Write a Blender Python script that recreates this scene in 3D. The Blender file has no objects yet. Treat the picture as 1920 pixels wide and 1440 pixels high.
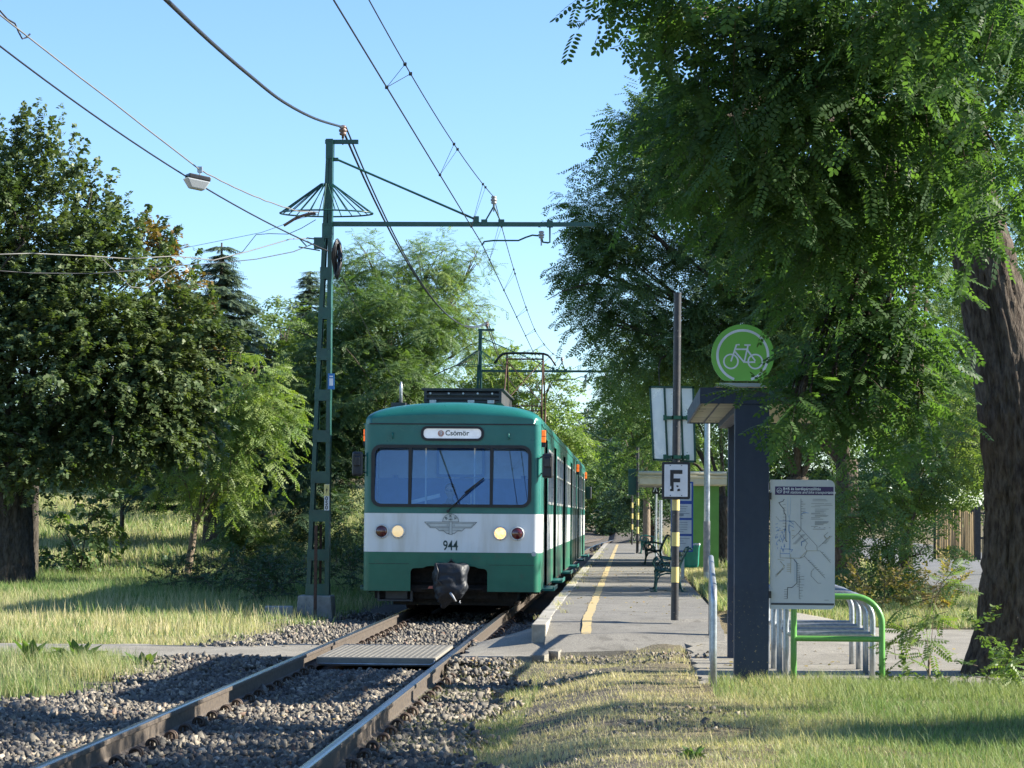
import bpy, bmesh, math, random
import numpy as np
from mathutils import Vector, Matrix, noise as mnoise

R = math.radians
rng = np.random.default_rng(11)
random.seed(7)
scene = bpy.context.scene
COL = scene.collection

# ------------------------------------------------------------------ camera
F_PX = 4600.0            # focal length in pixels of the 1920 wide photograph
EYE = Vector((0.0, 0.0, 1.45))
YAW, PITCH, ROLL = R(2.75), R(3.05), R(0.45)
CAM_ROT = (Matrix.Rotation(YAW, 4, 'Z') @ Matrix.Rotation(R(90) + PITCH, 4, 'X') @ Matrix.Rotation(ROLL, 4, 'Z'))
cam_data = bpy.data.cameras.new('camera')
cam_data.sensor_width = 36.0
cam_data.lens = F_PX / 1920.0 * 36.0
cam_data.clip_start = 0.1
cam_data.clip_end = 3000.0
cam = bpy.data.objects.new('camera', cam_data)
cam.matrix_world = Matrix.Translation(EYE) @ CAM_ROT
COL.objects.link(cam)
scene.camera = cam

def ray(px, py):
    return (CAM_ROT.to_3x3() @ Vector(((px - 960) / F_PX, -(py - 720) / F_PX, -1.0)))

def P(px, py, y):
    """world point seen at pixel (px, py) of the photograph, standing at distance y along the track"""
    d = ray(px, py)
    return EYE + d * (y / d.y)

def proj(p):
    q = CAM_ROT.to_3x3().transposed() @ (Vector(p) - EYE)
    return (960 + F_PX * q.x / -q.z, 720 - F_PX * q.y / -q.z)

# ------------------------------------------------------------------ light
SUN_EL, SUN_AZ = R(28.0), R(6.0)      # azimuth measured from +x towards +y
sun_dir = Vector((math.cos(SUN_EL) * math.cos(SUN_AZ), math.cos(SUN_EL) * math.sin(SUN_AZ), math.sin(SUN_EL)))
world = bpy.data.worlds.new("World")
scene.world = world
world.use_nodes = True
wt = world.node_tree
bg = wt.nodes['Background']
sky = wt.nodes.new('ShaderNodeTexSky')
sky.sky_type = 'NISHITA'
sky.sun_disc = False
sky.sun_elevation = SUN_EL
sky.sun_rotation = R(90) - SUN_AZ
sky.air_density = 1.0
sky.dust_density = 0.0
sky.ozone_density = 3.0
tintn = wt.nodes.new('ShaderNodeMix'); tintn.data_type = 'RGBA'; tintn.blend_type = 'MULTIPLY'; tintn.inputs[0].default_value = 1.0
tintn.inputs[7].default_value = (0.75, 0.87, 1.04, 1)
wt.links.new(sky.outputs['Color'], tintn.inputs[6])
wt.links.new(tintn.outputs[2], bg.inputs['Color'])
bg.inputs['Strength'].default_value = 0.083
sun_data = bpy.data.lights.new('sun', 'SUN')
sun_data.energy = 5.0
sun_data.angle = R(0.5)
sun_data.color = (1.0, 0.93, 0.80)
sun = bpy.data.objects.new('sun', sun_data)
sun.rotation_euler = (-sun_dir).to_track_quat('-Z', 'Y').to_euler()
sun.location = (30, 0, 40)
COL.objects.link(sun)
scene.view_settings.view_transform = 'Standard'
scene.view_settings.look = 'None'
scene.view_settings.gamma = 1.0
scene.view_settings.exposure = 1.58
scene.cycles.max_bounces = 8
scene.cycles.transparent_max_bounces = 12
scene.cycles.use_denoising = True

# ------------------------------------------------------------------ materials
def ramp_mix(nt, fac, c1, c2):
    m = nt.nodes.new('ShaderNodeMix'); m.data_type = 'RGBA'
    if hasattr(fac, 'links') or not isinstance(fac, (int, float)):
        nt.links.new(fac, m.inputs[0])
    else:
        m.inputs[0].default_value = fac
    for i, c in ((6, c1), (7, c2)):
        if isinstance(c, (tuple, list)):
            m.inputs[i].default_value = (c[0], c[1], c[2], 1)
        else:
            nt.links.new(c, m.inputs[i])
    return m.outputs[2]

def noise_fac(nt, scale, detail=4, lo=0.35, hi=0.65, rough=0.6, dist=0.0, vec=None, obj=True):
    n = nt.nodes.new('ShaderNodeTexNoise')
    n.inputs['Scale'].default_value = scale
    n.inputs['Detail'].default_value = detail
    n.inputs['Roughness'].default_value = rough
    n.inputs['Distortion'].default_value = dist
    if vec is None:
        tc = nt.nodes.new('ShaderNodeTexCoord')
        vec = tc.outputs['Object']
    nt.links.new(vec, n.inputs['Vector'])
    r = nt.nodes.new('ShaderNodeMapRange')
    r.inputs['From Min'].default_value = lo; r.inputs['From Max'].default_value = hi
    nt.links.new(n.outputs[0], r.inputs['Value'])
    return r.outputs[0], n.outputs[0]

def scaled_coord(nt, sx, sy, sz):
    tc = nt.nodes.new('ShaderNodeTexCoord'); mp = nt.nodes.new('ShaderNodeMapping')
    mp.inputs['Scale'].default_value = (sx, sy, sz)
    nt.links.new(tc.outputs['Object'], mp.inputs['Vector'])
    return mp.outputs['Vector']

def add_bump(nt, bsdf, height, strength, dist=0.01):
    b = nt.nodes.new('ShaderNodeBump')
    b.inputs['Strength'].default_value = strength
    b.inputs['Distance'].default_value = dist
    nt.links.new(height, b.inputs['Height'])
    nt.links.new(b.outputs['Normal'], bsdf.inputs['Normal'])

MATS = {}
def mat(name, col, rough=0.6, metal=0.0, col2=None, scale=4.0, lo=0.4, hi=0.65, bump=0.0, bscale=40.0, bdist=0.003,
        spec=0.5, stretch=None, coat=0.0, emit=0.0, col3=None, scale3=30.0, lo3=0.6, hi3=0.68):
    m = bpy.data.materials.new(name); m.use_nodes = True
    nt = m.node_tree; b = nt.nodes['Principled BSDF']
    b.inputs['Roughness'].default_value = rough
    b.inputs['Metallic'].default_value = metal
    b.inputs['Specular IOR Level'].default_value = spec
    b.inputs['Coat Weight'].default_value = coat
    vec = scaled_coord(nt, *stretch) if stretch else None
    src = None
    if col2 is None:
        col2 = tuple(c * 0.82 for c in col)
    f, _ = noise_fac(nt, scale, 5, lo, hi, vec=vec)
    src = ramp_mix(nt, f, col, col2)
    if col3 is not None:
        f3, _ = noise_fac(nt, scale3, 3, lo3, hi3)
        src = ramp_mix(nt, f3, src, col3)
    nt.links.new(src, b.inputs['Base Color'])
    # a little break-up of the gloss
    g, _ = noise_fac(nt, scale * 3 + 2, 3, 0.3, 0.7)
    mr = nt.nodes.new('ShaderNodeMapRange')
    mr.inputs['To Min'].default_value = max(0.02, rough * 0.85); mr.inputs['To Max'].default_value = min(1, rough * 1.15 + 0.03)
    nt.links.new(g, mr.inputs['Value']); nt.links.new(mr.outputs[0], b.inputs['Roughness'])
    if bump > 0:
        _, h = noise_fac(nt, bscale, 5, vec=vec)
        add_bump(nt, b, h, bump, bdist)
    if emit > 0:
        nt.links.new(src, b.inputs['Emission Color']); b.inputs['Emission Strength'].default_value = emit
    MATS[name] = m
    return m

def leaf_mat(name, c_dark, c_light, trans=0.35, rough=0.45, gloss=0.25, tcol=None):
    """two-sided leaf: tint attribute picks between two natural leaf colours"""
    m = bpy.data.materials.new(name); m.use_nodes = True
    nt = m.node_tree; b = nt.nodes['Principled BSDF']; out = nt.nodes['Material Output']
    at = nt.nodes.new('ShaderNodeAttribute'); at.attribute_name = 'tint'
    c = ramp_mix(nt, at.outputs['Fac'], c_dark, c_light)
    nt.links.new(c, b.inputs['Base Color'])
    b.inputs['Roughness'].default_value = rough
    b.inputs['Specular IOR Level'].default_value = gloss
    tr = nt.nodes.new('ShaderNodeBsdfTranslucent')
    hs = nt.nodes.new('ShaderNodeMix'); hs.data_type = 'RGBA'; hs.blend_type = 'MULTIPLY'; hs.inputs[0].default_value = 1
    tc = tcol or (1.5, 1.7, 0.5)
    nt.links.new(c, hs.inputs[6]); hs.inputs[7].default_value = (*tc, 1)
    nt.links.new(hs.outputs[2], tr.inputs['Color'])
    mx = nt.nodes.new('ShaderNodeMixShader'); mx.inputs[0].default_value = trans
    nt.links.new(b.outputs[0], mx.inputs[1]); nt.links.new(tr.outputs[0], mx.inputs[2])
    nt.links.new(mx.outputs[0], out.inputs['Surface'])
    MATS[name] = m
    return m

# ------------------------------------------------------------------ mesh helpers
def empty(name, loc, rz=0.0):
    o = bpy.data.objects.new(name, None); COL.objects.link(o)
    o.location = loc; o.rotation_euler = (0, 0, rz); o.empty_display_size = 0.2
    return o

def tag(o, label=None, cat=None, group=None, kind=None):
    if label: o['label'] = label
    if cat: o['category'] = cat
    if group: o['group'] = group
    if kind: o['kind'] = kind
    return o

def link_mesh(name, me, m, parent=None):
    o = bpy.data.objects.new(name, me)
    if m is not None: me.materials.append(m)
    if parent is not None: o.parent = parent
    COL.objects.link(o)
    return o

def np_mesh(name, verts, face_sets, m, parent=None, tint=None, smooth=False):
    """fast mesh from arrays; face_sets is a list of (n, k) index arrays"""
    me = bpy.data.meshes.new(name)
    verts = np.asarray(verts, dtype=np.float32).reshape(-1, 3)
    me.vertices.add(len(verts)); me.vertices.foreach_set('co', verts.ravel())
    loops = np.concatenate([np.asarray(f, dtype=np.int32).ravel() for f in face_sets])
    sizes = np.concatenate([np.full(len(f), np.asarray(f).shape[1], dtype=np.int32) for f in face_sets])
    starts = np.concatenate([[0], np.cumsum(sizes)[:-1]]).astype(np.int32)
    me.loops.add(len(loops)); me.loops.foreach_set('vertex_index', loops)
    me.polygons.add(len(sizes)); me.polygons.foreach_set('loop_start', starts)
    try: me.polygons.foreach_set('loop_total', sizes)
    except Exception: pass
    if smooth: me.polygons.foreach_set('use_smooth', np.ones(len(sizes), dtype=bool))
    me.update(calc_edges=True)
    if tint is not None:
        a = me.attributes.new('tint', 'FLOAT', 'POINT')
        a.data.foreach_set('value', np.asarray(tint, dtype=np.float32))
    return link_mesh(name, me, m, parent)

class MB:
    """collects solids and links them as one mesh"""
    def __init__(s): s.bm = bmesh.new()
    def _place(s, vs, rot, c):
        M = Matrix.Translation(Vector(c))
        if rot is not None: M = M @ (rot if isinstance(rot, Matrix) else Matrix.Rotation(rot, 4, 'Z'))
        bmesh.ops.transform(s.bm, matrix=M, verts=vs)
    def box(s, c, size, rot=None, bev=0.0):
        r = bmesh.ops.create_cube(s.bm, size=1.0); vs = r['verts']
        bmesh.ops.scale(s.bm, vec=Vector(size), verts=vs)
        if bev > 0:
            es = list({e for v in vs for e in v.link_edges})
            rb = bmesh.ops.bevel(s.bm, geom=es, offset=bev, segments=2, affect='EDGES', profile=0.6)
            vs = list({v for f in rb['faces'] for v in f.verts} | {v for v in vs if v.is_valid})
        s._place(vs, rot, c); return s
    def bx(s, x0, x1, y0, y1, z0, z1, bev=0.0):
        return s.box(((x0+x1)/2, (y0+y1)/2, (z0+z1)/2), (abs(x1-x0), abs(y1-y0), abs(z1-z0)), None, bev)
    def cyl(s, p0, p1, r0, r1=None, n=12, caps=True):
        p0 = Vector(p0); p1 = Vector(p1); r1 = r0 if r1 is None else r1
        d = p1 - p0
        M = Matrix.Translation((p0 + p1) / 2) @ d.to_track_quat('Z', 'Y').to_matrix().to_4x4()
        bmesh.ops.create_cone(s.bm, cap_ends=caps, segments=n, radius1=r0, radius2=r1, depth=d.length, matrix=M)
        return s
    def tube(s, pts, r, n=8, closed=False, flat=1.0):
        pts = [Vector(p) for p in pts]; N = len(pts)
        rs = r if isinstance(r, (list, tuple)) else [r] * N
        rings = []; up = None
        for i, p in enumerate(pts):
            if closed: t = pts[(i+1) % N] - pts[i-1]
            elif i == 0: t = pts[1] - p
            elif i == N-1: t = p - pts[i-1]
            else: t = (pts[i+1] - p).normalized() + (p - pts[i-1]).normalized()
            t.normalize()
            if up is None:
                up = Vector((0, 0, 1)) if abs(t.z) < 0.9 else Vector((0, 1, 0))
            a = up.cross(t)
            if a.length < 1e-5: a = Vector((1, 0, 0)).cross(t)
            a.normalize(); b = t.cross(a); up = b
            rings.append([s.bm.verts.new(p + (a * math.cos(2*math.pi*k/n) + b * (math.sin(2*math.pi*k/n) * flat)) * rs[i]) for k in range(n)])
        rng_ = range(N) if closed else range(N-1)
        for i in rng_:
            A, B = rings[i], rings[(i+1) % N]
            for k in range(n):
                f = s.bm.faces.new((A[k], A[(k+1) % n], B[(k+1) % n], B[k])); f.smooth = True
        if not closed:
            s.bm.faces.new(rings[0][::-1]); s.bm.faces.new(rings[-1])
        return s
    def lathe(s, prof, c=(0, 0, 0), n=24, rot=None):
        """prof: list of (radius, height) about z"""
        rings = []
        vs = []
        for r, z in prof:
            ring = [s.bm.verts.new((r*math.cos(2*math.pi*k/n), r*math.sin(2*math.pi*k/n), z)) for k in range(n)]
            rings.append(ring); vs += ring
        for A, B in zip(rings, rings[1:]):
            for k in range(n):
                f = s.bm.faces.new((A[k], A[(k+1) % n], B[(k+1) % n], B[k])); f.smooth = True
        s.bm.faces.new(rings[0][::-1]); s.bm.faces.new(rings[-1])
        s._place(vs, rot, c); return s
    def prism(s, outline, y0, y1):
        """outline in (x, z); solid between y0 and y1"""
        A = [s.bm.verts.new((x, y0, z)) for x, z in outline]
        B = [s.bm.verts.new((x, y1, z)) for x, z in outline]
        s.bm.faces.new(A); s.bm.faces.new(B[::-1]); n = len(A)
        for k in range(n): s.bm.faces.new((A[k], B[k], B[(k+1) % n], A[(k+1) % n]))
        return s
    def sweep(s, profile, path, closed_profile=True):
        """profile (u,v): u to the right, v up; path: points (right is horizontal)"""
        rings = []
        path = [Vector(p) for p in path]
        for i, p in enumerate(path):
            t = (path[min(i+1, len(path)-1)] - path[max(i-1, 0)]); t.z = 0; t.normalize()
            rt = Vector((t.y, -t.x, 0))
            rings.append([s.bm.verts.new(p + rt*u + Vector((0, 0, v))) for u, v in profile])
        n = len(profile)
        for A, B in zip(rings, rings[1:]):
            for k in range(n if closed_profile else n-1):
                s.bm.faces.new((A[k], A[(k+1) % n], B[(k+1) % n], B[k]))
        if closed_profile:
            s.bm.faces.new(rings[0]); s.bm.faces.new(rings[-1][::-1])
        return s
    def build(s, name, m, parent=None, bev=0.0, smooth=None, seg=2):
        bmesh.ops.recalc_face_normals(s.bm, faces=s.bm.faces[:])
        me = bpy.data.meshes.new(name); 
        if smooth is not None:
            for f in s.bm.faces: f.smooth = smooth
        s.bm.to_mesh(me); s.bm.free()
        o = link_mesh(name, me, m, parent)
        if bev > 0:
            md = o.modifiers.new('bevel', 'BEVEL'); md.width = bev; md.segments = seg; md.limit_method = 'ANGLE'; md.angle_limit = R(35)
            md.harden_normals = False
        return o

def rrect(cx, cz, w, h, r, n=6):
    out = []
    for (sx, sz, a0) in ((1, 1, 0), (-1, 1, 90), (-1, -1, 180), (1, -1, 270)):
        for k in range(n+1):
            a = R(a0 + 90*k/n)
            out.append((cx + sx*(w/2-r) + r*math.cos(a), cz + sz*(h/2-r) + r*math.sin(a)))
    return out

def circle(cx, cz, r, n=32, a0=0, a1=360):
    full = abs(a1-a0) >= 360
    m = n if full else n+1
    return [(cx + r*math.cos(R(a0 + (a1-a0)*k/n)), cz + r*math.sin(R(a0 + (a1-a0)*k/n))) for k in range(m)]

def plate(name, outline, holes, y, thick, m, parent=None, bev=0.0):
    """upright flat plate in the x-z plane whose camera side is at y, with holes"""
    cu = bpy.data.curves.new('plate_curve', 'CURVE'); cu.dimensions = '2D'; cu.fill_mode = 'BOTH'; cu.extrude = thick/2
    for ol in [outline] + list(holes):
        sp = cu.splines.new('POLY'); sp.points.add(len(ol)-1)
        for i, (a, b) in enumerate(ol): sp.points[i].co = (a, b, 0, 1)
        sp.use_cyclic_u = True
    tmp = bpy.data.objects.new('tmp', cu)
    me = bpy.data.meshes.new_from_object(tmp); bpy.data.objects.remove(tmp); bpy.data.curves.remove(cu)
    me.name = name
    me.transform(Matrix.Translation((0, y + thick/2, 0)) @ Matrix.Rotation(R(90), 4, 'X'))
    me.materials.clear()
    o = link_mesh(name, me, m, parent)
    return o

def plates(name, shapes, y, thick, m, parent=None):
    """several outlines (with optional holes) joined into one mesh"""
    bm = bmesh.new()
    for sh in shapes:
        ol, holes = (sh if isinstance(sh, tuple) and isinstance(sh[0], list) else (sh, []))
        o = plate('x', ol, holes, y, thick, None, None)
        bm.from_mesh(o.data); me = o.data; bpy.data.objects.remove(o); bpy.data.meshes.remove(me)
    me = bpy.data.meshes.new(name); bm.to_mesh(me); bm.free()
    return link_mesh(name, me, m, parent)

def text(name, body, x, z, y, size, m, parent=None, ext=0.001, align='CENTER', sx=1.0, bold=0.0, rot=0.0, shear=0.0, link=True):
    cu = bpy.data.curves.new('txt', 'FONT'); cu.body = body; cu.size = size; cu.extrude = ext
    cu.align_x = align; cu.align_y = 'CENTER'; cu.offset = bold; cu.shear = shear; cu.resolution_u = 4
    tmp = bpy.data.objects.new('tmp', cu)
    me = bpy.data.meshes.new_from_object(tmp); bpy.data.objects.remove(tmp); bpy.data.curves.remove(cu)
    me.name = name
    me.transform(Matrix.Translation((x, y, z)) @ Matrix.Rotation(R(90), 4, 'X') @ Matrix.Rotation(rot, 4, 'Z') @ Matrix.Diagonal((sx, 1, 1, 1)))
    me.materials.clear()
    if not link: return me
    return link_mesh(name, me, m, parent)

def strip2d(pts, w):
    """outline of a flat line of width w through 2-D points"""
    L, Rr = [], []
    for i, p in enumerate(pts):
        a = pts[max(i-1, 0)]; b = pts[min(i+1, len(pts)-1)]
        dx, dy = b[0]-a[0], b[1]-a[1]; l = math.hypot(dx, dy) or 1
        nx, ny = -dy/l*w/2, dx/l*w/2
        L.append((p[0]+nx, p[1]+ny)); Rr.append((p[0]-nx, p[1]-ny))
    return L + Rr[::-1]

def copy_thing(o, label=None, group=None):
    c = o.copy(); COL.objects.link(c)
    for ch in list(o.children):
        d = ch.copy(); COL.objects.link(d); d.parent = c
        for g in list(ch.children):
            e = g.copy(); COL.objects.link(e); e.parent = d
    if label: c['label'] = label
    if group: c['group'] = group
    return c

def segs(pts, w):
    """one thin rectangle per segment of a polyline"""
    out = []
    for a, b in zip(pts, pts[1:]):
        dx, dy = b[0]-a[0], b[1]-a[1]; l = math.hypot(dx, dy) or 1; ux, uy = dx/l*w*0.3, dy/l*w*0.3
        out.append(strip2d([(a[0]-ux, a[1]-uy), (b[0]+ux, b[1]+uy)], w))
    return out

def smoothstep(a, b, x):
    t = np.clip((x - a) / (b - a), 0, 1); return t*t*(3-2*t)

def fbm2(x, y, s=1.0, seed=0.0, oct=3):
    """cheap smooth value noise for arrays (sum of rotated sines)"""
    x = np.asarray(x, float); y = np.asarray(y, float); v = np.zeros(np.broadcast(x, y).shape); a = 1.0; t = 0.0
    for k in range(oct):
        an = 0.7 + 1.9*k + seed; c, q = math.cos(an), math.sin(an); f = s * (2.03**k)
        u = (x*c + y*q)*f; w = (-x*q + y*c)*f
        v += a*(np.sin(u + 1.7*np.sin(w*0.8 + seed)) * np.cos(w*1.1 + 1.3*np.sin(u*0.7 + 2*seed))); t += a; a *= 0.5
    return v/t

# ------------------------------------------------------------------ terrain shape
TRK = -2.6
def track_x(y):
    return TRK + np.maximum(0, np.asarray(y, float) - 95)**2 * 0.00035

def ground_h(x, y):
    x = np.asarray(x, float); y = np.asarray(y, float)
    tx = track_x(y)
    d = x - tx
    h = np.zeros(np.broadcast(x, y).shape)
    # ballast bed
    bed = smoothstep(2.6, 1.3, np.abs(d))
    h = h - 0.10*smoothstep(-0.8, -1.5, x)*(1-bed)
    h = h*(1-bed) + (-0.215)*bed
    h = h - 0.06*smoothstep(-1.2, -2.4, d)*smoothstep(-5.5, -3, d)
    # firm ground around the crossing next to the right rail
    w = smoothstep(-1.95, -1.75, x)*smoothstep(0.3, -0.3, x)*smoothstep(23.4, 24.9, y)*(1-smoothstep(26.3, 27.5, y)*(x > -0.95))*smoothstep(29.4, 28.4, y)
    h = h*(1-w) + (-0.07)*w
    w = smoothstep(-3.4, -3.55, x)*smoothstep(-9.6, -9.0, x)*smoothstep(23.9, 25.2, y)*smoothstep(29.2, 28.0, y)
    h = h*(1-w) + (-0.10)*w
    # platform side made ground beyond the ramp
    up = smoothstep(25.3, 28.6, y)*smoothstep(-1.2, -0.9, x)*smoothstep(3.6, 1.7, x)
    h = h + 0.22*up
    # left bank rising behind the first trees
    lb = smoothstep(-4.5, -9.0, x)
    h = h + lb*np.clip((y - 50)*0.056, 0, 3.6)*smoothstep(50, 58, y)
    h = h + 0.035*fbm2(x, y, 0.9, 1.0)*(1-bed)*smoothstep(0, 1, np.abs(x-TRK)-1.5)
    h = h + 1.6*smoothstep(-12, -45, x)*smoothstep(25, 60, y)
    h = h + 2.5*smoothstep(150, 240, y)
    return h
# ================================================================== THE SETTING
M_GREEN_DK = mat('green_paint_dark', (0.012, 0.075, 0.055), 0.35, col2=(0.008, 0.05, 0.04), scale=3, col3=(0.05, 0.05, 0.035), scale3=9, lo3=0.66, hi3=0.72)
M_GALV = mat('galvanised', (0.42, 0.45, 0.48), 0.38, 0.75, col2=(0.30, 0.33, 0.36), scale=25, bump=0.15, bscale=30)
M_BLACK = mat('black_paint', (0.012, 0.012, 0.014), 0.4, col2=(0.03, 0.03, 0.03), scale=9)
M_CONC = mat('concrete', (0.30, 0.29, 0.26), 0.9, col2=(0.20, 0.19, 0.17), scale=5, bump=0.5, bscale=60, col3=(0.10, 0.10, 0.09), scale3=18, lo3=0.6, hi3=0.75)
M_RUST = mat('rusty_steel', (0.09, 0.045, 0.028), 0.75, 0.2, col2=(0.045, 0.028, 0.02), scale=14, bump=0.4, bscale=90)
M_WHITE = mat('white_paint', (0.72, 0.73, 0.74), 0.4, col2=(0.60, 0.60, 0.59), scale=3)

# ---- ground sheet
def build_ground():
    xs = np.concatenate([[-700, -400, -200, -120, -80], np.linspace(-60, -12, 41), np.linspace(-11.6, 9, 140), np.linspace(9.5, 40, 42), [50, 80, 120, 200, 400, 700]])
    ys = np.concatenate([[-60, -20, -5, 2], np.linspace(6, 12, 9), np.linspace(12.2, 45, 190), np.linspace(45.6, 110, 110), np.linspace(112, 260, 60), [300, 400, 700, 1400]])
    X, Y = np.meshgrid(xs, ys)
    Z = ground_h(X, Y)
    fine = 0.018*fbm2(X, Y, 5.0, 2.0) * (np.abs(X) < 14) * (Y < 60)
    Z = Z + fine
    # keep the soil below the paved sheets
    pav = paved_mask(X, Y)
    Z = Z - 0.07*pav
    V = np.stack([X, Y, Z], -1).reshape(-1, 3)
    nx, ny = len(xs), len(ys)
    idx = np.arange(nx*ny).reshape(ny, nx)
    F = np.stack([idx[:-1, :-1], idx[:-1, 1:], idx[1:, 1:], idx[1:, :-1]], -1).reshape(-1, 4)
    m = bpy.data.materials.new('soil_and_turf'); m.use_nodes = True
    nt = m.node_tree; b = nt.nodes['Principled BSDF']; b.inputs['Roughness'].default_value = 0.95; b.inputs['Specular IOR Level'].default_value = 0.1
    f1, _ = noise_fac(nt, 0.45, 6, 0.4, 0.6)
    f2, _ = noise_fac(nt, 7.0, 6, 0.4, 0.62)
    f3, n3 = noise_fac(nt, 40.0, 4, 0.42, 0.6)
    c = ramp_mix(nt, f1, (0.075, 0.085, 0.03), (0.17, 0.135, 0.065))
    c = ramp_mix(nt, f2, c, (0.15, 0.125, 0.09))
    c = ramp_mix(nt, f3, c, (0.20, 0.17, 0.105))
    at = nt.nodes.new('ShaderNodeAttribute'); at.attribute_name = 'tint'
    g = ramp_mix(nt, f3, (0.085, 0.078, 0.07), (0.16, 0.145, 0.12))
    c = ramp_mix(nt, at.outputs['Fac'], c, g)
    nt.links.new(c, b.inputs['Base Color'])
    add_bump(nt, b, n3, 0.8, 0.03)
    tr = smoothstep(3.6, 2.2, np.abs(X - track_x(Y)) ) + smoothstep(3.0, 2.0, np.abs(X + 5.0))*smoothstep(25.2, 24.0, Y)
    o = np_mesh('ground', V, [F], m, None, tint=np.clip(tr, 0, 1).ravel(), smooth=True)
    tag(o, 'soil and dry turf around the railway stop', kind='structure')
    return o

# paved areas: polygon tests --------------------------------------------------
def edge_near(x):      # near border of the asphalt
    return np.where(x < 0.62, np.interp(x, [-1.75, -1.2, -0.6, 0.0, 0.62], [24.9, 25.1, 25.9, 26.9, 27.1]) + 0.12*np.sin(x*9), 21.15)
def paved_mask(X, Y):
    a = (X > -1.72) & (X < 0.62) & (Y > edge_near(X)+0.1) & (Y < 28.6)
    b = (X > 0.62) & (X < 7.0) & (Y > 21.3) & (Y < 32.6)
    c = (X > -0.95) & (X < 1.15) & (Y > 27) & (Y < 106)
    d = (X > -9.3) & (X < -3.5) & (Y > 25.45) & (Y < 27.6)
    e = (X > 5.6+(Y-46)*0.06) & (X < 12+(Y-46)*0.03) & (Y > 45) & (Y < 150)
    return (a | b | c | d | e).astype(float)

def asphalt_mat(name, c1, c2, crack=True):
    crack = False
    m = bpy.data.materials.new(name); m.use_nodes = True
    nt = m.node_tree; b = nt.nodes['Principled BSDF']; b.inputs['Roughness'].default_value = 0.85; b.inputs['Specular IOR Level'].default_value = 0.3
    f1, _ = noise_fac(nt, 1.3, 6, 0.38, 0.64)
    f2, n2 = noise_fac(nt, 90, 3, 0.4, 0.62)
    f3, _ = noise_fac(nt, 6, 5, 0.56, 0.66)
    c = ramp_mix(nt, f1, c1, c2)
    c = ramp_mix(nt, f3, c, tuple(0.80*v for v in c1))
    sp = ramp_mix(nt, f2, (0.72, 0.72, 0.72), (1.25, 1.25, 1.22))
    mm = nt.nodes.new('ShaderNodeMix'); mm.data_type = 'RGBA'; mm.blend_type = 'MULTIPLY'; mm.inputs[0].default_value = 1
    nt.links.new(c, mm.inputs[6]); nt.links.new(sp, mm.inputs[7])
    c = mm.outputs[2]
    if crack:
        v = nt.nodes.new('ShaderNodeTexVoronoi'); v.feature = 'DISTANCE_TO_EDGE'; v.inputs['Scale'].default_value = 0.55
        tc = nt.nodes.new('ShaderNodeTexCoord'); n = nt.nodes.new('ShaderNodeTexNoise'); n.inputs['Scale'].default_value = 2.2; n.inputs['Detail'].default_value = 6
        nt.links.new(tc.outputs['Object'], n.inputs['Vector'])
        va = nt.nodes.new('ShaderNodeVectorMath'); va.operation = 'ADD'
        nt.links.new(tc.outputs['Object'], va.inputs[0]); nt.links.new(n.outputs['Color'], va.inputs[1])
        nt.links.new(va.outputs[0], v.inputs['Vector'])
        mr = nt.nodes.new('ShaderNodeMapRange'); mr.inputs['From Min'].default_value = 0.004; mr.inputs['From Max'].default_value = 0.012
        nt.links.new(v.outputs['Distance'], mr.inputs['Value'])
        c = ramp_mix(nt, mr.outputs[0], (0.035, 0.033, 0.03), c)
    nt.links.new(c, b.inputs['Base Color'])
    add_bump(nt, b, n2, 0.6, 0.006)
    return m
M_ASPH = asphalt_mat('asphalt_worn', (0.170, 0.160, 0.140), (0.215, 0.203, 0.178))
M_ASPH_PALE = asphalt_mat('asphalt_pale', (0.215, 0.198, 0.165), (0.275, 0.255, 0.215), crack=True)
M_ROAD = asphalt_mat('asphalt_road', (0.15, 0.15, 0.15), (0.20, 0.20, 0.195), crack=False)

def sheet(name, m, xs, ys, hfun, keep, label, jitter=0.0, skirt=0.12):
    X, Y = np.meshgrid(xs, ys); Z = hfun(X, Y)
    V = np.stack([X, Y, Z], -1)
    bm = bmesh.new(); nx, ny = len(xs), len(ys)
    K = keep(X, Y)
    vv = {}
    def gv(j, i):
        if (j, i) not in vv: vv[(j, i)] = bm.verts.new(V[j, i])
        return vv[(j, i)]
    for j in range(ny-1):
        for i in range(nx-1):
            if K[j, i] and K[j+1, i] and K[j, i+1] and K[j+1, i+1]:
                bm.faces.new((gv(j, i), gv(j, i+1), gv(j+1, i+1), gv(j+1, i)))
    # ragged edge and a skirt so that the sheet has thickness
    be = [e for e in bm.edges if e.is_boundary]
    bvs = {v for e in be for v in e.verts}
    for v in bvs:
        v.co.x += random.uniform(-jitter, jitter); v.co.y += random.uniform(-jitter, jitter)*1.5
    r = bmesh.ops.extrude_edge_only(bm, edges=be)
    for v in [g for g in r['geom'] if isinstance(g, bmesh.types.BMVert)]: v.co.z -= skirt
    for f in bm.faces: f.smooth = False
    me = bpy.data.meshes.new(name); bm.to_mesh(me); bm.free()
    o = link_mesh(name, me, m); tag(o, label, kind='structure'); return o

def pave_h(X, Y):
    up = smoothstep(25.3, 28.6, Y)
    near = 0.0
    left = -0.262*up*(1 - np.clip((X+1.72)/0.75, 0, 1))*(X < -0.9) - 0.01
    return near + 0.262*up*smoothstep(3.6, 1.6, X) + left + 0.006*fbm2(X, Y, 2.1, 3.0)

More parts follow.
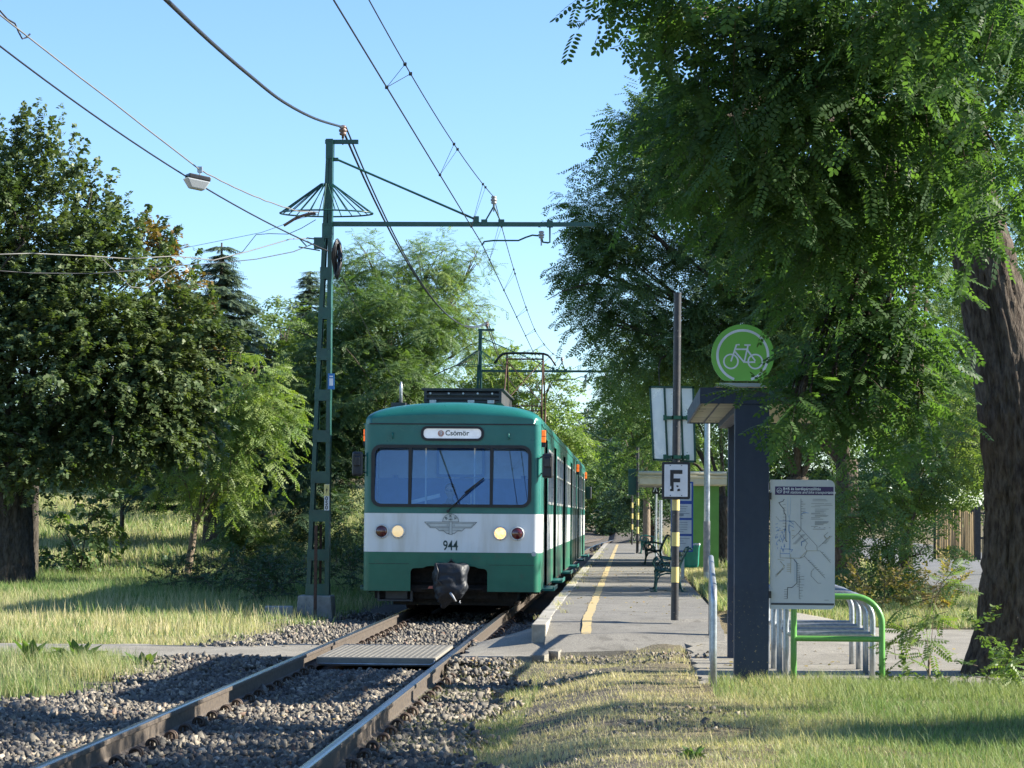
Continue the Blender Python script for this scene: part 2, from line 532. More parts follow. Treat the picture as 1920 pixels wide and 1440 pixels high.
build_ground()
sheet('pavement', M_ASPH_PALE, np.linspace(-1.72, 7.0, 60), np.linspace(21.1, 32.6, 70), pave_h,
      lambda X, Y: (((X > 0.6) & (Y > 21.0)) | ((Y > edge_near(X)) & (Y < 28.6))) & ~((X < 1.3) & (X > -0.95) & (Y > 27.3)) & ~((X < -0.9) & (Y > 27.8)) & ~((Y > 28.4) & (X < 0.9)) , 'pale worn asphalt apron at the end of the platform', 0.05)
sheet('footpath', M_ASPH_PALE, np.linspace(-9.4, -3.42, 30), np.linspace(25.3, 27.75, 12), lambda X, Y: -0.030 - 0.02*smoothstep(-3.5, -5.0, X) + 0.01*fbm2(X, Y, 1.5),
      lambda X, Y: X > -99, 'asphalt footpath that reaches the track from the left', 0.06)
sheet('road', M_ROAD, np.linspace(5.4, 16, 24), np.linspace(45, 160, 50), lambda X, Y: 0.035 + 0.01*fbm2(X, Y, .2) + 0*X + np.maximum(0, ground_h(X, Y)) ,
      lambda X, Y: (X > 5.6+(Y-46)*0.06) & (X < 12+(Y-46)*0.05), 'asphalt side road behind the bushes', 0.03)

# ---- platform slab with kerb stones and the yellow line
def plat_x0(y): return -1.05 + (track_x(y) - TRK)
def build_platform():
    ys = [25.95, 26.6, 27.2, 27.8, 28.5, 30, 35, 40, 50, 60, 70, 80, 88, 95, 101, 104]
    mb = MB()
    def top(y): return 0.0 + 0.155*float(np.clip((y-25.95)/0.65, 0, 1)) + 0.115*float(smoothstep(26.6, 28.6, np.array(y)))
    rings = []
    for y in ys:
        x0 = float(plat_x0(y)) + 0.16; x1 = 1.05 + float(track_x(y) - TRK)
        t = top(y)
        rings.append([mb.bm.verts.new((x0, y, t)), mb.bm.verts.new((x1, y+0.6*(y < 28), t+0.01+(0.03 if y < 27 else 0))), mb.bm.verts.new((x1, y+0.6*(y < 28), t-0.5)), mb.bm.verts.new((x0, y, t-0.5))])
    for A, B in zip(rings, rings[1:]):
        for k in range(4): mb.bm.faces.new((A[k], A[(k+1) % 4], B[(k+1) % 4], B[k]))
    mb.bm.faces.new(rings[0]); mb.bm.faces.new(rings[-1])
    o = mb.build('platform', M_ASPH); tag(o, 'low asphalt railway platform beside the track', kind='structure')
    # kerb: one row of worn concrete edge stones
    kb = MB(); y = 26.55
    M_KERB = mat('kerb_concrete', (0.36, 0.34, 0.29), 0.9, col2=(0.24, 0.22, 0.18), scale=6, bump=0.6, bscale=35, bdist=0.01)
    while y < 103:
        L = 0.98
        x = float(plat_x0(y)) + 0.08 + random.uniform(-0.008, 0.008)
        kb.box((x, y+L/2, 0.06+random.uniform(-0.004, 0.004)), (0.155, L, 0.43), random.uniform(-0.006, 0.006), bev=0.012)
        y += 1.0
    o = kb.build('platform_kerb', M_KERB); tag(o, 'worn concrete edge stones of the platform', kind='structure')
    # yellow line
    my = bpy.data.materials.new('yellow_line_paint'); my.use_nodes = True
    nt = my.node_tree; b = nt.nodes['Principled BSDF']; b.inputs['Roughness'].default_value = 0.7
    f, _ = noise_fac(nt, 9, 6, 0.52, 0.66); f2, _ = noise_fac(nt, 60, 4, 0.5, 0.62)
    c = ramp_mix(nt, f, (0.50, 0.37, 0.15), (0.34, 0.28, 0.15)); c = ramp_mix(nt, f2, c, (0.30, 0.27, 0.2)); nt.links.new(c, b.inputs['Base Color'])
    ml = MB(); prev = None
    yy = np.concatenate([np.linspace(26.75, 40, 60), np.linspace(40.5, 100, 60)])
    for y in yy:
        cx = -0.467 + float(track_x(y)-TRK) + 0.006*math.sin(y*1.7); w = 0.052 + 0.004*math.sin(y*7.0)
        t = top(y) + 0.004 + 0.01*((cx+0.89)/1.94)
        cur = (ml.bm.verts.new((cx-w, y, t)), ml.bm.verts.new((cx+w, y, t)))
        if prev: ml.bm.faces.new((prev[0], prev[1], cur[1], cur[0]))
        prev = cur
    o = ml.build('platform_line', my); tag(o, 'worn yellow safety line painted along the platform', kind='structure')
build_platform()

# ---- rails
M_RAIL = bpy.data.materials.new('rail_steel'); M_RAIL.use_nodes = True
def _rail_mat():
    nt = M_RAIL.node_tree; b = nt.nodes['Principled BSDF']
    tc = nt.nodes.new('ShaderNodeTexCoord'); sp = nt.nodes.new('ShaderNodeSeparateXYZ'); nt.links.new(tc.outputs['Object'], sp.inputs[0])
    gt = nt.nodes.new('ShaderNodeMath'); gt.operation = 'GREATER_THAN'; gt.inputs[1].default_value = -0.006; nt.links.new(sp.outputs['Z'], gt.inputs[0])
    f, n = noise_fac(nt, 30, 5, 0.4, 0.6)
    rust = ramp_mix(nt, f, (0.095, 0.074, 0.055), (0.05, 0.04, 0.033))
    c = ramp_mix(nt, gt.outputs[0], rust, (0.55, 0.55, 0.57)); nt.links.new(c, b.inputs['Base Color'])
    mr = nt.nodes.new('ShaderNodeMapRange'); mr.inputs['To Min'].default_value = 0.75; mr.inputs['To Max'].default_value = 0.22
    nt.links.new(gt.outputs[0], mr.inputs['Value']); nt.links.new(mr.outputs[0], b.inputs['Roughness'])
    nt.links.new(gt.outputs[0], b.inputs['Metallic'])
_rail_mat()
prof = [(-0.075, -0.172), (0.075, -0.172), (0.075, -0.162), (0.02, -0.148), (0.008, -0.135), (0.008, -0.05), (0.035, -0.036), (0.036, -0.012), (0.030, -0.003), (0.012, 0.0),
        (-0.012, 0.0), (-0.030, -0.003), (-0.036, -0.012), (-0.035, -0.036), (-0.008, -0.05), (-0.008, -0.135), (-0.02, -0.148), (-0.075, -0.162)]
for side, lab in ((-1, 'worn steel rail on the left side of the track'), (1, 'worn steel rail on the side nearer the platform')):
    ys = list(np.arange(9, 95, 2.0)) + list(np.arange(95, 215, 3.0))
    mb = MB(); mb.sweep(prof, [(float(track_x(y)) + side*0.7535, y, 0) for y in ys])
    o = mb.build('rail', M_RAIL); tag(o, lab, 'rail', 'rails of the railway track')

# ---- sleepers with rail fastenings
M_SLEEP = mat('sleeper_concrete', (0.25, 0.22, 0.17), 0.9, col2=(0.15, 0.13, 0.10), scale=7, bump=0.6, bscale=50, bdist=0.006)
M_CLIP = mat('fastening_iron', (0.10, 0.065, 0.045), 0.65, 0.3, col2=(0.055, 0.04, 0.03), scale=40, bump=0.3, bscale=90)
sl = empty('sleeper', (TRK, 14.3, 0))
mb = MB()
mb.prism([(-1.28, -0.40), (1.28, -0.40), (1.26, -0.192), (-1.26, -0.192)], -0.12, 0.12)
mb.build('beam', M_SLEEP, sl, bev=0.012)
def fastening():
    mb = MB()
    mb.box((0, 0, -0.181), (0.15, 0.17, 0.022))
    mb.box((0.0, 0, -0.162), (0.05, 0.07, 0.03))
    for dy in (-0.032, 0.032):
        pts = [(-0.045 + 0.0*k, dy, 0) for k in range(0)]
        for k in range(11):
            a = R(200 - k*25)
            pts.append((0.0 + 0.036*math.cos(a), dy + 0.004*k/10, -0.135 + 0.036*math.sin(a)))
        mb.tube(pts, 0.0095, 6)
    mb.cyl((0.0, 0, -0.16), (0.0, 0, -0.105), 0.011, n=8); mb.cyl((0, 0, -0.115), (0, 0, -0.098), 0.019, n=6)
    return mb
fm = fastening().build('rail_clip', M_CLIP, sl)
first = True
for rx in (-0.7535, 0.7535):
    for s in (-1, 1):
        o = fm if first else fm.copy()
        if not first: COL.objects.link(o); o.parent = sl
        first = False
        o.location = (rx + s*0.125, 0, 0); o.rotation_euler = (0, 0, 0 if s > 0 else math.pi)
tag(sl, 'weathered concrete sleeper with iron rail clips bedded in the ballast', 'sleeper', 'sleepers of the railway track')
y = 14.3
while y < 39.5:
    y += 0.6
    if 25.2 < y < 27.9: continue
    c = copy_thing(sl); c.location = (TRK + random.uniform(-0.01, 0.01), y, random.uniform(-0.004, 0.004)); c.rotation_euler = (0, 0, random.uniform(-0.006, 0.006))

# ---- ballast
def icosa():
    t = (1+5**.5)/2
    v = np.array([(-1, t, 0), (1, t, 0), (-1, -t, 0), (1, -t, 0), (0, -1, t), (0, 1, t), (0, -1, -t), (0, 1, -t), (t, 0, -1), (t, 0, 1), (-t, 0, -1), (-t, 0, 1)])/math.sqrt(1+t*t)
    f = np.array([(0, 11, 5), (0, 5, 1), (0, 1, 7), (0, 7, 10), (0, 10, 11), (1, 5, 9), (5, 11, 4), (11, 10, 2), (10, 7, 6), (7, 1, 8), (3, 9, 4), (3, 4, 2), (3, 2, 6), (3, 6, 8), (3, 8, 9), (4, 9, 5), (2, 4, 11), (6, 2, 10), (8, 6, 7), (9, 8, 1)])
    return v, f
def rand_rot(n):
    q = rng.normal(size=(n, 4)); q /= np.linalg.norm(q, axis=1, keepdims=True)
    w, x, y, z = q.T
    return np.stack([np.stack([1-2*(y*y+z*z), 2*(x*y-z*w), 2*(x*z+y*w)], -1), np.stack([2*(x*y+z*w), 1-2*(x*x+z*z), 2*(y*z-x*w)], -1), np.stack([2*(x*z-y*w), 2*(y*z+x*w), 1-2*(x*x+y*y)], -1)], 1)
CUBE_V = np.array([(-1, -1, -1), (1, -1, -1), (1, 1, -1), (-1, 1, -1), (-1, -1, 1), (1, -1, 1), (1, 1, 1), (-1, 1, 1)])*0.72
CUBE_F = np.array([(0, 2, 1), (0, 3, 2), (4, 5, 6), (4, 6, 7), (0, 1, 5), (0, 5, 4), (1, 2, 6), (1, 6, 5), (2, 3, 7), (2, 7, 6), (3, 0, 4), (3, 4, 7)])
def stones(name, label, X, Y, Z, S, m):
    """crushed stones: angular blocks with randomly displaced corners"""
    n = len(X); f = CUBE_F
    base = CUBE_V[None]*(1 + rng.uniform(-0.55, 0.35, size=(n, 8, 1))) + rng.normal(0, 0.16, size=(n, 8, 3))
    base = base*(np.stack([rng.uniform(.85, 1.4, n), rng.uniform(.55, 1.0, n), rng.uniform(.4, .8, n)], -1)[:, None])
    Rm = rand_rot(n)
    V = np.einsum('nij,nvj->nvi', Rm, base)*S[:, None, None] + np.stack([X, Y, Z], -1)[:, None]
    F = (f[None] + (np.arange(n)*8)[:, None, None]).reshape(-1, 3)
    return tag(np_mesh(name, V.reshape(-1, 3), [F], m, tint=np.repeat(rng.random(n), 8)), label, kind='stuff')
M_STONE = bpy.data.materials.new('ballast_stone'); M_STONE.use_nodes = True
def _stone():
    nt = M_STONE.node_tree; b = nt.nodes['Principled BSDF']; b.inputs['Roughness'].default_value = 0.85
    at = nt.nodes.new('ShaderNodeAttribute'); at.attribute_name = 'tint'
    cr = nt.nodes.new('ShaderNodeValToRGB'); nt.links.new(at.outputs['Fac'], cr.inputs[0])
    e = cr.color_ramp.elements; e[0].position = 0; e[0].color = (0.095, 0.085, 0.078, 1); e[1].position = 1.0; e[1].color = (0.15, 0.085, 0.06, 1)
    for p, c in ((0.35, (0.12, 0.112, 0.10)), (0.65, (0.17, 0.155, 0.13)), (0.88, (0.25, 0.22, 0.175)), (0.95, (0.42, 0.37, 0.30))):
        k = cr.color_ramp.elements.new(p); k.color = (*c, 1)
    f, n = noise_fac(nt, 35, 4, 0.4, 0.65)
    mm = nt.nodes.new('ShaderNodeMix'); mm.data_type = 'RGBA'; mm.blend_type = 'MULTIPLY'; mm.inputs[0].default_value = 1
    v = ramp_mix(nt, f, (0.75, 0.75, 0.75), (1.15, 1.12, 1.05)); nt.links.new(cr.outputs[0], mm.inputs[6]); nt.links.new(v, mm.inputs[7])
    nt.links.new(mm.outputs[2], b.inputs['Base Color']); add_bump(nt, b, n, 0.5, 0.01)
_stone()
def ballast():
    def scatter(n, x0, x1, y0, y1): return rng.uniform(x0, x1, n), rng.uniform(y0, y1, n)
    parts = [scatter(115000, -7.2, -0.6, 12.8, 25.4), scatter(17000, -5.2, -1.3, 27.3, 36), scatter(2600, -5.0, -1.3, 36, 40), scatter(2500, -7.2, -4.0, 23.5, 25.6), scatter(4500, -3.4, -1.75, 24.0, 25.4)]
    X = np.concatenate([p[0] for p in parts]); Y = np.concatenate([p[1] for p in parts])
    d = X - TRK
    keep = np.ones(len(X), bool)
    # thin out towards the edges
    edgeL = -4.9 - 0.9*fbm2(Y, 0*Y, 0.6, 4.0) - 1.2*smoothstep(21.5, 17.5, Y)
    keep &= rng.random(len(X)) < smoothstep(-0.35, 0.35, X - edgeL)
    edgeR = -1.25 + 0.35*fbm2(Y*1.3, 0*Y, 0.9, 9.0) + 0.4*smoothstep(15.5, 14.2, Y)
    keep &= rng.random(len(X)) < smoothstep(0.35, -0.25, X - edgeR)
    keep &= ~((np.abs(d) < 0.8) & (Y > 25.15) & (Y < 27.95))
    keep &= ~((np.abs(np.abs(d)-0.7535) < 0.055))
    slp = (np.abs(((Y - 14.3 + 0.3) % 0.6) - 0.3) < 0.11) & (np.abs(d) < 1.25)
    nearclip = slp & (np.abs(np.abs(d)-0.7535) < 0.21)
    keep &= ~nearclip
    keep &= ~(slp & (rng.random(len(X)) < 0.45))
    keep &= ~((X > -1.7) & (Y > 25.2 + np.clip(X+1.2, 0, 1)*1.2) & (Y < 28.6))
    X, Y, d, slp = X[keep], Y[keep], d[keep], slp[keep]
    S = rng.uniform(0.011, 0.036, len(X)) * np.where(rng.random(len(X)) < 0.06, 1.35, 1.0)
    Z = ground_h(X, Y) + 0.018*fbm2(X, Y, 5.0, 2.0) + S*0.35 + rng.uniform(0, 0.05, len(X))
    Z = np.where(slp, -0.185 + S*0.25, Z)
    stones('ballast_gravel', 'crushed grey and tan ballast stones around the rails', X, Y, Z, S, M_STONE)
    # scattered stones on the dirt beyond and on the lawn edge
    n = 2600
    X = rng.uniform(-1.3, 0.9, n); Y = rng.uniform(14, 26, n)
    k = fbm2(X, Y, 1.1, 5.0) > 0.12; X, Y = X[k], Y[k]
    S = rng.uniform(0.008, 0.028, len(X)); Z = ground_h(X, Y) + S*0.3
    stones('loose_gravel', 'small loose stones lying in the dry grass right of the track', X, Y, Z, S, M_STONE)
ballast()

# ---- rubber crossing mat between the rails
cm = empty('crossing_panel', (TRK, 26.6, 0))
M_RUB = mat('crossing_rubber', (0.19, 0.18, 0.155), 0.85, col2=(0.24, 0.225, 0.19), scale=6, bump=0.3, bscale=80)
mb = MB(); mb.box((0, 0, -0.075), (1.24, 2.5, 0.09), bev=0.012)
for k in range(20):
    for j in range(26): mb.box((-0.57+k*0.06, -1.17+j*0.0935, -0.029), (0.034, 0.05, 0.006))
mb.build('slab', M_RUB, cm)
mb = MB(); mb.tube([(-0.60, -1.28, -0.10), (0.56, -1.28, -0.10), (0.60, -1.27, -0.085), (0.60, -1.24, -0.05)], 0.009, 6); mb.build('edge_rod', M_GALV, cm)
tag(cm, 'studded grey rubber crossing mat laid between the rails', 'crossing mat')
# ================================================================== THE TRAIN
M_TG = mat('train_green', (0.018, 0.150, 0.130), 0.3, col2=(0.014, 0.125, 0.105), scale=1.6, col3=(0.010, 0.135, 0.10), scale3=2.3, lo3=0.55, hi3=0.8, coat=0.12, spec=0.35)
M_TG2 = mat('train_green_lower', (0.008, 0.125, 0.07), 0.4, col2=(0.008, 0.10, 0.055), scale=2.0, coat=0.1, col3=(0.06, 0.085, 0.055), scale3=3.2, lo3=0.60, hi3=0.80)
M_TW = mat('train_white', (0.68, 0.69, 0.68), 0.35, col2=(0.50, 0.48, 0.42), scale=1.2, lo=0.46, hi=0.78, stretch=(3, 3, 0.45), coat=0.2, col3=(0.42, 0.38, 0.31), scale3=5, lo3=0.68, hi3=0.84)
M_RUBBER = mat('window_rubber', (0.012, 0.013, 0.016), 0.45)
M_DARK = mat('underframe_black', (0.014, 0.013, 0.013), 0.85, col2=(0.03, 0.025, 0.02), scale=8)
M_ROOFGREY = mat('roof_dark', (0.03, 0.034, 0.04), 0.6, col2=(0.05, 0.05, 0.05), scale=4)
M_DOOR = mat('door_steel', (0.36, 0.34, 0.27), 0.22, 0.75, col2=(0.25, 0.24, 0.19), scale=3, stretch=(1, 6, 0.5), bump=0.25, bscale=5, bdist=0.02)
M_ORANGE = mat('orange_lamp', (0.9, 0.16, 0.02), 0.3, emit=0.35)
M_REDL = mat('red_lens', (0.10, 0.008, 0.006), 0.12, col2=(0.06, 0.006, 0.006), coat=1.0)
M_LAMP_L = mat('lamp_lens_dim', (0.85, 0.62, 0.32), 0.2, col2=(0.8, 0.6, 0.33), scale=25, emit=0.25)
M_LAMP_R = mat('lamp_lens_lit', (1.0, 0.72, 0.34), 0.2, col2=(1.0, 0.5, 0.16), scale=25, emit=0.5)
M_CHROME = mat('lamp_ring', (0.62, 0.62, 0.60), 0.3, 0.3)
M_CAB_HI = mat('cab_wall_upper', (0.92, 0.92, 0.96), 0.6)
M_CAB_LO = mat('cab_wall_lower', (0.14, 0.27, 0.60), 0.6)
M_CABPANE = mat('cab_door_pane', (0.80, 0.92, 1.0), 0.4)
M_SKIN = mat('skin', (0.68, 0.46, 0.36), 0.55)
M_SHIRT = mat('navy_shirt', (0.01, 0.016, 0.04), 0.8)

def glass_mat(name, tint=(0.75, 0.85, 1.0), refl=1.0, rough=0.0, gcol=(1, 1, 1)):
    m = bpy.data.materials.new(name); m.use_nodes = True
    nt = m.node_tree; out = nt.nodes['Material Output']; nt.nodes.remove(nt.nodes['Principled BSDF'])
    tr = nt.nodes.new('ShaderNodeBsdfTransparent'); tr.inputs[0].default_value = (*tint, 1)
    gl = nt.nodes.new('ShaderNodeBsdfGlossy'); gl.inputs['Roughness'].default_value = rough; gl.inputs['Color'].default_value = (*gcol, 1)
    fr = nt.nodes.new('ShaderNodeFresnel'); fr.inputs[0].default_value = 1.5
    mu = nt.nodes.new('ShaderNodeMath'); mu.operation = 'MULTIPLY'; mu.inputs[1].default_value = refl; mu.use_clamp = True
    nt.links.new(fr.outputs[0], mu.inputs[0])
    mx = nt.nodes.new('ShaderNodeMixShader'); nt.links.new(mu.outputs[0], mx.inputs[0])
    nt.links.new(tr.outputs[0], mx.inputs[1]); nt.links.new(gl.outputs[0], mx.inputs[2]); nt.links.new(mx.outputs[0], out.inputs['Surface'])
    return m
M_GLASS = glass_mat('windscreen_glass', (0.80, 0.92, 1.0), 2.8, gcol=(0.78, 0.88, 1.0))
M_SGLASS = mat('side_window_glass', (0.012, 0.016, 0.02), 0.05, 0.0, spec=1.0)

YF = 36.0
HW = 1.305
def body_section(s=1.0, n=14):
    """roof outline from right eave to left eave, x-z"""
    pts = []
    for k in range(n*2+1):
        t = k/(n*2); u = math.cos(math.pi*t)           # 1..-1
        x = HW*u
        # flat crowned roof with rounded shoulders
        sh = (1-abs(u)**9)**(1/3.2)*0.20
        z = 2.77 + s*(sh + 0.15*(1-u*u))
        pts.append((x, z))
    return pts

def build_car(Yf, L, front, label, name='railcar'):
    root = empty(name, (TRK, Yf, 0))
    tag(root, label, 'railcar', 'coupled cars of the train')
    # --- sides: bands with window holes. layout differs per side only by mirror
    doors = [(1.3, 2.9), (6.0, 7.6), (12.2, 13.8), (18.2, 19.8)] if front else [(1.6, 3.2), (8.0, 9.6)]
    wins = []
    e = 0.45 if front else 0.3
    marks = [0.55] + [v for d in doors for v in d] + [L-0.4]
    for a, b in zip(marks[0::2], marks[1::2]):
        n = max(1, int((b-a-0.3)//1.25)) if b-a > 1.0 else 0
        for k in range(n):
            w = (b-a-0.25)/n
            wins.append((a+0.125+w*k+0.11, a+0.125+w*(k+1)-0.11))
    for s in (1, -1):
        def side_plate(nm, z0, z1, m, holes=(), cuts=doors):
            marks2 = [0.12] + [v for d in cuts for v in d] + [L]
            for a, b in zip(marks2[0::2], marks2[1::2]):
                mb = MB()
                hs = [h for h in holes if a <= h[0] and h[1] <= b]
                x0, x1 = s*(HW-0.035), s*HW
                if not hs: mb.bx(x0, x1, a, b, z0, z1); mb.build(nm, m, root); continue
                w0, w1 = 1.62, 2.50
                mb.bx(x0, x1, a, b, z0, w0); mb.bx(x0, x1, a, b, w1, z1)
                pa = a
                for h in hs: mb.bx(x0, x1, pa, h[0], w0, w1); pa = h[1]
                mb.bx(x0, x1, pa, b, w0, w1)
                mb.build(nm, m, root)
        side_plate('lower_side_panel', 0.34, 0.89, M_TG2)
        side_plate('white_side_band', 0.89, 1.46, M_TW)
        side_plate('upper_side_panel', 1.46, 2.62, M_TG, wins)
        mb = MB(); mb.bx(s*(HW-0.035), s*(HW+0.004), 0.12, L, 2.62, 2.78); mb.bx(s*(HW), s*(HW+0.018), 0.12, L, 2.755, 2.785); mb.build('eaves_band', M_TG, root)
        for a, b in wins:
            mb = MB()
            x0, x1 = s*(HW-0.02), s*(HW+0.012)
            for (p, q, z0, z1) in ((a, b, 1.62, 1.66), (a, b, 2.46, 2.50), (a, a+0.04, 1.66, 2.46), (b-0.04, b, 1.66, 2.46), (a+0.04, b-0.04, 2.12, 2.15)): mb.bx(x0, x1, p, q, z0, z1)
            f = mb.build('side_window', M_CHROME if s > 0 else M_RUBBER, root)
            mb = MB(); mb.bx(s*(HW-0.022), s*(HW-0.014), a+0.02, b-0.02, 1.64, 2.48); mb.build('pane', M_SGLASS, f)
        for a, b in doors:
            mb = MB(); n = 4; w = (b-a)/n
            for k in range(n):
                off = 0.012 if k % 2 else 0.0
                mb.bx(s*(HW-0.07), s*(HW-0.03-off), a+k*w+0.008, a+(k+1)*w-0.008, 0.40, 2.60)
            d = mb.build('folding_door', M_DOOR, root, bev=0.006)
            mb = MB()
            for k in range(n): mb.bx(s*(HW-0.03), s*(HW-0.024), a+k*w+0.06, a+(k+1)*w-0.06, 1.35, 2.42)
            mb.build('door_pane', M_SGLASS, d)
            mb = MB(); mb.bx(s*(HW-0.05), s*(HW+0.002), a-0.02, a, 0.34, 2.62); mb.bx(s*(HW-0.05), s*(HW+0.002), b, b+0.02, 0.34, 2.62)
            mb.bx(s*(HW-0.1), s*(HW+0.17), a-0.05, b+0.05, 0.30, 0.335); mb.bx(s*(HW+0.15), s*(HW+0.17), a-0.05, b+0.05, 0.335, 0.36)
            mb.build('door_step', M_TG, root)
    # --- roof
    stations = [(0.0, 0.42), (0.03, 0.60), (0.09, 0.78), (0.18, 0.90), (0.32, 0.97), (0.55, 1.0), (L-0.05, 1.0)] if front else [(0.0, 0.9), (0.1, 1.0), (L-0.3, 1.0), (L-0.05, 0.9)]
    mb = MB(); rings = []
    for y, sc in stations:
        ins = 0.0
        pts = body_section(sc)
        if front and y < 0.12: pts = [(max(-HW+0.11-y, min(HW-0.11+y, x)), z) for x, z in pts]
        rings.append([mb.bm.verts.new((x, y, z)) for x, z in pts])
    for A, B in zip(rings, rings[1:]):
        for k in range(len(A)-1):
            f = mb.bm.faces.new((A[k], A[k+1], B[k+1], B[k])); f.smooth = True
    bot0 = [mb.bm.verts.new((v.co.x, v.co.y, 2.775)) for v in rings[0]]
    for k in range(len(bot0)-1): mb.bm.faces.new((rings[0][k+1], rings[0][k], bot0[k], bot0[k+1]))
    mb.bm.faces.new(rings[-1])
    bmesh.ops.remove_doubles(mb.bm, verts=mb.bm.verts[:], dist=0.0005)
    mb.build('roof', M_TG, root)
    mb = MB(); mb.bx(-HW+0.06, HW-0.06, L-0.05, L-0.01, 0.34, 2.78); mb.build('end_wall', M_TG, root)
    if not front: 
        mb = MB(); mb.bx(-HW+0.02, HW-0.02, 0.0, 0.1, 0.34, 2.78); mb.build('end_wall', M_TG, root)
    mb = MB(); mb.bx(-HW+0.08, HW-0.08, 0.2 if front else 0.1, L-0.1, 0.30, 0.40); mb.build('floor', M_DARK, root)
    mb = MB(); mb.bx(-0.95, 0.95, 0.5, L-0.5, 0.16, 0.30)
    for y in np.arange(5.5, L-5, 2.4): mb.bx(-1.1, 1.1, y, y+1.6, 0.12, 0.30)
    mb.bx(-1.15, -0.62, 0.25, 0.65, 0.20, 0.30) if front else None
    mb.build('underframe', M_DARK, root)
    for yb in ((2.6, L-3.2) if L > 14 else (2.2, L-2.4)):
        mb = MB()
        for s in (-1, 1):
            mb.prism([(0, 0)]*0 or [(s*0.86, 0.28), (s*0.98, 0.28), (s*0.98, 0.44), (s*0.86, 0.44)], yb-1.3, yb+1.3)
            for dy in (-0.95, 0.95): mb.box((s*0.95, yb+dy, 0.34), (0.18, 0.28, 0.30))
        mb.bx(-0.9, 0.9, yb-0.3, yb+0.3, 0.3, 0.45)
        bg_ = mb.build('bogie', M_DARK, root)
        for dy in (-0.95, 0.95):
            mb = MB()
            for s in (-1, 1):
                mb.cyl((s*0.69, yb+dy, 0.38), (s*0.79, yb+dy, 0.38), 0.375, n=32); mb.cyl((s*0.665, yb+dy, 0.38), (s*0.69, yb+dy, 0.38), 0.395, n=32)
            mb.cyl((-0.69, yb+dy, 0.38), (0.69, yb+dy, 0.38), 0.06, n=12)
            mb.build('wheelset', M_RUST, bg_)
    # orange side lamps
    for s in (1, -1):
        for (y0) in ((0.13,) if front else (0.15, L-0.35)):
            mb = MB(); mb.bx(s*(HW), s*(HW+(0.06 if s > 0 else 0.03)), y0+0.05, y0+0.16, 2.52, 2.70); l = mb.build('side_lamp', M_ORANGE, root, bev=0.01)
            mb = MB(); mb.bx(s*(HW), s*(HW+(0.063 if s > 0 else 0.033)), y0+0.047, y0+0.163, 2.45, 2.52); mb.bx(s*(HW), s*(HW+(0.062 if s > 0 else 0.032)), y0+0.048, y0+0.162, 2.605, 2.615); mb.build('lamp_base', M_RUBBER, l)
    return root

L1, L2 = 23.6, 11.6
car = build_car(YF, L1, True, 'front green and white railcar with lit headlights standing at the platform')

# ---- front face
corner = []
def front_band(nm, z0, z1, m, holes=(), outline=None):
    ol = outline or [(-HW+0.10, z0), (HW-0.10, z0), (HW-0.10, z1), (-HW+0.10, z1)]
    plate(nm, ol, holes, 0.0, 0.03, m, car)
lower = [(-HW+0.10, 0.32), (-0.60, 0.32), (-0.60, 0.60), (-0.585, 0.64), (-0.55, 0.655), (-0.42, 0.66), (-0.36, 0.685), (-0.30, 0.69), (0.28, 0.69), (0.34, 0.685), (0.40, 0.66), (0.49, 0.652), (0.52, 0.63), (0.53, 0.60), (0.53, 0.32), (HW-0.10, 0.32), (HW-0.10, 0.89), (-HW+0.10, 0.89)]
front_band('lower_front_panel', 0.32, 0.89, M_TG2, outline=lower)
front_band('white_front_band', 0.892, 1.46, M_TW)
win = rrect(-0.012, 2.01, 2.34, 0.90, 0.13)
dest = rrect(0.0, 2.636, 0.91, 0.195, 0.085)
front_band('upper_front_panel', 1.462, 2.773, M_TG, holes=[win, dest])
for s in (1, -1):
    for nm, z0, z1, m in (('lower_corner_panel', 0.32, 0.89, M_TG2), ('white_corner_band', 0.892, 1.46, M_TW), ('upper_corner_panel', 1.462, 2.773, M_TG)):
        mb = MB(); prev = None
        for k in range(9):
            a = R(90*k/8)
            x = s*(HW-0.10 + 0.10*math.sin(a)); y = 0.12 - 0.12*math.cos(a)
            cur = (mb.bm.verts.new((x, y, z0)), mb.bm.verts.new((x, y, z1)))
            if prev: f = mb.bm.faces.new((prev[0], cur[0], cur[1], prev[1])); f.smooth = True
            prev = cur
        o = mb.build(nm, m, car)
mb = MB(); mb.bx(-HW+0.08, HW-0.08, -0.012, 0.01, 2.765, 2.783); mb.build('rain_strip', M_RUBBER, car)
mb = MB(); mb.bx(-HW+0.09, -0.62, -0.004, 0.0, 0.716, 0.722); mb.build('panel_seam', M_RUBBER, car)
mb = MB(); mb.bx(0.55, HW-0.09, -0.004, 0.0, 0.708, 0.714); mb.build('panel_seam', M_RUBBER, car)
# windscreen
frame_o = rrect(-0.012, 2.01, 2.36, 0.915, 0.14); frame_i = rrect(-0.012, 2.01, 2.26, 0.825, 0.10)
wf = plate('windscreen', frame_o, [frame_i], -0.025, 0.05, M_RUBBER, car)
mb = MB(); mb.bx(-0.645, -0.598, -0.022, 0.02, 1.59, 2.43); mb.bx(0.556, 0.602, -0.022, 0.02, 1.59, 2.43); mb.build('mullion', M_RUBBER, wf)
wg = plate('windscreen_glass', rrect(0, 0, 2.27, 0.855, 0.11), [], 0.0, 0.006, M_GLASS, wf)
wg.location = (-0.012, 0.05, 2.01); wg.rotation_euler = (R(-7), 0, 0)
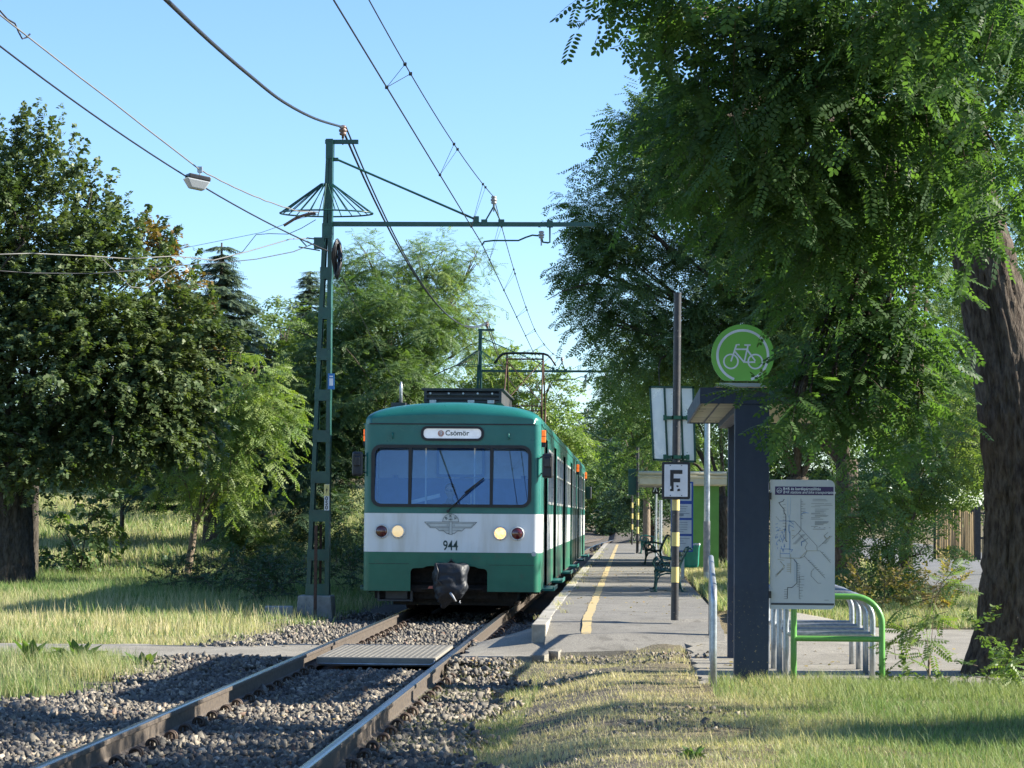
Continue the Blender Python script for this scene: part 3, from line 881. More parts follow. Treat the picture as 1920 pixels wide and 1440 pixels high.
# destination box
df = plate('destination_box', rrect(0.0, 2.636, 0.93, 0.215, 0.095), [rrect(0, 2.636, 0.85, 0.145, 0.06)], -0.03, 0.05, M_RUBBER, car)
M_DEST = mat('destination_white', (0.70, 0.74, 0.78), 0.3, emit=0.12)
plate('destination_blind', rrect(0, 2.636, 0.87, 0.16, 0.06), [], -0.008, 0.01, M_DEST, df)
M_PEACH = mat('peach', (0.62, 0.33, 0.25), 0.6)
M_TXT = mat('letter_black', (0.02, 0.05, 0.045), 0.6)
plate('route_disc', circle(-0.17, 2.636, 0.047), [], -0.0105, 0.002, M_PEACH, df)
text('route_number', '9', -0.17, 2.636, -0.013, 0.09, M_WHITE, df, bold=0.001)
text('destination_text', 'Csömör', 0.07, 2.640, -0.012, 0.105, M_TXT, df, bold=0.0015)
# handles
for u in (-0.88, 0.83):
    mb = MB(); mb.tube([(u, 0, 2.64), (u, -0.04, 2.635), (u, -0.045, 2.60), (u, -0.04, 2.57), (u, 0, 2.565)], 0.011, 6); mb.build('bracket', M_TG, car)
# headlamps
for u, z, m, ring_m, lit in ((-1.03, 1.192, M_REDL, M_CHROME, 0), (-0.79, 1.194, M_LAMP_L, M_CHROME, 1), (0.716, 1.176, M_LAMP_R, M_CHROME, 1), (0.966, 1.174, M_REDL, M_CHROME, 0)):
    rot = Matrix.Rotation(R(90), 4, 'X')
    mb = MB(); mb.lathe([(0.103, 0.0), (0.103, 0.02), (0.097, 0.032), (0.086, 0.034), (0.084, 0.02)], (u, 0, z), 32, rot)
    l = mb.build('headlamp' if lit else 'tail_lamp', ring_m, car)
    mb = MB(); mb.lathe([(0.085, 0.015), (0.083, 0.03), (0.065, 0.042), (0.035, 0.05), (0.01, 0.053)], (u, 0, z), 32, rot); mb.build('lens', m, l)
    mb = MB(); mb.lathe([(0.006, 0.03), (0.006, 0.045), (0.002, 0.046)], (u+0.005, 0, z-0.093), 8, rot); mb.build('screw', M_BLACK, l)
# emblem
M_EMB = mat('emblem_grey', (0.56, 0.57, 0.53), 0.5); M_INK = mat('emblem_ink', (0.03, 0.045, 0.045), 0.6)
def mir(pts): return pts + [(-x, z) for x, z in pts[::-1]]
emb = plates('emblem', [(circle(0, 0, 0.12, 30, 0, 180), []), (mir([(0.0, 0.0), (0.385, 0.0), (0.30, -0.085), (0.215, -0.085), (0.165, -0.13), (0.10, -0.13), (0.06, -0.165), (0.0, -0.165)]), [])], -0.0035, 0.0035, M_EMB, car)
emb.location = (-0.015, 0, 1.335)
lines = segs(circle(0, 0.003, 0.118, 30, 0, 180), 0.005)
for sx in (1, -1):
    lines += [*segs([(sx*0.03, 0.0), (sx*0.385, 0.0)], 0.0055), *segs([(sx*0.385, 0.0), (sx*0.30, -0.085), (sx*0.215, -0.085), (sx*0.165, -0.13), (sx*0.10, -0.13), (sx*0.055, -0.168), (sx*0.02, -0.168)], 0.0055),
              *segs([(sx*0.03, -0.02), (sx*0.345, -0.02), (sx*0.295, -0.07), (sx*0.03, -0.07)], 0.004), *segs([(sx*0.20, -0.085), (sx*0.03, -0.085)], 0.004), *segs([(sx*0.03, -0.118), (sx*0.15, -0.118)], 0.004),
              *segs([(sx*0.022, 0.01), (sx*0.022, -0.185)], 0.005)]
lines += [*segs([(-0.022, 0.0055), (0.022, 0.0055)], 0.004), *segs([(-0.03, -0.172), (0.03, -0.188)], 0.005), *segs([(-0.115, 0.004), (0.115, 0.004)], 0.004)]
plates('emblem_lines', [(l, []) for l in lines], -0.0055, 0.002, M_INK, emb)
text('emblem_letter', 'B', -0.066, 0.055, -0.0055, 0.058, M_INK, emb, bold=0.001, rot=R(32)); text('emblem_letter', 'K', 0.0, 0.088, -0.0055, 0.058, M_INK, emb, bold=0.001); text('emblem_letter', 'V', 0.066, 0.055, -0.0055, 0.058, M_INK, emb, bold=0.001, rot=R(-32))
text('emblem_letters', 'HÉV', 0.0, 0.036, -0.0055, 0.032, M_INK, emb, bold=0.0005)
text('emblem_year', '19', -0.05, -0.045, -0.0055, 0.022, M_INK, emb); text('emblem_year', '70', 0.05, -0.045, -0.0055, 0.022, M_INK, emb)
text('car_number', '944', -0.015, 0.985, -0.002, 0.20, M_TXT, car, ext=0.0015, sx=0.74, bold=0.003)
# wiper
mb = MB(); mb.tube([(-0.05, -0.045, 1.50), (0.17, -0.06, 1.72), (0.45, -0.05, 1.965)], 0.009, 6); mb.tube([(0.19, -0.055, 1.765), (0.47, -0.045, 1.985)], 0.012, 6); mb.cyl((-0.05, 0, 1.495), (-0.05, -0.07, 1.495), 0.024, n=10); mb.build('wiper', M_BLACK, car)
# round patch and nick marks
plate('round_patch', circle(1.21, 0.878, 0.035), [], -0.003, 0.004, M_GALV, car)
# dome lamp / top fixings and roof gear
mb = MB(); mb.box((0.0, 0.0, 0.735), (0.10, 0.05, 0.03)); mb.tube([(-0.05, -0.02, 0.72), (0, -0.06, 0.78), (0.05, -0.02, 0.73)], 0.012, 6); mb.cyl((0, -0.03, 0.73), (0, -0.03, 0.80), 0.013, n=6); mb.build('coupler_hook', M_BLACK, car)
# covered coupler: wrinkled tarpaulin bag
def tarp():
    secs = [(-0.02, 0.20, 0.735, 0.22), (0.0, 0.245, 0.72, 0.25), (0.0, 0.26, 0.60, 0.27), (0.0, 0.255, 0.48, 0.27), (0.0, 0.25, 0.38, 0.26), (-0.005, 0.225, 0.30, 0.24), (-0.02, 0.18, 0.235, 0.2), (-0.06, 0.12, 0.18, 0.15), (-0.085, 0.07, 0.13, 0.1), (-0.10, 0.02, 0.085, 0.04)]
    bm = bmesh.new(); rings = []; n = 56
    z_list = []
    fine = []
    for (a, b) in zip(secs, secs[1:]):
        for k in range(6): fine.append(tuple(a[i] + (b[i]-a[i])*k/6 for i in range(4)))
    fine.append(secs[-1])
    for cx, w, z, d in fine:
        ring = []
        for k in range(n):
            a = 2*math.pi*k/n; c, s_ = math.cos(a), math.sin(a)
            x = w*math.copysign(abs(c)**0.55, c); y = d*math.copysign(abs(s_)**0.6, s_)
            p = Vector((x, y, z))
            wr = mnoise.noise(Vector((x*5+z*6, y*4, z*3-x*5)))*0.028 + abs(mnoise.noise(Vector((x*11-z*9, y*6+3, z*4))))*0.04 - 0.015
            k2 = 1 + wr/ max(w, 0.08)
            ring.append(bm.verts.new((cx + x*k2, -0.16 + y*k2, z + 0.01*math.sin(a*3))))
        rings.append(ring)
    for A, B in zip(rings, rings[1:]):
        for k in range(n): bm.faces.new((A[k], A[(k+1) % n], B[(k+1) % n], B[k])).smooth = True
    bm.faces.new(rings[0]); bm.faces.new(rings[-1][::-1])
    bmesh.ops.recalc_face_normals(bm, faces=bm.faces[:])
    me = bpy.data.meshes.new('coupler_cover'); bm.to_mesh(me); bm.free()
    return me
M_TARP = mat('tarpaulin', (0.012, 0.016, 0.024), 0.55, col2=(0.008, 0.011, 0.016), scale=6, bump=0.4, bscale=14, bdist=0.02)
tp = link_mesh('coupler_cover', tarp(), M_TARP, car)
mb = MB(); mb.tube([(0.02, -0.40, 0.31), (0.06, -0.43, 0.26), (0.10, -0.41, 0.19)], [0.02, 0.016, 0.012], 8); mb.tube([(0.16, -0.38, 0.2), (0.15, -0.4, 0.175), (0.17, -0.4, 0.165)], 0.007, 6); mb.build('cover_strap', mat('strap_grey', (0.35, 0.36, 0.38), 0.6), tp)
mb = MB(); mb.tube([(-0.20, -0.41, 0.74), (-0.16, -0.43, 0.62), (-0.18, -0.43, 0.5), (-0.1, -0.44, 0.42)], 0.012, 6); mb.build('cover_cord', M_BLACK, tp)
mb = MB(); mb.prism([(-0.34, 0.36), (-0.24, 0.36), (-0.24, 0.40), (-0.32, 0.395)], -0.05, 0.05); mb.build('coupler_lever', mat('lever_red', (0.45, 0.14, 0.10), 0.6), car)
# pocket behind the notch, guard beam and boxes
mb = MB(); mb.bx(-0.72, 0.66, 0.35, 0.38, 0.2, 0.85); mb.bx(-0.72, 0.66, 0.05, 0.38, 0.72, 0.75); mb.bx(-0.9, 0.9, 0.55, 0.65, 0.10, 0.32); mb.bx(-0.6, 0.55, 0.30, 0.34, 0.44, 0.455)
mb.bx(-0.45, 0.45, 0.1, 0.35, 0.34, 0.36)
mb.build('buffer_pocket', M_DARK, car)
M_BOX = mat('box_grey', (0.06, 0.06, 0.06), 0.7)
mb = MB(); mb.bx(-1.10, -0.58, 0.15, 0.55, 0.165, 0.19); mb.bx(-1.10, -1.07, 0.15, 0.5, 0.19, 0.32); mb.bx(-0.61, -0.58, 0.15, 0.5, 0.19, 0.32); mb.bx(-0.98, -0.66, 0.18, 0.5, 0.2, 0.31); mb.build('step_box', M_BOX, car)
# mirrors
for s in (-1, 1):
    mb = MB(); x = s*(HW+0.10) if s > 0 else s*(HW+0.09)
    mb.box((x, -0.02, 2.17 if s > 0 else 2.18), (0.16, 0.10, 0.36), R(-14*s), bev=0.035)
    mm = mb.build('mirror', M_RUBBER, car, smooth=False)
    mb = MB(); mb.tube([(s*HW, 0.12, 2.30), (s*(HW+0.06), 0.0, 2.32), (x, -0.02, 2.22)], 0.013, 6); mb.tube([(s*HW, 0.12, 2.06), (s*(HW+0.06), 0.0, 2.05), (x, -0.02, 2.10)], 0.013, 6); mb.build('mirror_arm', M_BLACK, mm)
    mb = MB(); mb.box((x-0.0*s, -0.075, 2.22), (0.10, 0.03, 0.15), R(-14*s), bev=0.02); mb.build('mirror_cap', M_BLACK, mm)
# interior
M_CAB_FLOOR = mat('cab_desk', (0.04, 0.06, 0.10), 0.5)
mb = MB(); mb.bx(-HW+0.06, HW-0.06, 1.55, 1.57, 2.0, 2.72); mb.build('cab_wall', M_CAB_HI, car)
mb = MB(); mb.bx(-HW+0.06, HW-0.06, 1.53, 1.57, 0.42, 2.0)
for u in (-0.98, 0.05, 0.99): mb.bx(u-0.04, u+0.04, 1.50, 1.53, 1.98, 2.045)
mb.build('cab_wall_lower', M_CAB_LO, car)
pf = plate('cab_door_window', rrect(0.02, 2.24, 0.74, 0.44, 0.03), [rrect(0.02, 2.245, 0.66, 0.37, 0.02)], 1.49, 0.03, M_CAB_LO, car)
plate('pane', rrect(0.02, 2.245, 0.67, 0.38, 0.02), [], 1.505, 0.01, M_CABPANE, pf)
mb = MB(); mb.bx(-HW+0.08, HW-0.08, 0.06, 0.50, 1.42, 1.50); mb.bx(-HW+0.08, HW-0.08, 0.06, 0.09, 0.9, 1.45); mb.build('driver_desk', M_CAB_FLOOR, car)
mb = MB(); mb.bx(-HW+0.05, HW-0.05, 0.06, 1.55, 2.70, 2.74); mb.build('cab_ceiling', M_CAB_HI, car)
mb = MB()
for s in (1, -1): mb.bx(s*(HW-0.06), s*(HW-0.045), 0.15, 1.55, 0.42, 2.7)
mb.build('cab_side_lining', M_CAB_LO, car)
mb = MB()
for u in (-0.395, 0.325): mb.cyl((u, 0.10, 1.50), (u, 0.10, 2.45), 0.012, n=8)
mb.build('grab_pole', M_WHITE, car)
mb = MB(); mb.box((-0.40, 0.14, 1.675), (0.44, 0.02, 0.055), Matrix.Rotation(R(-14), 4, 'Y')); mb.build('ticket_strip', M_WHITE, car)
mb = MB(); mb.cyl((0.27, 0.2, 1.5), (0.27, 0.2, 1.75), 0.012, n=8); mb.tube([(0.18, 0.18, 1.56), (0.22, 0.16, 1.60), (0.28, 0.16, 1.585), (0.3, 0.18, 1.53)], 0.013, 6); mb.build('desk_microphone', M_WHITE, car)
# roof gear: resistor grid housing, antenna
rb = MB(); rb.bx(-0.52, 0.66, 1.1, 4.4, 3.14, 3.17)
for x in (-0.50, 0.64): rb.bx(x-0.02, x+0.02, 1.1, 4.4, 3.17, 3.33)
for z in (3.20, 3.265, 3.33): rb.bx(-0.52, 0.66, 1.09, 1.12, z-0.012, z+0.012)
rb.bx(-0.50, 0.64, 1.15, 4.3, 3.17, 3.30); rb.bx(-0.56, 0.70, 1.08, 4.4, 3.335, 3.36)
r_ = rb.build('resistor_housing', M_ROOFGREY, car)
mb = MB()
for x in (-0.42, -0.14, 0.08, 0.30, 0.52): mb.cyl((x, 1.06, 3.28), (x, 1.10, 3.28), 0.016, n=8)
for x in (-0.38, 0.2, 0.5): mb.bx(x-0.05, x+0.05, 1.05, 1.1, 3.13, 3.18)
mb.build('insulator_stud', M_GALV, r_)
mb = MB(); mb.bx(-1.0, -0.78, 0.9, 1.4, 3.0, 3.13); mb.bx(-1.0, -0.5, 0.95, 6, 3.06, 3.09); mb.build('roof_duct', M_ROOFGREY, car)
mb = MB(); mb.tube([(-0.86, 1.0, 3.10), (-0.86, 1.0, 3.36), (-0.86, 1.0, 3.45)], [0.028, 0.024, 0.014], 8); mb.build('antenna', M_GALV, car)
mb = MB(); mb.bx(0.55, 1.02, 5, L1-1, 3.02, 3.10); mb.bx(-1.02, -0.6, 6.5, L1-1, 3.02, 3.1); mb.build('walkway_board', M_ROOFGREY, car)

# ---- driver, a thing of his own inside the cab
drv = empty('person', (TRK-0.09, YF+0.95, 0.42))
tag(drv, 'train driver in dark glasses and a navy shirt sitting behind the middle windscreen', 'person')
def skin_body(name, pts, edges, m, parent, lv=2):
    me = bpy.data.meshes.new(name); me.from_pydata([p[:3] for p in pts], edges, []); me.update()
    o = link_mesh(name, me, m, parent)
    md = o.modifiers.new('skin', 'SKIN'); me.skin_vertices.new() if not me.skin_vertices else None
    sv = me.skin_vertices[0].data
    for i, p in enumerate(pts): sv[i].radius = (p[3], p[4]) if len(p) > 4 else (p[3], p[3])
    sv[0].use_root = True
    md.use_smooth_shade = True
    s = o.modifiers.new('sub', 'SUBSURF'); s.levels = lv; s.render_levels = lv
    return o
pts = [(0, 0, 0.62, .17, .13), (0, 0, 0.82, .16, .12), (0, -0.01, 1.02, .19, .12), (0, -0.02, 1.14, .12, .09), (0, -0.03, 1.21, .058, .058), (0, -0.035, 1.29, .06, .06),
       (-0.20, -0.02, 1.10, .062, .06), (-0.26, -0.12, 0.88, .048, .048), (-0.20, -0.36, 0.86, .036, .036), (-0.17, -0.46, 0.90, .03, .022), (0.20, -0.02, 1.10, .062, .06), (0.27, -0.10, 0.88, .048, .048), (0.22, -0.34, 0.90, .036, .036), (0.19, -0.44, 0.93, .03, .022),
       (-0.1, -0.22, 0.60, .085, .085), (-0.12, -0.42, 0.58, .06, .06), (-0.12, -0.44, 0.2, .045, .045), (0.1, -0.22, 0.60, .085, .085), (0.12, -0.42, 0.58, .06, .06), (0.12, -0.44, 0.2, .045, .045)]
edges = [(0, 1), (1, 2), (2, 3), (3, 4), (4, 5), (3, 6), (6, 7), (7, 8), (8, 9), (3, 10), (10, 11), (11, 12), (12, 13), (0, 14), (14, 15), (15, 16), (0, 17), (17, 18), (18, 19)]
skin_body('body', pts, edges, M_SHIRT, drv)
def head_mesh():
    bm = bmesh.new(); bmesh.ops.create_uvsphere(bm, u_segments=28, v_segments=22, radius=1.0)
    for v in bm.verts:
        x, y, z = v.co
        w = 0.076*(1 - 0.22*max(0, -z)); 
        p = Vector((x*w, y*0.095, z*0.118))
        if y < 0:
            p.y *= 0.9
            if abs(x) < 0.28 and -0.35 < z < 0.18: p.y -= 0.026*(1-abs(x)/0.28)*(0.5 + (0.18-z))      # nose
            if -0.62 < z < -0.45 and abs(x) < 0.4: p.y -= 0.006
            if 0.1 < z < 0.25: p.y += 0.004*(1 if abs(x) > 0.2 else 0)
            if z < -0.75: p.y -= 0.012
        v.co = p
    for f in bm.faces: f.smooth = True
    for s in (-1, 1):
        r = bmesh.ops.create_uvsphere(bm, u_segments=10, v_segments=8, radius=1.0)
        for v in r['verts']: v.co = Vector((s*0.078 + v.co.x*0.008, 0.01 + v.co.y*0.018, 0.0 + v.co.z*0.03))
    me = bpy.data.meshes.new('head'); bm.to_mesh(me); bm.free(); return me
hd = link_mesh('head', head_mesh(), M_SKIN, drv); hd.location = (0.0, -0.05, 1.375); hd.rotation_euler = (R(6), 0, R(-8))
mb = MB(); mb.lathe([(0.079, -0.005), (0.083, 0.03), (0.078, 0.07), (0.06, 0.102), (0.02, 0.122)], (0, 0.012, 0.0), 24); mb.build('hair', mat('hair', (0.05, 0.035, 0.03), 0.8), hd)
mb = MB()
for s in (-1, 1): mb.box((s*0.034, -0.092, 0.022), (0.05, 0.012, 0.03), R(s*10), bev=0.004)
mb.box((0, -0.095, 0.03), (0.02, 0.008, 0.008)); 
for s in (-1, 1): mb.box((s*0.072, -0.04, 0.028), (0.006, 0.1, 0.008))
mb.build('sunglasses', M_BLACK, hd)
mb = MB(); mb.bx(-0.24, 0.24, -0.1, 0.28, 0.42, 0.52, 0.03); mb.bx(-0.24, 0.24, 0.16, 0.28, 0.52, 1.05, 0.04); mb.bx(-0.05, 0.05, 0, 0.1, 0.0, 0.42)
seat = mb.build('seat', M_SHIRT, car); seat.location = (-0.09, 0.95, 0.42)
for s, x in ((1, 0.19), (-1, -0.17)):
    for k in range(4):
        pass

# ---- second car
car2 = build_car(YF+L1+0.7, L2, False, 'rear green and white railcar of the train carrying the raised pantograph')
mb = MB(); mb.tube([(0, 0, 0)]*0 or [(0, L1-0.1, 0.5), (0, L1+0.8, 0.5)], 0.09, 8); mb.build('coupler_bar', M_DARK, car)
mb = MB()
for k in range(6): mb.box((0, L1+0.02+k*0.10, 1.5), (0.9, 0.06, 2.0), bev=0.02)
mb.build('gangway_bellows', M_RUBBER, car)
# raised pantograph
pz = 3.12
mb = MB()
for x in (-0.50, 0.44): mb.bx(x-0.03, x+0.03, 0.2, 2.2, pz, pz+0.10)
mb.bx(-0.5, 0.44, 0.25, 0.31, pz+0.02, pz+0.08); mb.bx(-0.5, 0.44, 2.1, 2.16, pz+0.02, pz+0.08)
pb = mb.build('pantograph', M_ROOFGREY, car2)
mb = MB()
for x0, x1 in ((-0.50, -0.50), (0.44, 0.44)):
    for ye in (0.3, 2.1):
        mb.cyl((x0, ye, pz+0.1), (x1, 1.2 + (ye-1.2)*1.5, pz+1.0), 0.028, n=8)
        mb.cyl((x1, 1.2 + (ye-1.2)*1.5, pz+1.0), (x1*0.96, 1.2 + (0.1 if ye > 1.2 else -0.1), pz+2.24), 0.02, n=8)
for ye in (-0.15, 2.55):
    mb.cyl((-0.50, ye, pz+1.0), (0.44, ye, pz+1.0), 0.015, n=6)
mb.cyl((-0.5, -0.1, pz+1.05), (0.42, 1.1, pz+2.2), 0.013, n=6); mb.cyl((0.44, -0.1, pz+1.05), (-0.48, 1.1, pz+2.2), 0.013, n=6)
mb.cyl((-0.48, 1.2, pz+2.24), (0.42, 1.2, pz+2.24), 0.02, n=8)
mb.build('pantograph_arm', M_RUST, pb)
mb = MB()
for dy in (-0.12, 0.12):
    mb.tube([(-0.80, 1.2+dy, pz+2.12), (-0.70, 1.2+dy, pz+2.27), (-0.60, 1.2+dy, pz+2.36), (-0.50, 1.2+dy, pz+2.385), (-0.03, 1.2+dy, pz+2.39), (0.44, 1.2+dy, pz+2.375), (0.54, 1.2+dy, pz+2.34), (0.64, 1.2+dy, pz+2.24), (0.74, 1.2+dy, pz+2.08)], 0.022, 8)
mb.bx(-0.5, -0.46, 1.05, 1.35, pz+2.26, pz+2.36); mb.bx(0.40, 0.44, 1.05, 1.35, pz+2.26, pz+2.36)
mb.build('pantograph_head', M_BLACK, pb)
mb = MB(); mb.box((HW+0.12, L2-0.2, 2.1), (0.16, 0.1, 0.36), R(-14), bev=0.03); mb.build('mirror', M_RUBBER, car2)
# ================================================================== OVERHEAD LINE
M_WIRE = mat('wire_dark', (0.02, 0.022, 0.025), 0.5, 0.3)
M_WIRE_L = mat('wire_pale', (0.15, 0.15, 0.14), 0.6)
M_INS = mat('insulator_brown', (0.11, 0.055, 0.035), 0.35, col2=(0.18, 0.13, 0.11), scale=20)
M_INSG = mat('insulator_grey', (0.28, 0.28, 0.28), 0.35)
YM, DM = 37.0, 38.0
def W(px, py, y=YM): return P(px, py, y)
gb = -0.07
mroot = Vector((-4.70, YM, gb))
def L(px, py, dy=0.0):
    q = W(px, py); return Vector((q.x - mroot.x, dy, q.z - mroot.z))

mast = empty('catenary_mast', mroot)
tag(mast, 'tall green steel mast on a concrete block just left of the train, nearest of all', 'mast', 'masts of the overhead line')
top = L(615, 262).z; zb = L(600, 1116).z
def leg_x(z, side):
    t = (z - zb)/(top - zb)
    return (-4.515 + 4.70 - 0.02*t) if side > 0 else (-4.86 + 4.70 + 0.235*t)
for side in (-1, 1):
    mb = MB()
    n = 12; w = 0.062; d = 0.10
    pts = [zb + (top-zb)*k/n for k in range(n+1)]
    for z0, z1 in zip(pts, pts[1:]):
        for (du0, du1, dy0, dy1) in ((0, w, -0.1, -0.09), (0 if side < 0 else w-0.008, 0.008 if side < 0 else w, -0.09, 0.09), (0, w, 0.09, 0.1)):
            a0, a1 = leg_x(z0, side), leg_x(z1, side)
            if side > 0: a0 -= w; a1 -= w
            vs = [mb.bm.verts.new(v) for v in ((a0+du0, dy0, z0), (a0+du1, dy0, z0), (a0+du1, dy1, z0), (a0+du0, dy1, z0), (a1+du0, dy0, z1), (a1+du1, dy0, z1), (a1+du1, dy1, z1), (a1+du0, dy1, z1))]
            for f in ((0, 1, 2, 3), (4, 5, 6, 7), (0, 1, 5, 4), (1, 2, 6, 5), (2, 3, 7, 6), (3, 0, 4, 7)): mb.bm.faces.new([vs[i] for i in f])
    mb.build('mast_leg', M_GREEN_DK, mast)
for k, (y0, y1) in enumerate(((262, 299), (420, 448), (502, 524), (577, 599), (654, 676), (731, 752), (807, 829), (884, 906), (956, 978), (1030, 1051), (1095, 1117))):
    z0, z1 = L(610, y1).z, L(610, y0).z; zm = (z0+z1)/2
    for dy in (-1, 1):
        mb = MB(); mb.bx(leg_x(zm, -1)-0.006, leg_x(zm, 1)+0.006, dy*0.100, dy*0.112, z0, z1)
        if dy < 0:
            for xx in (leg_x(zm, -1)+0.04, leg_x(zm, 1)-0.04):
                for zz in (z0+0.03, z1-0.03): mb.cyl((xx, -0.112, zz), (xx, -0.122, zz), 0.011, n=8)
            mb.build('batten_plate', M_GREEN_DK, mast)
        else: mb.build('batten_plate', M_GREEN_DK, mast)
mb = MB(); zt = zb; 
vs0 = [(-0.31, -0.3, 0), (0.29, -0.3, 0), (0.29, 0.3, 0), (-0.31, 0.3, 0)]; vs1 = [(-0.26, -0.25, zt), (0.24, -0.25, zt), (0.24, 0.25, zt), (-0.26, 0.25, zt)]
A = [mb.bm.verts.new((x, y, z-0.4 if z == 0 else z)) for x, y, z in vs0]; B = [mb.bm.verts.new(v) for v in vs1]
mb.bm.faces.new(A); mb.bm.faces.new(B)
for k in range(4): mb.bm.faces.new((A[k], A[(k+1) % 4], B[(k+1) % 4], B[k]))
mb.build('concrete_footing', M_CONC, mast, bev=0.02)
# bird and climbing guard (a half cone of bars)
ca = L(613, 345); cr = L(612, 400); Rr = 0.71
mb = MB()
ring = [(cr.x + Rr*math.cos(2*math.pi*k/40), 0.42*math.sin(2*math.pi*k/40), cr.z) for k in range(40)]
mb.tube(ring, 0.013, 6, closed=True)
for k in range(24):
    a = 2*math.pi*k/24
    mb.cyl((ca.x + 0.09*math.cos(a), 0.1*math.sin(a), ca.z), (cr.x + Rr*math.cos(a), 0.42*math.sin(a), cr.z), 0.008, n=5)
mb.build('climbing_guard', M_GREEN_DK, mast)
# boom and stay
b0, b1 = L(622, 420), L(1114, 421)
mb = MB()
zz0, zz1 = b0.z, b1.z
for s_, (dz0, dz1) in enumerate(((-0.035, 0.035),)):
    mb.prism([(b0.x, zz0-0.035), (b1.x, zz1-0.032), (b1.x, zz1+0.032), (b0.x, zz0+0.035)], -0.03, 0.03)
boom = mb.build('boom', M_GREEN_DK, mast)
s0, s1 = L(632, 299), L(893, 412)
mb = MB(); mb.cyl(s0, s1, 0.017, n=8); mb.box(s0 - Vector((0.04, 0, 0)), (0.12, 0.06, 0.05)); mb.box(s1, (0.08, 0.09, 0.10)); mb.build('stay_rod', M_GREEN_DK, mast)
t0, t1 = L(610, 266), L(672, 266)
mb = MB(); mb.prism([(t0.x, t0.z-0.03), (t1.x, t1.z-0.03), (t1.x, t1.z+0.03), (t0.x, t0.z+0.03)], -0.035, 0.035); mb.build('top_bracket', M_GREEN_DK, mast)
def insulator(c, s=1.0, m=M_INS, parent=mast, inv=False):
    prof = [(0.02, -0.10), (0.02, -0.06), (0.05, -0.05), (0.055, -0.02), (0.035, -0.01), (0.06, 0.0), (0.065, 0.03), (0.04, 0.045), (0.055, 0.06), (0.05, 0.09), (0.02, 0.10)]
    mb = MB(); mb.lathe([(r*s, z*s) for r, z in prof], c, 16); mb.cyl(Vector(c)-Vector((0, 0, 0.2*s)), Vector(c), 0.012, n=6); return mb.build('insulator', m, parent)
i_top = L(643, 247); insulator(i_top)
i_mes = L(926, 377); insulator(i_mes, 0.8, M_INSG)
mb = MB()
for px in (908, 940):
    q = L(px, 418); mb.cyl(i_mes - Vector((0, 0, 0.08)), q, 0.012, n=6); mb.box(q, (0.09, 0.09, 0.10))
mb.build('messenger_bracket', M_GREEN_DK, mast)
# registration arm
a0, a1, a2 = L(1031, 424), L(1031, 454), L(1018, 454)
mb = MB(); mb.tube([a0, a1, a1+Vector((-0.03, 0, -0.01)), a2, L(1016, 448)], 0.014, 6); mb.box(L(1031, 420), (0.09, 0.1, 0.1)); mb.build('drop_bracket', M_GREEN_DK, mast)
insulator(L(1015, 442), 0.75, M_INSG)
mb = MB(); mb.tube([L(1010, 442), L(998, 441), L(986, 445), L(972, 451), L(925, 451), L(908, 453), L(903, 460)], 0.014, 6); mb.build('registration_arm', M_GREEN_DK, mast)
# everything above also stands on the other masts; the extras below only on the near one
masts = [mast]
for k, (lab) in enumerate(('second green mast of the line, rising just behind the train roof', 'third green mast of the line, seen through the pantograph', 'fourth green mast of the line, small and far beyond the train', 'farthest green mast of the line, beside the bend of the track')):
    c = copy_thing(mast, lab); y = YM + DM*(k+1); c.location = (mroot.x + float(track_x(y)) - TRK, y, gb + (0.08 if k else 0)); masts.append(c)
# number plate, blue plate, cable coil
M_YEL = mat('plate_yellow', (0.72, 0.60, 0.22), 0.5)
x0 = L(611, 908); x1 = L(619, 957)
npl = MB(); npl.bx(leg_x(x0.z, 1)-0.072, leg_x(x0.z, 1)+0.004, -0.128, -0.123, x1.z, x0.z); pl = npl.build('number_plate', M_WHITE, mast)
cxn = leg_x(x0.z, 1)-0.038
mb = MB(); mb.bx(cxn-0.04, cxn+0.04, -0.131, -0.129, L(615, 930).z, x0.z-0.004); mb.build('warning_field', M_YEL, pl)
zc = L(615, 919).z
plate('lightning_bolt', [(cxn+0.012, zc+0.065), (cxn-0.016, zc-0.008), (cxn-0.002, zc-0.006), (cxn-0.012, zc-0.065), (cxn+0.018, zc+0.012), (cxn+0.003, zc+0.012)], [], -0.134, 0.002, M_BLACK, pl)
for ch, py in (('0', 935), ('5', 943.5), ('0', 952)): text('plate_digit', ch, cxn, L(615, py).z, -0.130, 0.085, M_BLACK, pl, bold=0.002)
M_BLUE = mat('sign_blue', (0.02, 0.16, 0.42), 0.4)
q = L(623, 716); mb = MB(); mb.bx(q.x-0.05, q.x+0.05, -0.14, -0.13, q.z-0.12, q.z+0.12); bp = mb.build('blue_plate', M_BLUE, mast)
mb = MB(); mb.box((q.x, -0.143, q.z-0.01), (0.055, 0.004, 0.11)); mb.box((q.x, -0.143, q.z+0.075), (0.05, 0.004, 0.02)); mb.build('plate_print', M_WHITE, bp)
qc = L(634, 487)
coil = empty('cable_coil', (qc.x+mroot.x, YM-0.05, qc.z+mroot.z)); tag(coil, 'coil of black cable hanging on the near mast', 'cable coil')
mb = MB()
for k in range(20):
    rx = 0.018 + 0.055*random.random(); rz = 0.22 + 0.09*random.random(); oy = random.uniform(-0.12, 0.0)
    mb.tube([(rx*math.cos(a)+random.uniform(-.004, .004), oy + 0.05*math.sin(a*2), rz*math.sin(a)) for a in [2*math.pi*j/20 for j in range(20)]], 0.013, 6, closed=True)
mb.build('cable_loops', M_RUBBER, coil)
mb = MB(); mb.tube([(0, -0.06, 0.28), (0.03, -0.1, 0.0), (0.0, -0.07, -0.26), (-0.03, -0.02, 0.0)], 0.012, 6, closed=True); mb.build('cable_tie', M_RUBBER, coil)
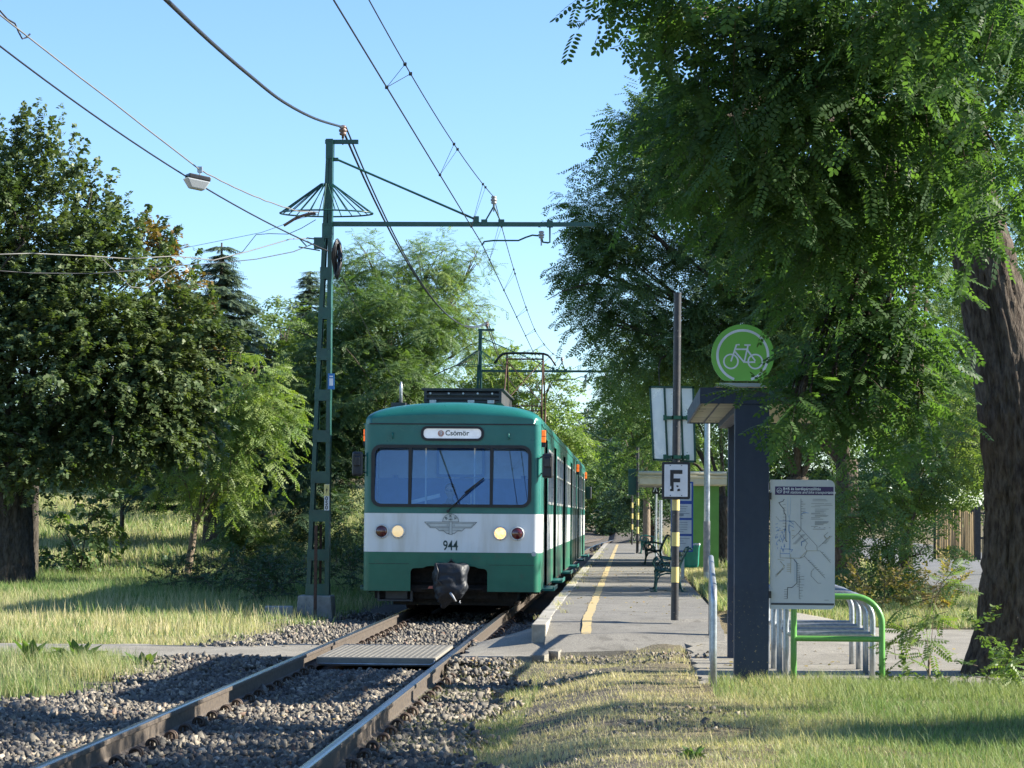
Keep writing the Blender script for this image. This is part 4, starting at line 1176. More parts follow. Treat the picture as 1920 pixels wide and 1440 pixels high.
# rusty channel posts standing against the mast
mb = MB(); a = W(592, 1152, 36.6); b = W(596, 985, 36.6); mb.bx(a.x-0.022, a.x+0.022, 36.5, 36.54, -0.1, b.z); o = mb.build('steel_post', M_RUST); tag(o, 'thin rusty steel post standing right in front of the concrete mast block', 'post')
mb = MB(); mb.bx(-4.70, -4.665, 37.2, 37.24, 0.05, 1.28); o = mb.build('steel_post', M_RUST); tag(o, 'shorter brown steel post standing inside the legs of the near mast', 'post')

# ---- wires
def span(p, q, sag, n=24, wob=0.0):
    p, q = Vector(p), Vector(q); out = []
    for k in range(n+1):
        t = k/n; v = p.lerp(q, t); v.z -= 4*sag*t*(1-t)
        if wob: v.z += wob*math.sin(t*60)+wob*math.sin(t*37+1); v.x += wob*math.cos(t*47)
        out.append(v)
    return out
def wire(name, pts_list, r, m, label, cat='wire', group=None):
    mb = MB()
    for pts in pts_list: mb.tube(pts, r, 6)
    o = mb.build(name, m); tag(o, label, cat, group); return o
def mp(k, loc):   # a point of mast k
    m_ = masts[k]; return Vector(m_.location) + loc
itop = i_top + Vector((0, 0, 0.07))
prev = Vector((mroot.x + itop.x + 0.02, YM-DM, mroot.z + itop.z - 0.1))
# near span of the feeder, fitted to where it enters the picture
nearp = P(310, -2, 18.5)
for j, (dx, lab) in enumerate(((-0.02, 'thick dark feeder cable slung from mast top to mast top'), (0.045, 'thinner feeder cable hanging close beside the thick one'))):
    pts_list = []
    if j == 0:
        a = mp(0, itop)
        ctrl = [P(310, -2, 17.0), P(400, 83, 20.5), P(470, 143, 24), P(530, 190, 28), P(590, 222, 32.5), a]
        pts = []
        far = P(200, -110, 14.0)
        ctrl = [far] + ctrl
        # Catmull-Rom through the control points
        for i in range(len(ctrl)-1):
            p0, p1, p2, p3 = ctrl[max(i-1, 0)], ctrl[i], ctrl[i+1], ctrl[min(i+2, len(ctrl)-1)]
            for k in range(6):
                t = k/6; pts.append(0.5*((2*p1) + (p2-p0)*t + (2*p0-5*p1+4*p2-p3)*t*t + (3*p1-p0-3*p2+p3)*t**3))
        pts.append(ctrl[-1]); pts_list.append(span(Vector((mroot.x + itop.x, YM - DM, mroot.z + itop.z)), far, 0.12, 10)[:-1] + pts)
    for k in range(4):
        a, b = mp(k, itop), mp(k+1, itop); a = a + Vector((dx, 0, 0)); b = b + Vector((dx, 0, 0))
        pts_list.append(span(a, b, 1.1 + 0.06*j))
    wire('feeder_cable', pts_list, 0.018 if j == 0 else 0.014, M_WIRE, lab, 'cable')
cont = L(904, 458); mess = i_mes + Vector((0, 0, 0.06))
mpt, cpt = [], []
drops = []
starts = [(-1, 0)] + [(k, k+1) for k in range(4)]
cpts = []; mpts = []
def contact_at(y):
    z = (mroot.z + cont.z); x = float(track_x(y)) - TRK + (mroot.x + cont.x)
    ph = ((y - YM)/DM) % 2; ph = ph if ph < 1 else 2-ph
    x += 0.28*(-ph)   # stagger
    return Vector((x, y, z + 0.0))
def mess_at(y):
    t = ((y - YM)/DM) % 1.0; zt = mroot.z + mess.z; zc = mroot.z + cont.z
    sag = zt - zc - 0.13
    x = float(track_x(y)) - TRK + mroot.x + mess.x - 0.10*min(t, 1-t)*2
    return Vector((x, y, zt - 4*sag*t*(1-t)))
ys = list(np.arange(9, 190, 1.0))
wire('contact_wire', [[contact_at(y) for y in ys]], 0.0085, M_WIRE, 'straight copper contact wire above the track that the pantograph touches')
mw = wire('messenger_wire', [[mess_at(y) for y in ys]], 0.0065, M_WIRE, 'sagging messenger wire with thin droppers above the contact wire')
for k in range(-1, 4):
    for t in (0.06, 0.2, 0.36, 0.5, 0.64, 0.8, 0.94):
        y = YM + DM*(k + t)
        if y < 10: continue
        c = contact_at(y); a = mess_at(y-0.28); b = mess_at(y+0.28)
        if a.z - c.z < 0.05: continue
        mb = MB(); mb.cyl(c, a, 0.0035, n=4); mb.cyl(c, b, 0.0035, n=4)
        for p in (c, a, b): mb.box(p, (0.03, 0.04, 0.03))
        mb.build('dropper', M_WIRE, mw)
# span wires on the left with the street lamp
la = W(598, 398, 36.9)
lampP = P(375, 318, 30.5)
wl = P(0, 22, 25.5); wl2 = wl + (wl - lampP)*2.2
wire('span_wire', [span(wl2, lampP, 0.04, 20, 0.004), span(lampP, W(560, 396, 35.8), 0.05, 16, 0.004), [W(560, 396, 35.8), la]], 0.009, M_WIRE_L, 'twisted pale span wire that carries the hanging street lamp')
wire('loose_cable', [[P(0, 22, 25.5)+Vector((0, 0, 0.01)), P(14, 36, 25.8), P(28, 44, 25.9), P(35, 60, 26), P(42, 73, 26), P(50, 70, 26.1), P(56, 64, 26.2)]], 0.010, M_WIRE, 'short black cable end drooping from the span wire at the top left', 'cable')
wire('power_cable', [span(P(-60, 40, 24) + (P(-60, 40, 24) - W(616, 471, 36.8))*0.0, W(616, 471, 36.8), 0.20, 20)], 0.010, M_WIRE, 'black cable running down from the top left to the near mast below the lamp', 'cable')
Q = lambda *a: [P(*p) for p in a]
pc = P(-60, 40, 24); pe = pc + (pc - P(150, 210, 27))*1.6
wire('power_cable', [[pe, pc]], 0.010, M_WIRE, 'outer length of the black cable, beyond the left edge of the picture', 'cable')
wire('service_wire', [Q((-40, 478, 30), (60, 475, 31), (170, 480, 32), (240, 485, 33), (330, 480, 34), (400, 488, 35), (470, 470, 36), (545, 448, 36.6), (600, 447, 37))], 0.008, M_WIRE_L, 'pale sagging service wire crossing in front of the linden to the near mast')
wire('service_wire', [Q((-40, 505, 30), (60, 512, 31), (170, 513, 32), (240, 508, 33), (330, 498, 34), (400, 494, 35), (480, 486, 36), (550, 472, 36.6), (600, 452, 37))], 0.007, M_WIRE, 'thin dark service wire, lower one of the pair crossing the linden')
wire('service_wire', [Q((330, 468, 40), (420, 450, 39), (490, 436, 38), (535, 420, 37.3), (560, 410, 37), (597, 402, 37))], 0.004, M_WIRE_L, 'hair thin pale wire rising to the ring of the climbing guard')
wire('jumper_cable', [Q((420, 486, 37), (455, 472, 37), (480, 440, 37), (505, 438, 37), (540, 439, 37), (565, 428, 37), (592, 412, 37))], 0.006, M_WIRE_L, 'thin pale jumper cable looping below the climbing guard', 'cable')
wire('service_wire', [Q((190, 484, 33.5), (215, 508, 34), (245, 538, 34.4), (275, 541, 34.6), (300, 520, 34.8), (340, 492, 35))], 0.006, M_WIRE_L, 'pale loop of slack wire hanging in front of the autumn tree')
mb = MB(); mb.tube(Q((532, 423, 37), (545, 415, 37), (556, 408, 37), (575, 402, 37), (592, 400, 37)), 0.022, 8)
o = mb.build('strain_insulator', M_INS); tag(o, 'brown and white strain insulator at the left rim of the climbing guard', 'insulator')
mb = MB()
for (a, b) in (((575, 446), (602, 450)), ((575, 452), (604, 468)), ((560, 463), (600, 470)), ((562, 448), (575, 462))): mb.cyl(P(*a, 37), P(*b, 37), 0.010, n=5)
mb.box(P(599, 456, 36.9), (0.16, 0.1, 0.17)); o = mb.build('wire_anchor', M_GREEN_DK); tag(o, 'dark green anchor bracket that ties the service wires to the near mast', 'bracket')
wire('mast_wire', [Q((642, 520, 37), (665, 570, 42), (700, 640, 48), (725, 690, 54), (762, 745, 60))], 0.006, M_WIRE, 'thin dark wire dropping from the cable coil towards the train roof')
lm = empty('hanging_street_lamp', lampP - Vector((0.0, 0, 0.0)))
lm.scale = (1.2, 1.2, 1.2)
tag(lm, 'box shaped street lamp with clear cover hanging from the span wire', 'street lamp')
M_LCOVER = mat('lamp_cover', (0.40, 0.43, 0.44), 0.15, col2=(0.42, 0.44, 0.44), scale=10)
mb = MB(); mb.box((0, 0, 0.0), (0.05, 0.05, 0.06)); mb.cyl((0, 0, 0), (0, 0, -0.07), 0.012, n=6); mb.build('hanger', M_GALV, lm)
rz = Matrix.Rotation(R(28), 4, 'Z') @ Matrix.Rotation(R(8), 4, 'Y')
mb = MB(); mb.box((-0.02, 0, -0.09), (0.24, 0.16, 0.05), rz, bev=0.012); mb.build('lamp_housing', M_BLACK, lm)
mb = MB(); bm = mb.bm
vs = [bm.verts.new(rz @ Vector(v)) for v in ((-0.13, -0.085, -0.115), (0.13, -0.085, -0.115), (0.13, 0.085, -0.115), (-0.13, 0.085, -0.115), (-0.06, -0.055, -0.21), (0.09, -0.055, -0.21), (0.09, 0.055, -0.21), (-0.06, 0.055, -0.21))]
for v in vs: v.co.x -= 0.02
for f in ((0, 1, 2, 3), (4, 5, 6, 7), (0, 1, 5, 4), (1, 2, 6, 5), (2, 3, 7, 6), (3, 0, 4, 7)): bm.faces.new([vs[i] for i in f])
mb.build('lamp_cover', M_LCOVER, lm, bev=0.012)
# concrete cable trough beside the mast
mb = MB(); a = P(523, 1150, 36.5); mb.box((a.x, 36.5, -0.05), (0.42, 0.5, 0.22), R(8), bev=0.02); o = mb.build('cable_trough', M_CONC); tag(o, 'low grey concrete cable box in the weeds left of the mast block', 'cable box')
# ================================================================== STREET FURNITURE
M_YELP = mat('post_yellow', (0.62, 0.50, 0.16), 0.5, col2=(0.52, 0.42, 0.15), scale=12, col3=(0.10, 0.08, 0.05), scale3=25, lo3=0.68, hi3=0.72)
M_BLKP = mat('post_black', (0.016, 0.017, 0.02), 0.42, col2=(0.035, 0.03, 0.028), scale=14, col3=(0.22, 0.20, 0.17), scale3=30, lo3=0.66, hi3=0.70)
M_CLAMP = mat('clamp_green', (0.02, 0.11, 0.06), 0.5, col2=(0.3, 0.3, 0.28), scale=20, lo=0.6, hi=0.7)
M_SHEET = mat('mirror_back', (0.80, 0.84, 0.86), 0.3, 0.55, col2=(0.68, 0.74, 0.78), scale=3, col3=(0.85, 0.88, 0.9), scale3=6, lo3=0.6, hi3=0.7)
def on(px, py, y): return P(px, py, y)
# ---- F signal post with mirror
YS = 28.1
base = P(1265, 1159, YS); zb_ = base.z
sp = empty('signal_post', (base.x, YS, zb_)); tag(sp, 'tall black pipe post with yellow bands, carrying an F sign and a platform mirror', 'signal post')
def Ls(px, py, dy=0): q = P(px, py, YS+dy); return Vector((q.x-base.x, dy, q.z-zb_))
zs = [Ls(1267, py).z for py in (1163, 1092, 1063, 1024, 998, 957, 937, 551)]
mb = MB(); topx = Ls(1270.5, 551)
def axis(z): return Vector((topx.x*z/topx.z, 0, z))
mb = MB()
for (z0, z1) in ((zs[0], zs[1]), (zs[2], zs[3]), (zs[4], zs[5]), (zs[6], zs[7])): mb.cyl(axis(z0), axis(z1), 0.044, 0.043, n=24)
mb.cyl(axis(zs[7]), axis(zs[7]+0.012), 0.046, n=24)
mb.build('pipe', M_BLKP, sp, smooth=None)
for (z0, z1) in ((zs[1], zs[2]), (zs[3], zs[4]), (zs[5], zs[6])):
    mb = MB(); mb.cyl(axis(z0), axis(z1), 0.0445, n=24); mb.build('yellow_band', M_YELP, sp)
fa, fb = Ls(1240.5, 936), Ls(1294, 866.5); fcx, fcz = (fa.x+fb.x)/2, (fa.z+fb.z)/2; fw, fh = fb.x-fa.x, fb.z-fa.z
fp = plate('sign_plate', rrect(fcx, fcz, fw, fh, 0.022), [], -0.075, 0.025, M_BLKP, sp)
plate('white_field', rrect(fcx, fcz, fw-0.058, fh-0.058, 0.006), [], -0.079, 0.004, M_WHITE, fp)
h = fh*0.57; w = fw*0.43; x0 = fcx - w*0.48; t = fw*0.125
plate('letter_F', [(x0, fcz-h/2), (x0+t, fcz-h/2), (x0+t, fcz-0.02), (x0+w*0.82, fcz-0.02), (x0+w*0.82, fcz+0.025), (x0+t, fcz+0.025), (x0+t, fcz+h/2-0.045), (x0+w, fcz+h/2-0.045), (x0+w, fcz+h/2), (x0, fcz+h/2)], [], -0.0815, 0.002, M_BLACK, fp)
plates('paint_chip', [([(x0-0.03, fcz-h/2+0.01), (x0+0.015, fcz-h/2+0.03), (x0+0.01, fcz-h/2+0.065), (x0-0.012, fcz-h/2+0.03)], [])], -0.083, 0.001, M_WHITE, fp)
plates('paint_smear', [([(x0+0.075, fcz-h/2+0.07), (x0+0.10, fcz-h/2+0.06), (x0+0.088, fcz-h/2+0.045), (x0+0.07, fcz-h/2+0.055)], []), ([(x0+0.08, fcz-h/2+0.0), (x0+0.115, fcz-h/2+0.005), (x0+0.11, fcz-h/2+0.03), (x0+0.085, fcz-h/2+0.025)], [])], -0.083, 0.001, M_BLACK, fp)
mb = MB()
for sx in (-1, 1):
    for sz in (-1, 1): mb.cyl((fcx+sx*fw*0.2, -0.079, fcz+sz*(fh/2-0.042)), (fcx+sx*fw*0.2, -0.084, fcz+sz*(fh/2-0.042)), 0.006, n=8)
mb.build('sign_screw', M_BLACK, fp)
# mirror behind the pipe, seen from its back, three panels in a green frame, slightly tilted
mt = [Ls(1217, 723), Ls(1301.5, 724), Ls(1305.5, 867), Ls(1224, 863)]
mc = sum(mt, Vector())/4
mir_ = MB()
def quad_frame(c, w, y0, y1):
    mb = MB(); n = 4
    for k in range(4):
        a, b = c[k], c[(k+1) % 4]; d = (b-a).normalized(); nrm = Vector((-d.z, 0, d.x))
        cen = sum(c, Vector())/4
        if nrm.dot(cen-a) < 0: nrm = -nrm
        vs = [a, b, b+nrm*w, a+nrm*w]
        A = [mb.bm.verts.new((v.x, y0, v.z)) for v in vs]; B = [mb.bm.verts.new((v.x, y1, v.z)) for v in vs]
        mb.bm.faces.new(A); mb.bm.faces.new(B[::-1])
        for j in range(4): mb.bm.faces.new((A[j], B[j], B[(j+1) % 4], A[(j+1) % 4]))
    return mb
def off(v, y): return Vector((v.x, y, v.z))
mf = quad_frame([v for v in mt], 0.022, 0.075, 0.12)
for tt in (0.34, 0.70):
    a = mt[0].lerp(mt[1], tt); b = mt[3].lerp(mt[2], tt)
    mf.prism([(a.x-0.012, a.z), (a.x+0.012, a.z), (b.x+0.012, b.z), (b.x-0.012, b.z)], 0.07, 0.1)
mfo = mf.build('mirror_frame', M_GREEN_DK, sp)
for t0_, t1_ in ((0.02, 0.335), (0.345, 0.695), (0.705, 0.98)):
    a, b, c, d = mt[0].lerp(mt[1], t0_), mt[0].lerp(mt[1], t1_), mt[3].lerp(mt[2], t1_), mt[3].lerp(mt[2], t0_)
    mb = MB(); mb.prism([(a.x, a.z-0.01), (b.x, b.z-0.01), (c.x, c.z+0.01), (d.x, d.z+0.01)], 0.095, 0.105); mb.build('back_panel', M_SHEET, mfo)
for py in (783, 857):
    mb = MB(); q = Ls(1270, py); mb.bx(q.x-0.14, q.x+0.13, 0.04, 0.062, q.z-0.02, q.z+0.02); mb.bx(q.x-0.06, q.x+0.06, -0.055, -0.04, q.z-0.02, q.z+0.02); mb.bx(q.x-0.06, q.x-0.045, -0.055, 0.06, q.z-0.02, q.z+0.02); mb.bx(q.x+0.045, q.x+0.06, -0.055, 0.06, q.z-0.02, q.z+0.02)
    mb.bx(q.x-0.16, q.x-0.12, 0.03, 0.075, q.z-0.03, q.z+0.03); mb.bx(q.x+0.10, q.x+0.14, 0.03, 0.075, q.z-0.03, q.z+0.03)
    mb.build('clamp', M_CLAMP, sp)

# ---- bicycle parking shelter
M_NAVY = mat('anthracite_steel', (0.014, 0.027, 0.055), 0.5, col2=(0.019, 0.034, 0.065), scale=5, stretch=(1, 1, 0.4), bump=0.15, bscale=12, bdist=0.004)
def _speckle():
    nt = M_NAVY.node_tree; b = nt.nodes['Principled BSDF']; src = b.inputs['Base Color'].links[0].from_socket
    tc = nt.nodes.new('ShaderNodeTexCoord'); sp_ = nt.nodes.new('ShaderNodeSeparateXYZ'); nt.links.new(tc.outputs['Object'], sp_.inputs[0])
    f, _ = noise_fac(nt, 42, 2, 0.64, 0.67)
    mr = nt.nodes.new('ShaderNodeMapRange'); mr.inputs['From Min'].default_value = 0.95; mr.inputs['From Max'].default_value = 0.0; mr.inputs['To Min'].default_value = 0; mr.inputs['To Max'].default_value = 0.8
    nt.links.new(sp_.outputs['Z'], mr.inputs['Value'])
    mu = nt.nodes.new('ShaderNodeMath'); mu.operation = 'MULTIPLY'; nt.links.new(f, mu.inputs[0]); nt.links.new(mr.outputs[0], mu.inputs[1])
    c = ramp_mix(nt, mu.outputs[0], src, (0.33, 0.26, 0.12)); nt.links.new(c, b.inputs['Base Color'])
_speckle()
M_LIME = mat('green_sign_paint', (0.20, 0.52, 0.085), 0.4, col2=(0.18, 0.48, 0.08), scale=2)
M_LIMEP = mat('green_tube_paint', (0.13, 0.35, 0.08), 0.3, col2=(0.12, 0.32, 0.075), scale=3, coat=0.3)
YB = 21.2
pb0 = P(1376.5, 1281, YB); pb1 = P(1441.5, 1281, YB)
bs = empty('bicycle_shelter', ((pb0.x+pb1.x)/2, YB, 0.0)); tag(bs, 'dark blue steel bicycle shelter with a round green bicycle sign and a route map board', 'shelter')
bx0, by0 = bs.location.x, YB
def Lb(px, py, dy=0.0): q = P(px, py, YB+dy); return Vector((q.x-bx0, dy, q.z))
pl0, pr0 = Lb(1376.5, 1270), Lb(1441.5, 1270); ztop = Lb(1380, 727).z; zsof = Lb(1380, 757).z
mb = MB(); mb.bx(pl0.x, pr0.x, 0, 0.16, -0.15, zsof); mb.build('pillar', M_NAVY, bs, bev=0.006)
q0 = Lb(1364.5, 1227, 4.3)
mb = MB(); mb.bx(q0.x, q0.x+0.30, 4.3, 4.46, -0.1, zsof); mb.build('pillar', M_NAVY, bs, bev=0.006)
xl = Lb(1312.5, 740).x; xr = Lb(1720, 740).x
Dp = 4.62
mb = MB(); mb.bx(xl+0.005, xr-0.005, -0.02, -0.0, zsof, ztop); mb.bx(xl+0.19, xl+0.196, -0.026, -0.02, zsof, ztop); mb.bx(xl, xl+0.02, 0.0, Dp, zsof, ztop); mb.bx(xr-0.02, xr, 0.0, Dp, zsof, ztop); mb.bx(xl+0.02, xr-0.02, Dp-0.02, Dp, zsof, ztop); mb.build('fascia', M_NAVY, bs)
M_ALU = mat('roof_edge_metal', (0.30, 0.35, 0.38), 0.35, 0.4)
mb = MB(); mb.bx(xl+0.14, xr-0.05, -0.10, Dp, ztop+0.004, ztop+0.035); mb.build('roof_glass', glass_mat('roof_glass', (0.80, 0.88, 0.86), 1.5), bs)
mb = MB(); mb.bx(xl+0.17, xl+0.30, -0.12, -0.1, ztop+0.012, ztop+0.03); mb.bx(xl+0.14, xr-0.05, -0.115, -0.10, ztop+0.004, ztop+0.035); mb.build('roof_edge', M_ALU, bs)
M_SLAT = mat('soffit_metal', (0.78, 0.70, 0.48), 0.3, 0.3, col2=(0.60, 0.53, 0.36), scale=2.0, stretch=(0.6, 5, 1))
mb = MB(); nsl = 22
for k in range(nsl):
    y0 = 0.02 + (Dp-0.06)*k/nsl
    mb.bx(xl+0.03, xr-0.03, y0, y0+(Dp-0.06)/nsl*0.15, zsof+0.004, zsof+0.03)
mb.build('soffit_slats', M_SLAT, bs)
mb = MB(); mb.bx(xl+0.16, xl+0.17, 0.02, Dp-0.04, zsof-0.004, zsof+0.01); mb.bx(pl0.x+0.02, pl0.x+0.14, 0.1, Dp-0.05, zsof-0.05, zsof+0.006); mb.bx(xr-0.5, xr-0.38, 0.1, Dp-0.05, zsof-0.05, zsof+0.006); mb.build('roof_beam', M_NAVY, bs)
# sign disc, flat cut at the bottom
sc_ = Lb(1392, 667.5); Rd = (58.5)*YB/F_PX; cut = Lb(1392, 714.5).z
def cutcirc(r, n=64):
    pts = [(sc_.x + r*math.cos(2*math.pi*k/n), max(cut, sc_.z + r*math.sin(2*math.pi*k/n))) for k in range(n)]; return pts
disc = plate('round_sign', cutcirc(Rd), [], -0.06, 0.04, M_LIME, bs)
ro, ri = Rd*0.845, Rd*0.765
a0_ = math.degrees(math.asin(max(-0.999, (cut-sc_.z+0.002)/ro)))
arc_o = circle(sc_.x, sc_.z, ro, 60, a0_, 180-a0_); arc_i = circle(sc_.x, sc_.z, ri, 60, a0_, 180-a0_)
M_SIGNW = mat('sign_white', (0.78, 0.82, 0.88), 0.4)
plate('sign_ring', arc_o + arc_i[::-1], [], -0.0625, 0.002, M_SIGNW, disc)
s = Rd/1.0
def B_(x, z): return (sc_.x + x*s, sc_.z + z*s)
k_ = 0.045
def ln(pts, w=0.052): return (strip2d([B_(*p) for p in pts], w*s), [])
cyc = []
for (cx, cz) in ((-0.375, -0.19), (0.40, -0.19)):
    c = B_(cx, cz); cyc.append((circle(c[0], c[1], 0.25*s, 36), [circle(c[0], c[1], 0.20*s, 36)]))
for i_, ls in enumerate(([(-0.375, -0.19), (-0.20, 0.345), (-0.10, 0.345)], [(-0.24, 0.20), (0.18, 0.20)], [(0.21, 0.345), (0.21, 0.345)], [(-0.25, 0.13), (0.04, -0.21), (0.40, -0.21)], [(0.05, -0.20), (0.17, 0.33)], [(0.15, 0.17), (0.40, -0.17)], [(0.05, 0.335), (0.25, 0.335)], [(0.04, -0.21), (0.02, -0.215)])):
    if len(ls) == 2 and ls[0] == ls[1]: continue
    cyc.append(ln(ls))
for i_, c in enumerate(cyc):
    plate('bicycle_symbol', c[0], c[1], -0.0625-0.0004*i_, 0.002, M_SIGNW, disc)
# map board
b0_, b1_ = Lb(1444, 1142), Lb(1566, 900); cxm, czm = (b0_.x+b1_.x)/2, (b0_.z+b1_.z)/2; wm, hm = b1_.x-b0_.x, b1_.z-b0_.z
M_BOARD = mat('board_grey', (0.56, 0.58, 0.60), 0.35, col2=(0.48, 0.51, 0.54), scale=1.5, coat=0.3)
def mboard():
    o = []; r = 0.05
    x0, x1, z0, z1 = b0_.x, b1_.x, b0_.z, b1_.z
    return [(x0, z0), (x1-r, z0)] + circle(x1-r, z0+r, r, 6, -90, 0) + circle(x1-r, z1-r, r, 6, 0, 90) + [(x0, z1)]
bd = plate('map_board', mboard(), [], 0.03, 0.025, M_BOARD, bs)
yb = 0.0285
def U(u, v): return (b0_.x + wm*(u-65)/(707-65), b1_.z - hm*(v-97)/(1352-97))   # (u, v) in the enlarged view of the board
M_PURP = mat('header_purple', (0.045, 0.028, 0.12), 0.4)
M_MAPK = mat('map_black', (0.035, 0.04, 0.05), 0.6); M_MAPB = mat('map_blue', (0.05, 0.22, 0.55), 0.6); M_MAPO = mat('map_ochre', (0.38, 0.30, 0.12), 0.6); M_MAPW = mat('map_pale_blue', (0.33, 0.48, 0.66), 0.6)
def rect(u0, v0, u1, v1): a, b = U(u0, v0), U(u1, v1); return ([(a[0], b[1]), (b[0], b[1]), (b[0], a[1]), (a[0], a[1])], [])
hdm = plates('header_band', [rect(113, 163, 693, 245)], yb-0.001, 0.002, M_PURP, bd)
c = U(156, 202); rr = 27/642*wm
plates('header_symbol', [(circle(c[0], c[1], rr, 24), [circle(c[0], c[1], rr*0.85, 24)]), (circle(c[0]-rr*0.38, c[1]-rr*0.2, rr*0.3, 16), [circle(c[0]-rr*0.38, c[1]-rr*0.2, rr*0.2, 16)]), (circle(c[0]+rr*0.38, c[1]-rr*0.2, rr*0.3, 16), [circle(c[0]+rr*0.38, c[1]-rr*0.2, rr*0.2, 16)]), (strip2d([(c[0]-rr*0.38, c[1]-rr*0.2), (c[0]-rr*0.1, c[1]+rr*0.35), (c[0]+rr*0.2, c[1]+rr*0.3), (c[0]+rr*0.38, c[1]-rr*0.2)], rr*0.12), [])], yb-0.003, 0.0015, M_SIGNW, hdm)
a = U(193, 186); text('header_line', 'B+R és kerékpárszállítás', a[0], a[1], yb-0.003, 0.0335, M_SIGNW, hdm, ext=0.0005, align='LEFT', bold=0.0006, sx=0.98)
a = U(193, 219); text('header_line', 'B+R stations and bike transportation', a[0], a[1], yb-0.003, 0.0335, M_SIGNW, hdm, ext=0.0005, align='LEFT', shear=0.2, bold=0.0003, sx=0.9)
def lines_(name, polys, w, m, yy):
    w *= 1.45
    plates(name, [(q_, []) for pl_ in polys for q_ in segs([U(*p) for p in pl_], w)], yy, 0.0008, m, bd)
lines_('map_lines', [[(205, 285), (190, 308), (150, 320), (172, 350), (203, 385), (203, 415), (221, 440), (221, 690), (232, 700)]], 0.0032, M_MAPK, yb-0.001)
lines_('map_lines', [[(300, 868), (331, 905), (331, 1100), (283, 1143), (240, 1143), (236, 1250)]], 0.0032, M_MAPK, yb-0.0012)
thin = [[(370, 280), (370, 580)], [(370, 580), (345, 615), (440, 715)], [(300, 495), (370, 570), (530, 740), (532, 780)], [(370, 590), (285, 670)], [(545, 750), (660, 640)], [(640, 604), (598, 640), (620, 668)], [(430, 785), (560, 785), (665, 898)], [(430, 790), (405, 840), (610, 1048)], [(505, 950), (472, 990), (472, 1030), (540, 1098), (570, 1098)], [(355, 1020), (355, 1252)], [(122, 455), (155, 490)], [(165, 890), (210, 935)], [(120, 1040), (210, 950)], [(120, 1025), (190, 960)], [(405, 840), (360, 858)], [(300, 860), (165, 856), (165, 780)], [(375, 735), (375, 700), (440, 665)], [(430, 715), (410, 760), (430, 785)]]
for k in range(8): thin.append([(370, 310+k*23), (370+random.choice((20, 44)), 310+k*23)])
for k in range(14): thin.append([(333, 910+k*17), (333+random.choice((18, 30)), 910+k*17)])
for k in range(9): thin.append([(355, 1035+k*27), (355+random.choice((18, 35, 48)), 1035+k*27)])
for k in range(5): thin.append([(205+0*k, 1163+k*22), (234, 1163+k*22)])
for k in range(9): thin.append([(190, 340+k*30), (218, 340+k*30)])
for k in range(10): thin.append([(290+k*10, 720-k*10), (325+k*10, 720-k*10)])
for k in range(7): thin.append([(580+k*12, 715-k*12), (620+k*10, 715-k*12)])
for k in range(9): thin.append([(440+k*18, 880+k*17), (462+k*18, 880+k*17)])
for k in range(5): thin.append([(575+k*18, 800+k*18), (595+k*18, 800+k*18)])
lines_('map_lines', thin, 0.0015, M_MAPK, yb-0.0015)
blue = [[(250, 460+k*37 if k else 500), (300, 500+k*30)] for k in range(0, 3)] + [[(240, 770), (290, 775), (270, 800)], [(165, 770), (262, 770)], [(165, 815), (262, 815)], [(262, 600), (262, 770)], [(250, 540), (250, 600), (262, 620)], [(155, 498), (290, 498)], [(378, 740), (378, 700), (410, 690)], [(370, 440), (400, 412), (445, 420)]]
for k in range(26):
    x = 118 + random.random()*95; z = 560 + random.random()*220; blue.append([(x, z), (x+random.uniform(-6, 6), z+random.uniform(10, 34))])
for k in range(8): blue.append([(118+k*3, 530+k*34), (140, 525+k*33)])
lines_('map_lines', blue, 0.0024, M_MAPB, yb-0.0018)
lines_('river', [[(240, 265), (240, 440), (258, 470), (258, 850)], [(266, 265), (266, 430), (250, 460)], [(312, 870), (312, 1090)], [(327, 880), (327, 1080)]], 0.0018, M_MAPW, yb-0.0008)
och = [[(270, 820), (270, 1005)], [(165, 856), (360, 858), (430, 785)], [(140, 870), (205, 880)], [(170, 890), (205, 935), (130, 1030)], [(600, 640), (630, 668), (665, 640)], [(430, 785), (530, 785)], [(150, 590), (190, 590)], [(150, 680), (170, 700)], [(280, 590), (305, 590)], [(280, 640), (305, 640)]]
for k in range(5): och.append([(232, 915+k*18), (268, 915+k*18)])
lines_('map_lines', och, 0.0018, M_MAPO, yb-0.002)
leg_ = []
for v, u0, u1 in ((285, 490, 620), (300, 490, 630), (326, 473, 600), (328, 610, 672), (343, 510, 680), (358, 473, 560), (380, 510, 645), (398, 510, 620), (408, 510, 600), (420, 473, 560), (428, 473, 615), (442, 510, 640), (450, 510, 630), (463, 473, 560), (478, 473, 590), (500, 510, 645), (508, 510, 640), (516, 510, 630), (524, 510, 600), (532, 510, 590), (548, 473, 535), (575, 490, 610), (560, 500, 512), (560, 550, 562), (560, 600, 612), (560, 650, 662), (1262, 605, 645)):
    leg_.append([(u0, v), (u1, v)])
lines_('legend_text', leg_, 0.0028, mat('legend_grey', (0.27, 0.29, 0.31), 0.6), yb-0.001)
plates('footer_band', [rect(75, 1292, 700, 1312)], yb-0.001, 0.002, mat('footer_dark', (0.05, 0.055, 0.07), 0.5), bd)
mb = MB()
for pz_ in (930, 1115):
    q = Lb(1442, pz_); mb.bx(pr0.x, pr0.x+0.02, 0.0, 0.07, q.z-0.03, q.z+0.03)
mb.build('board_clamp', M_BLACK, bs)

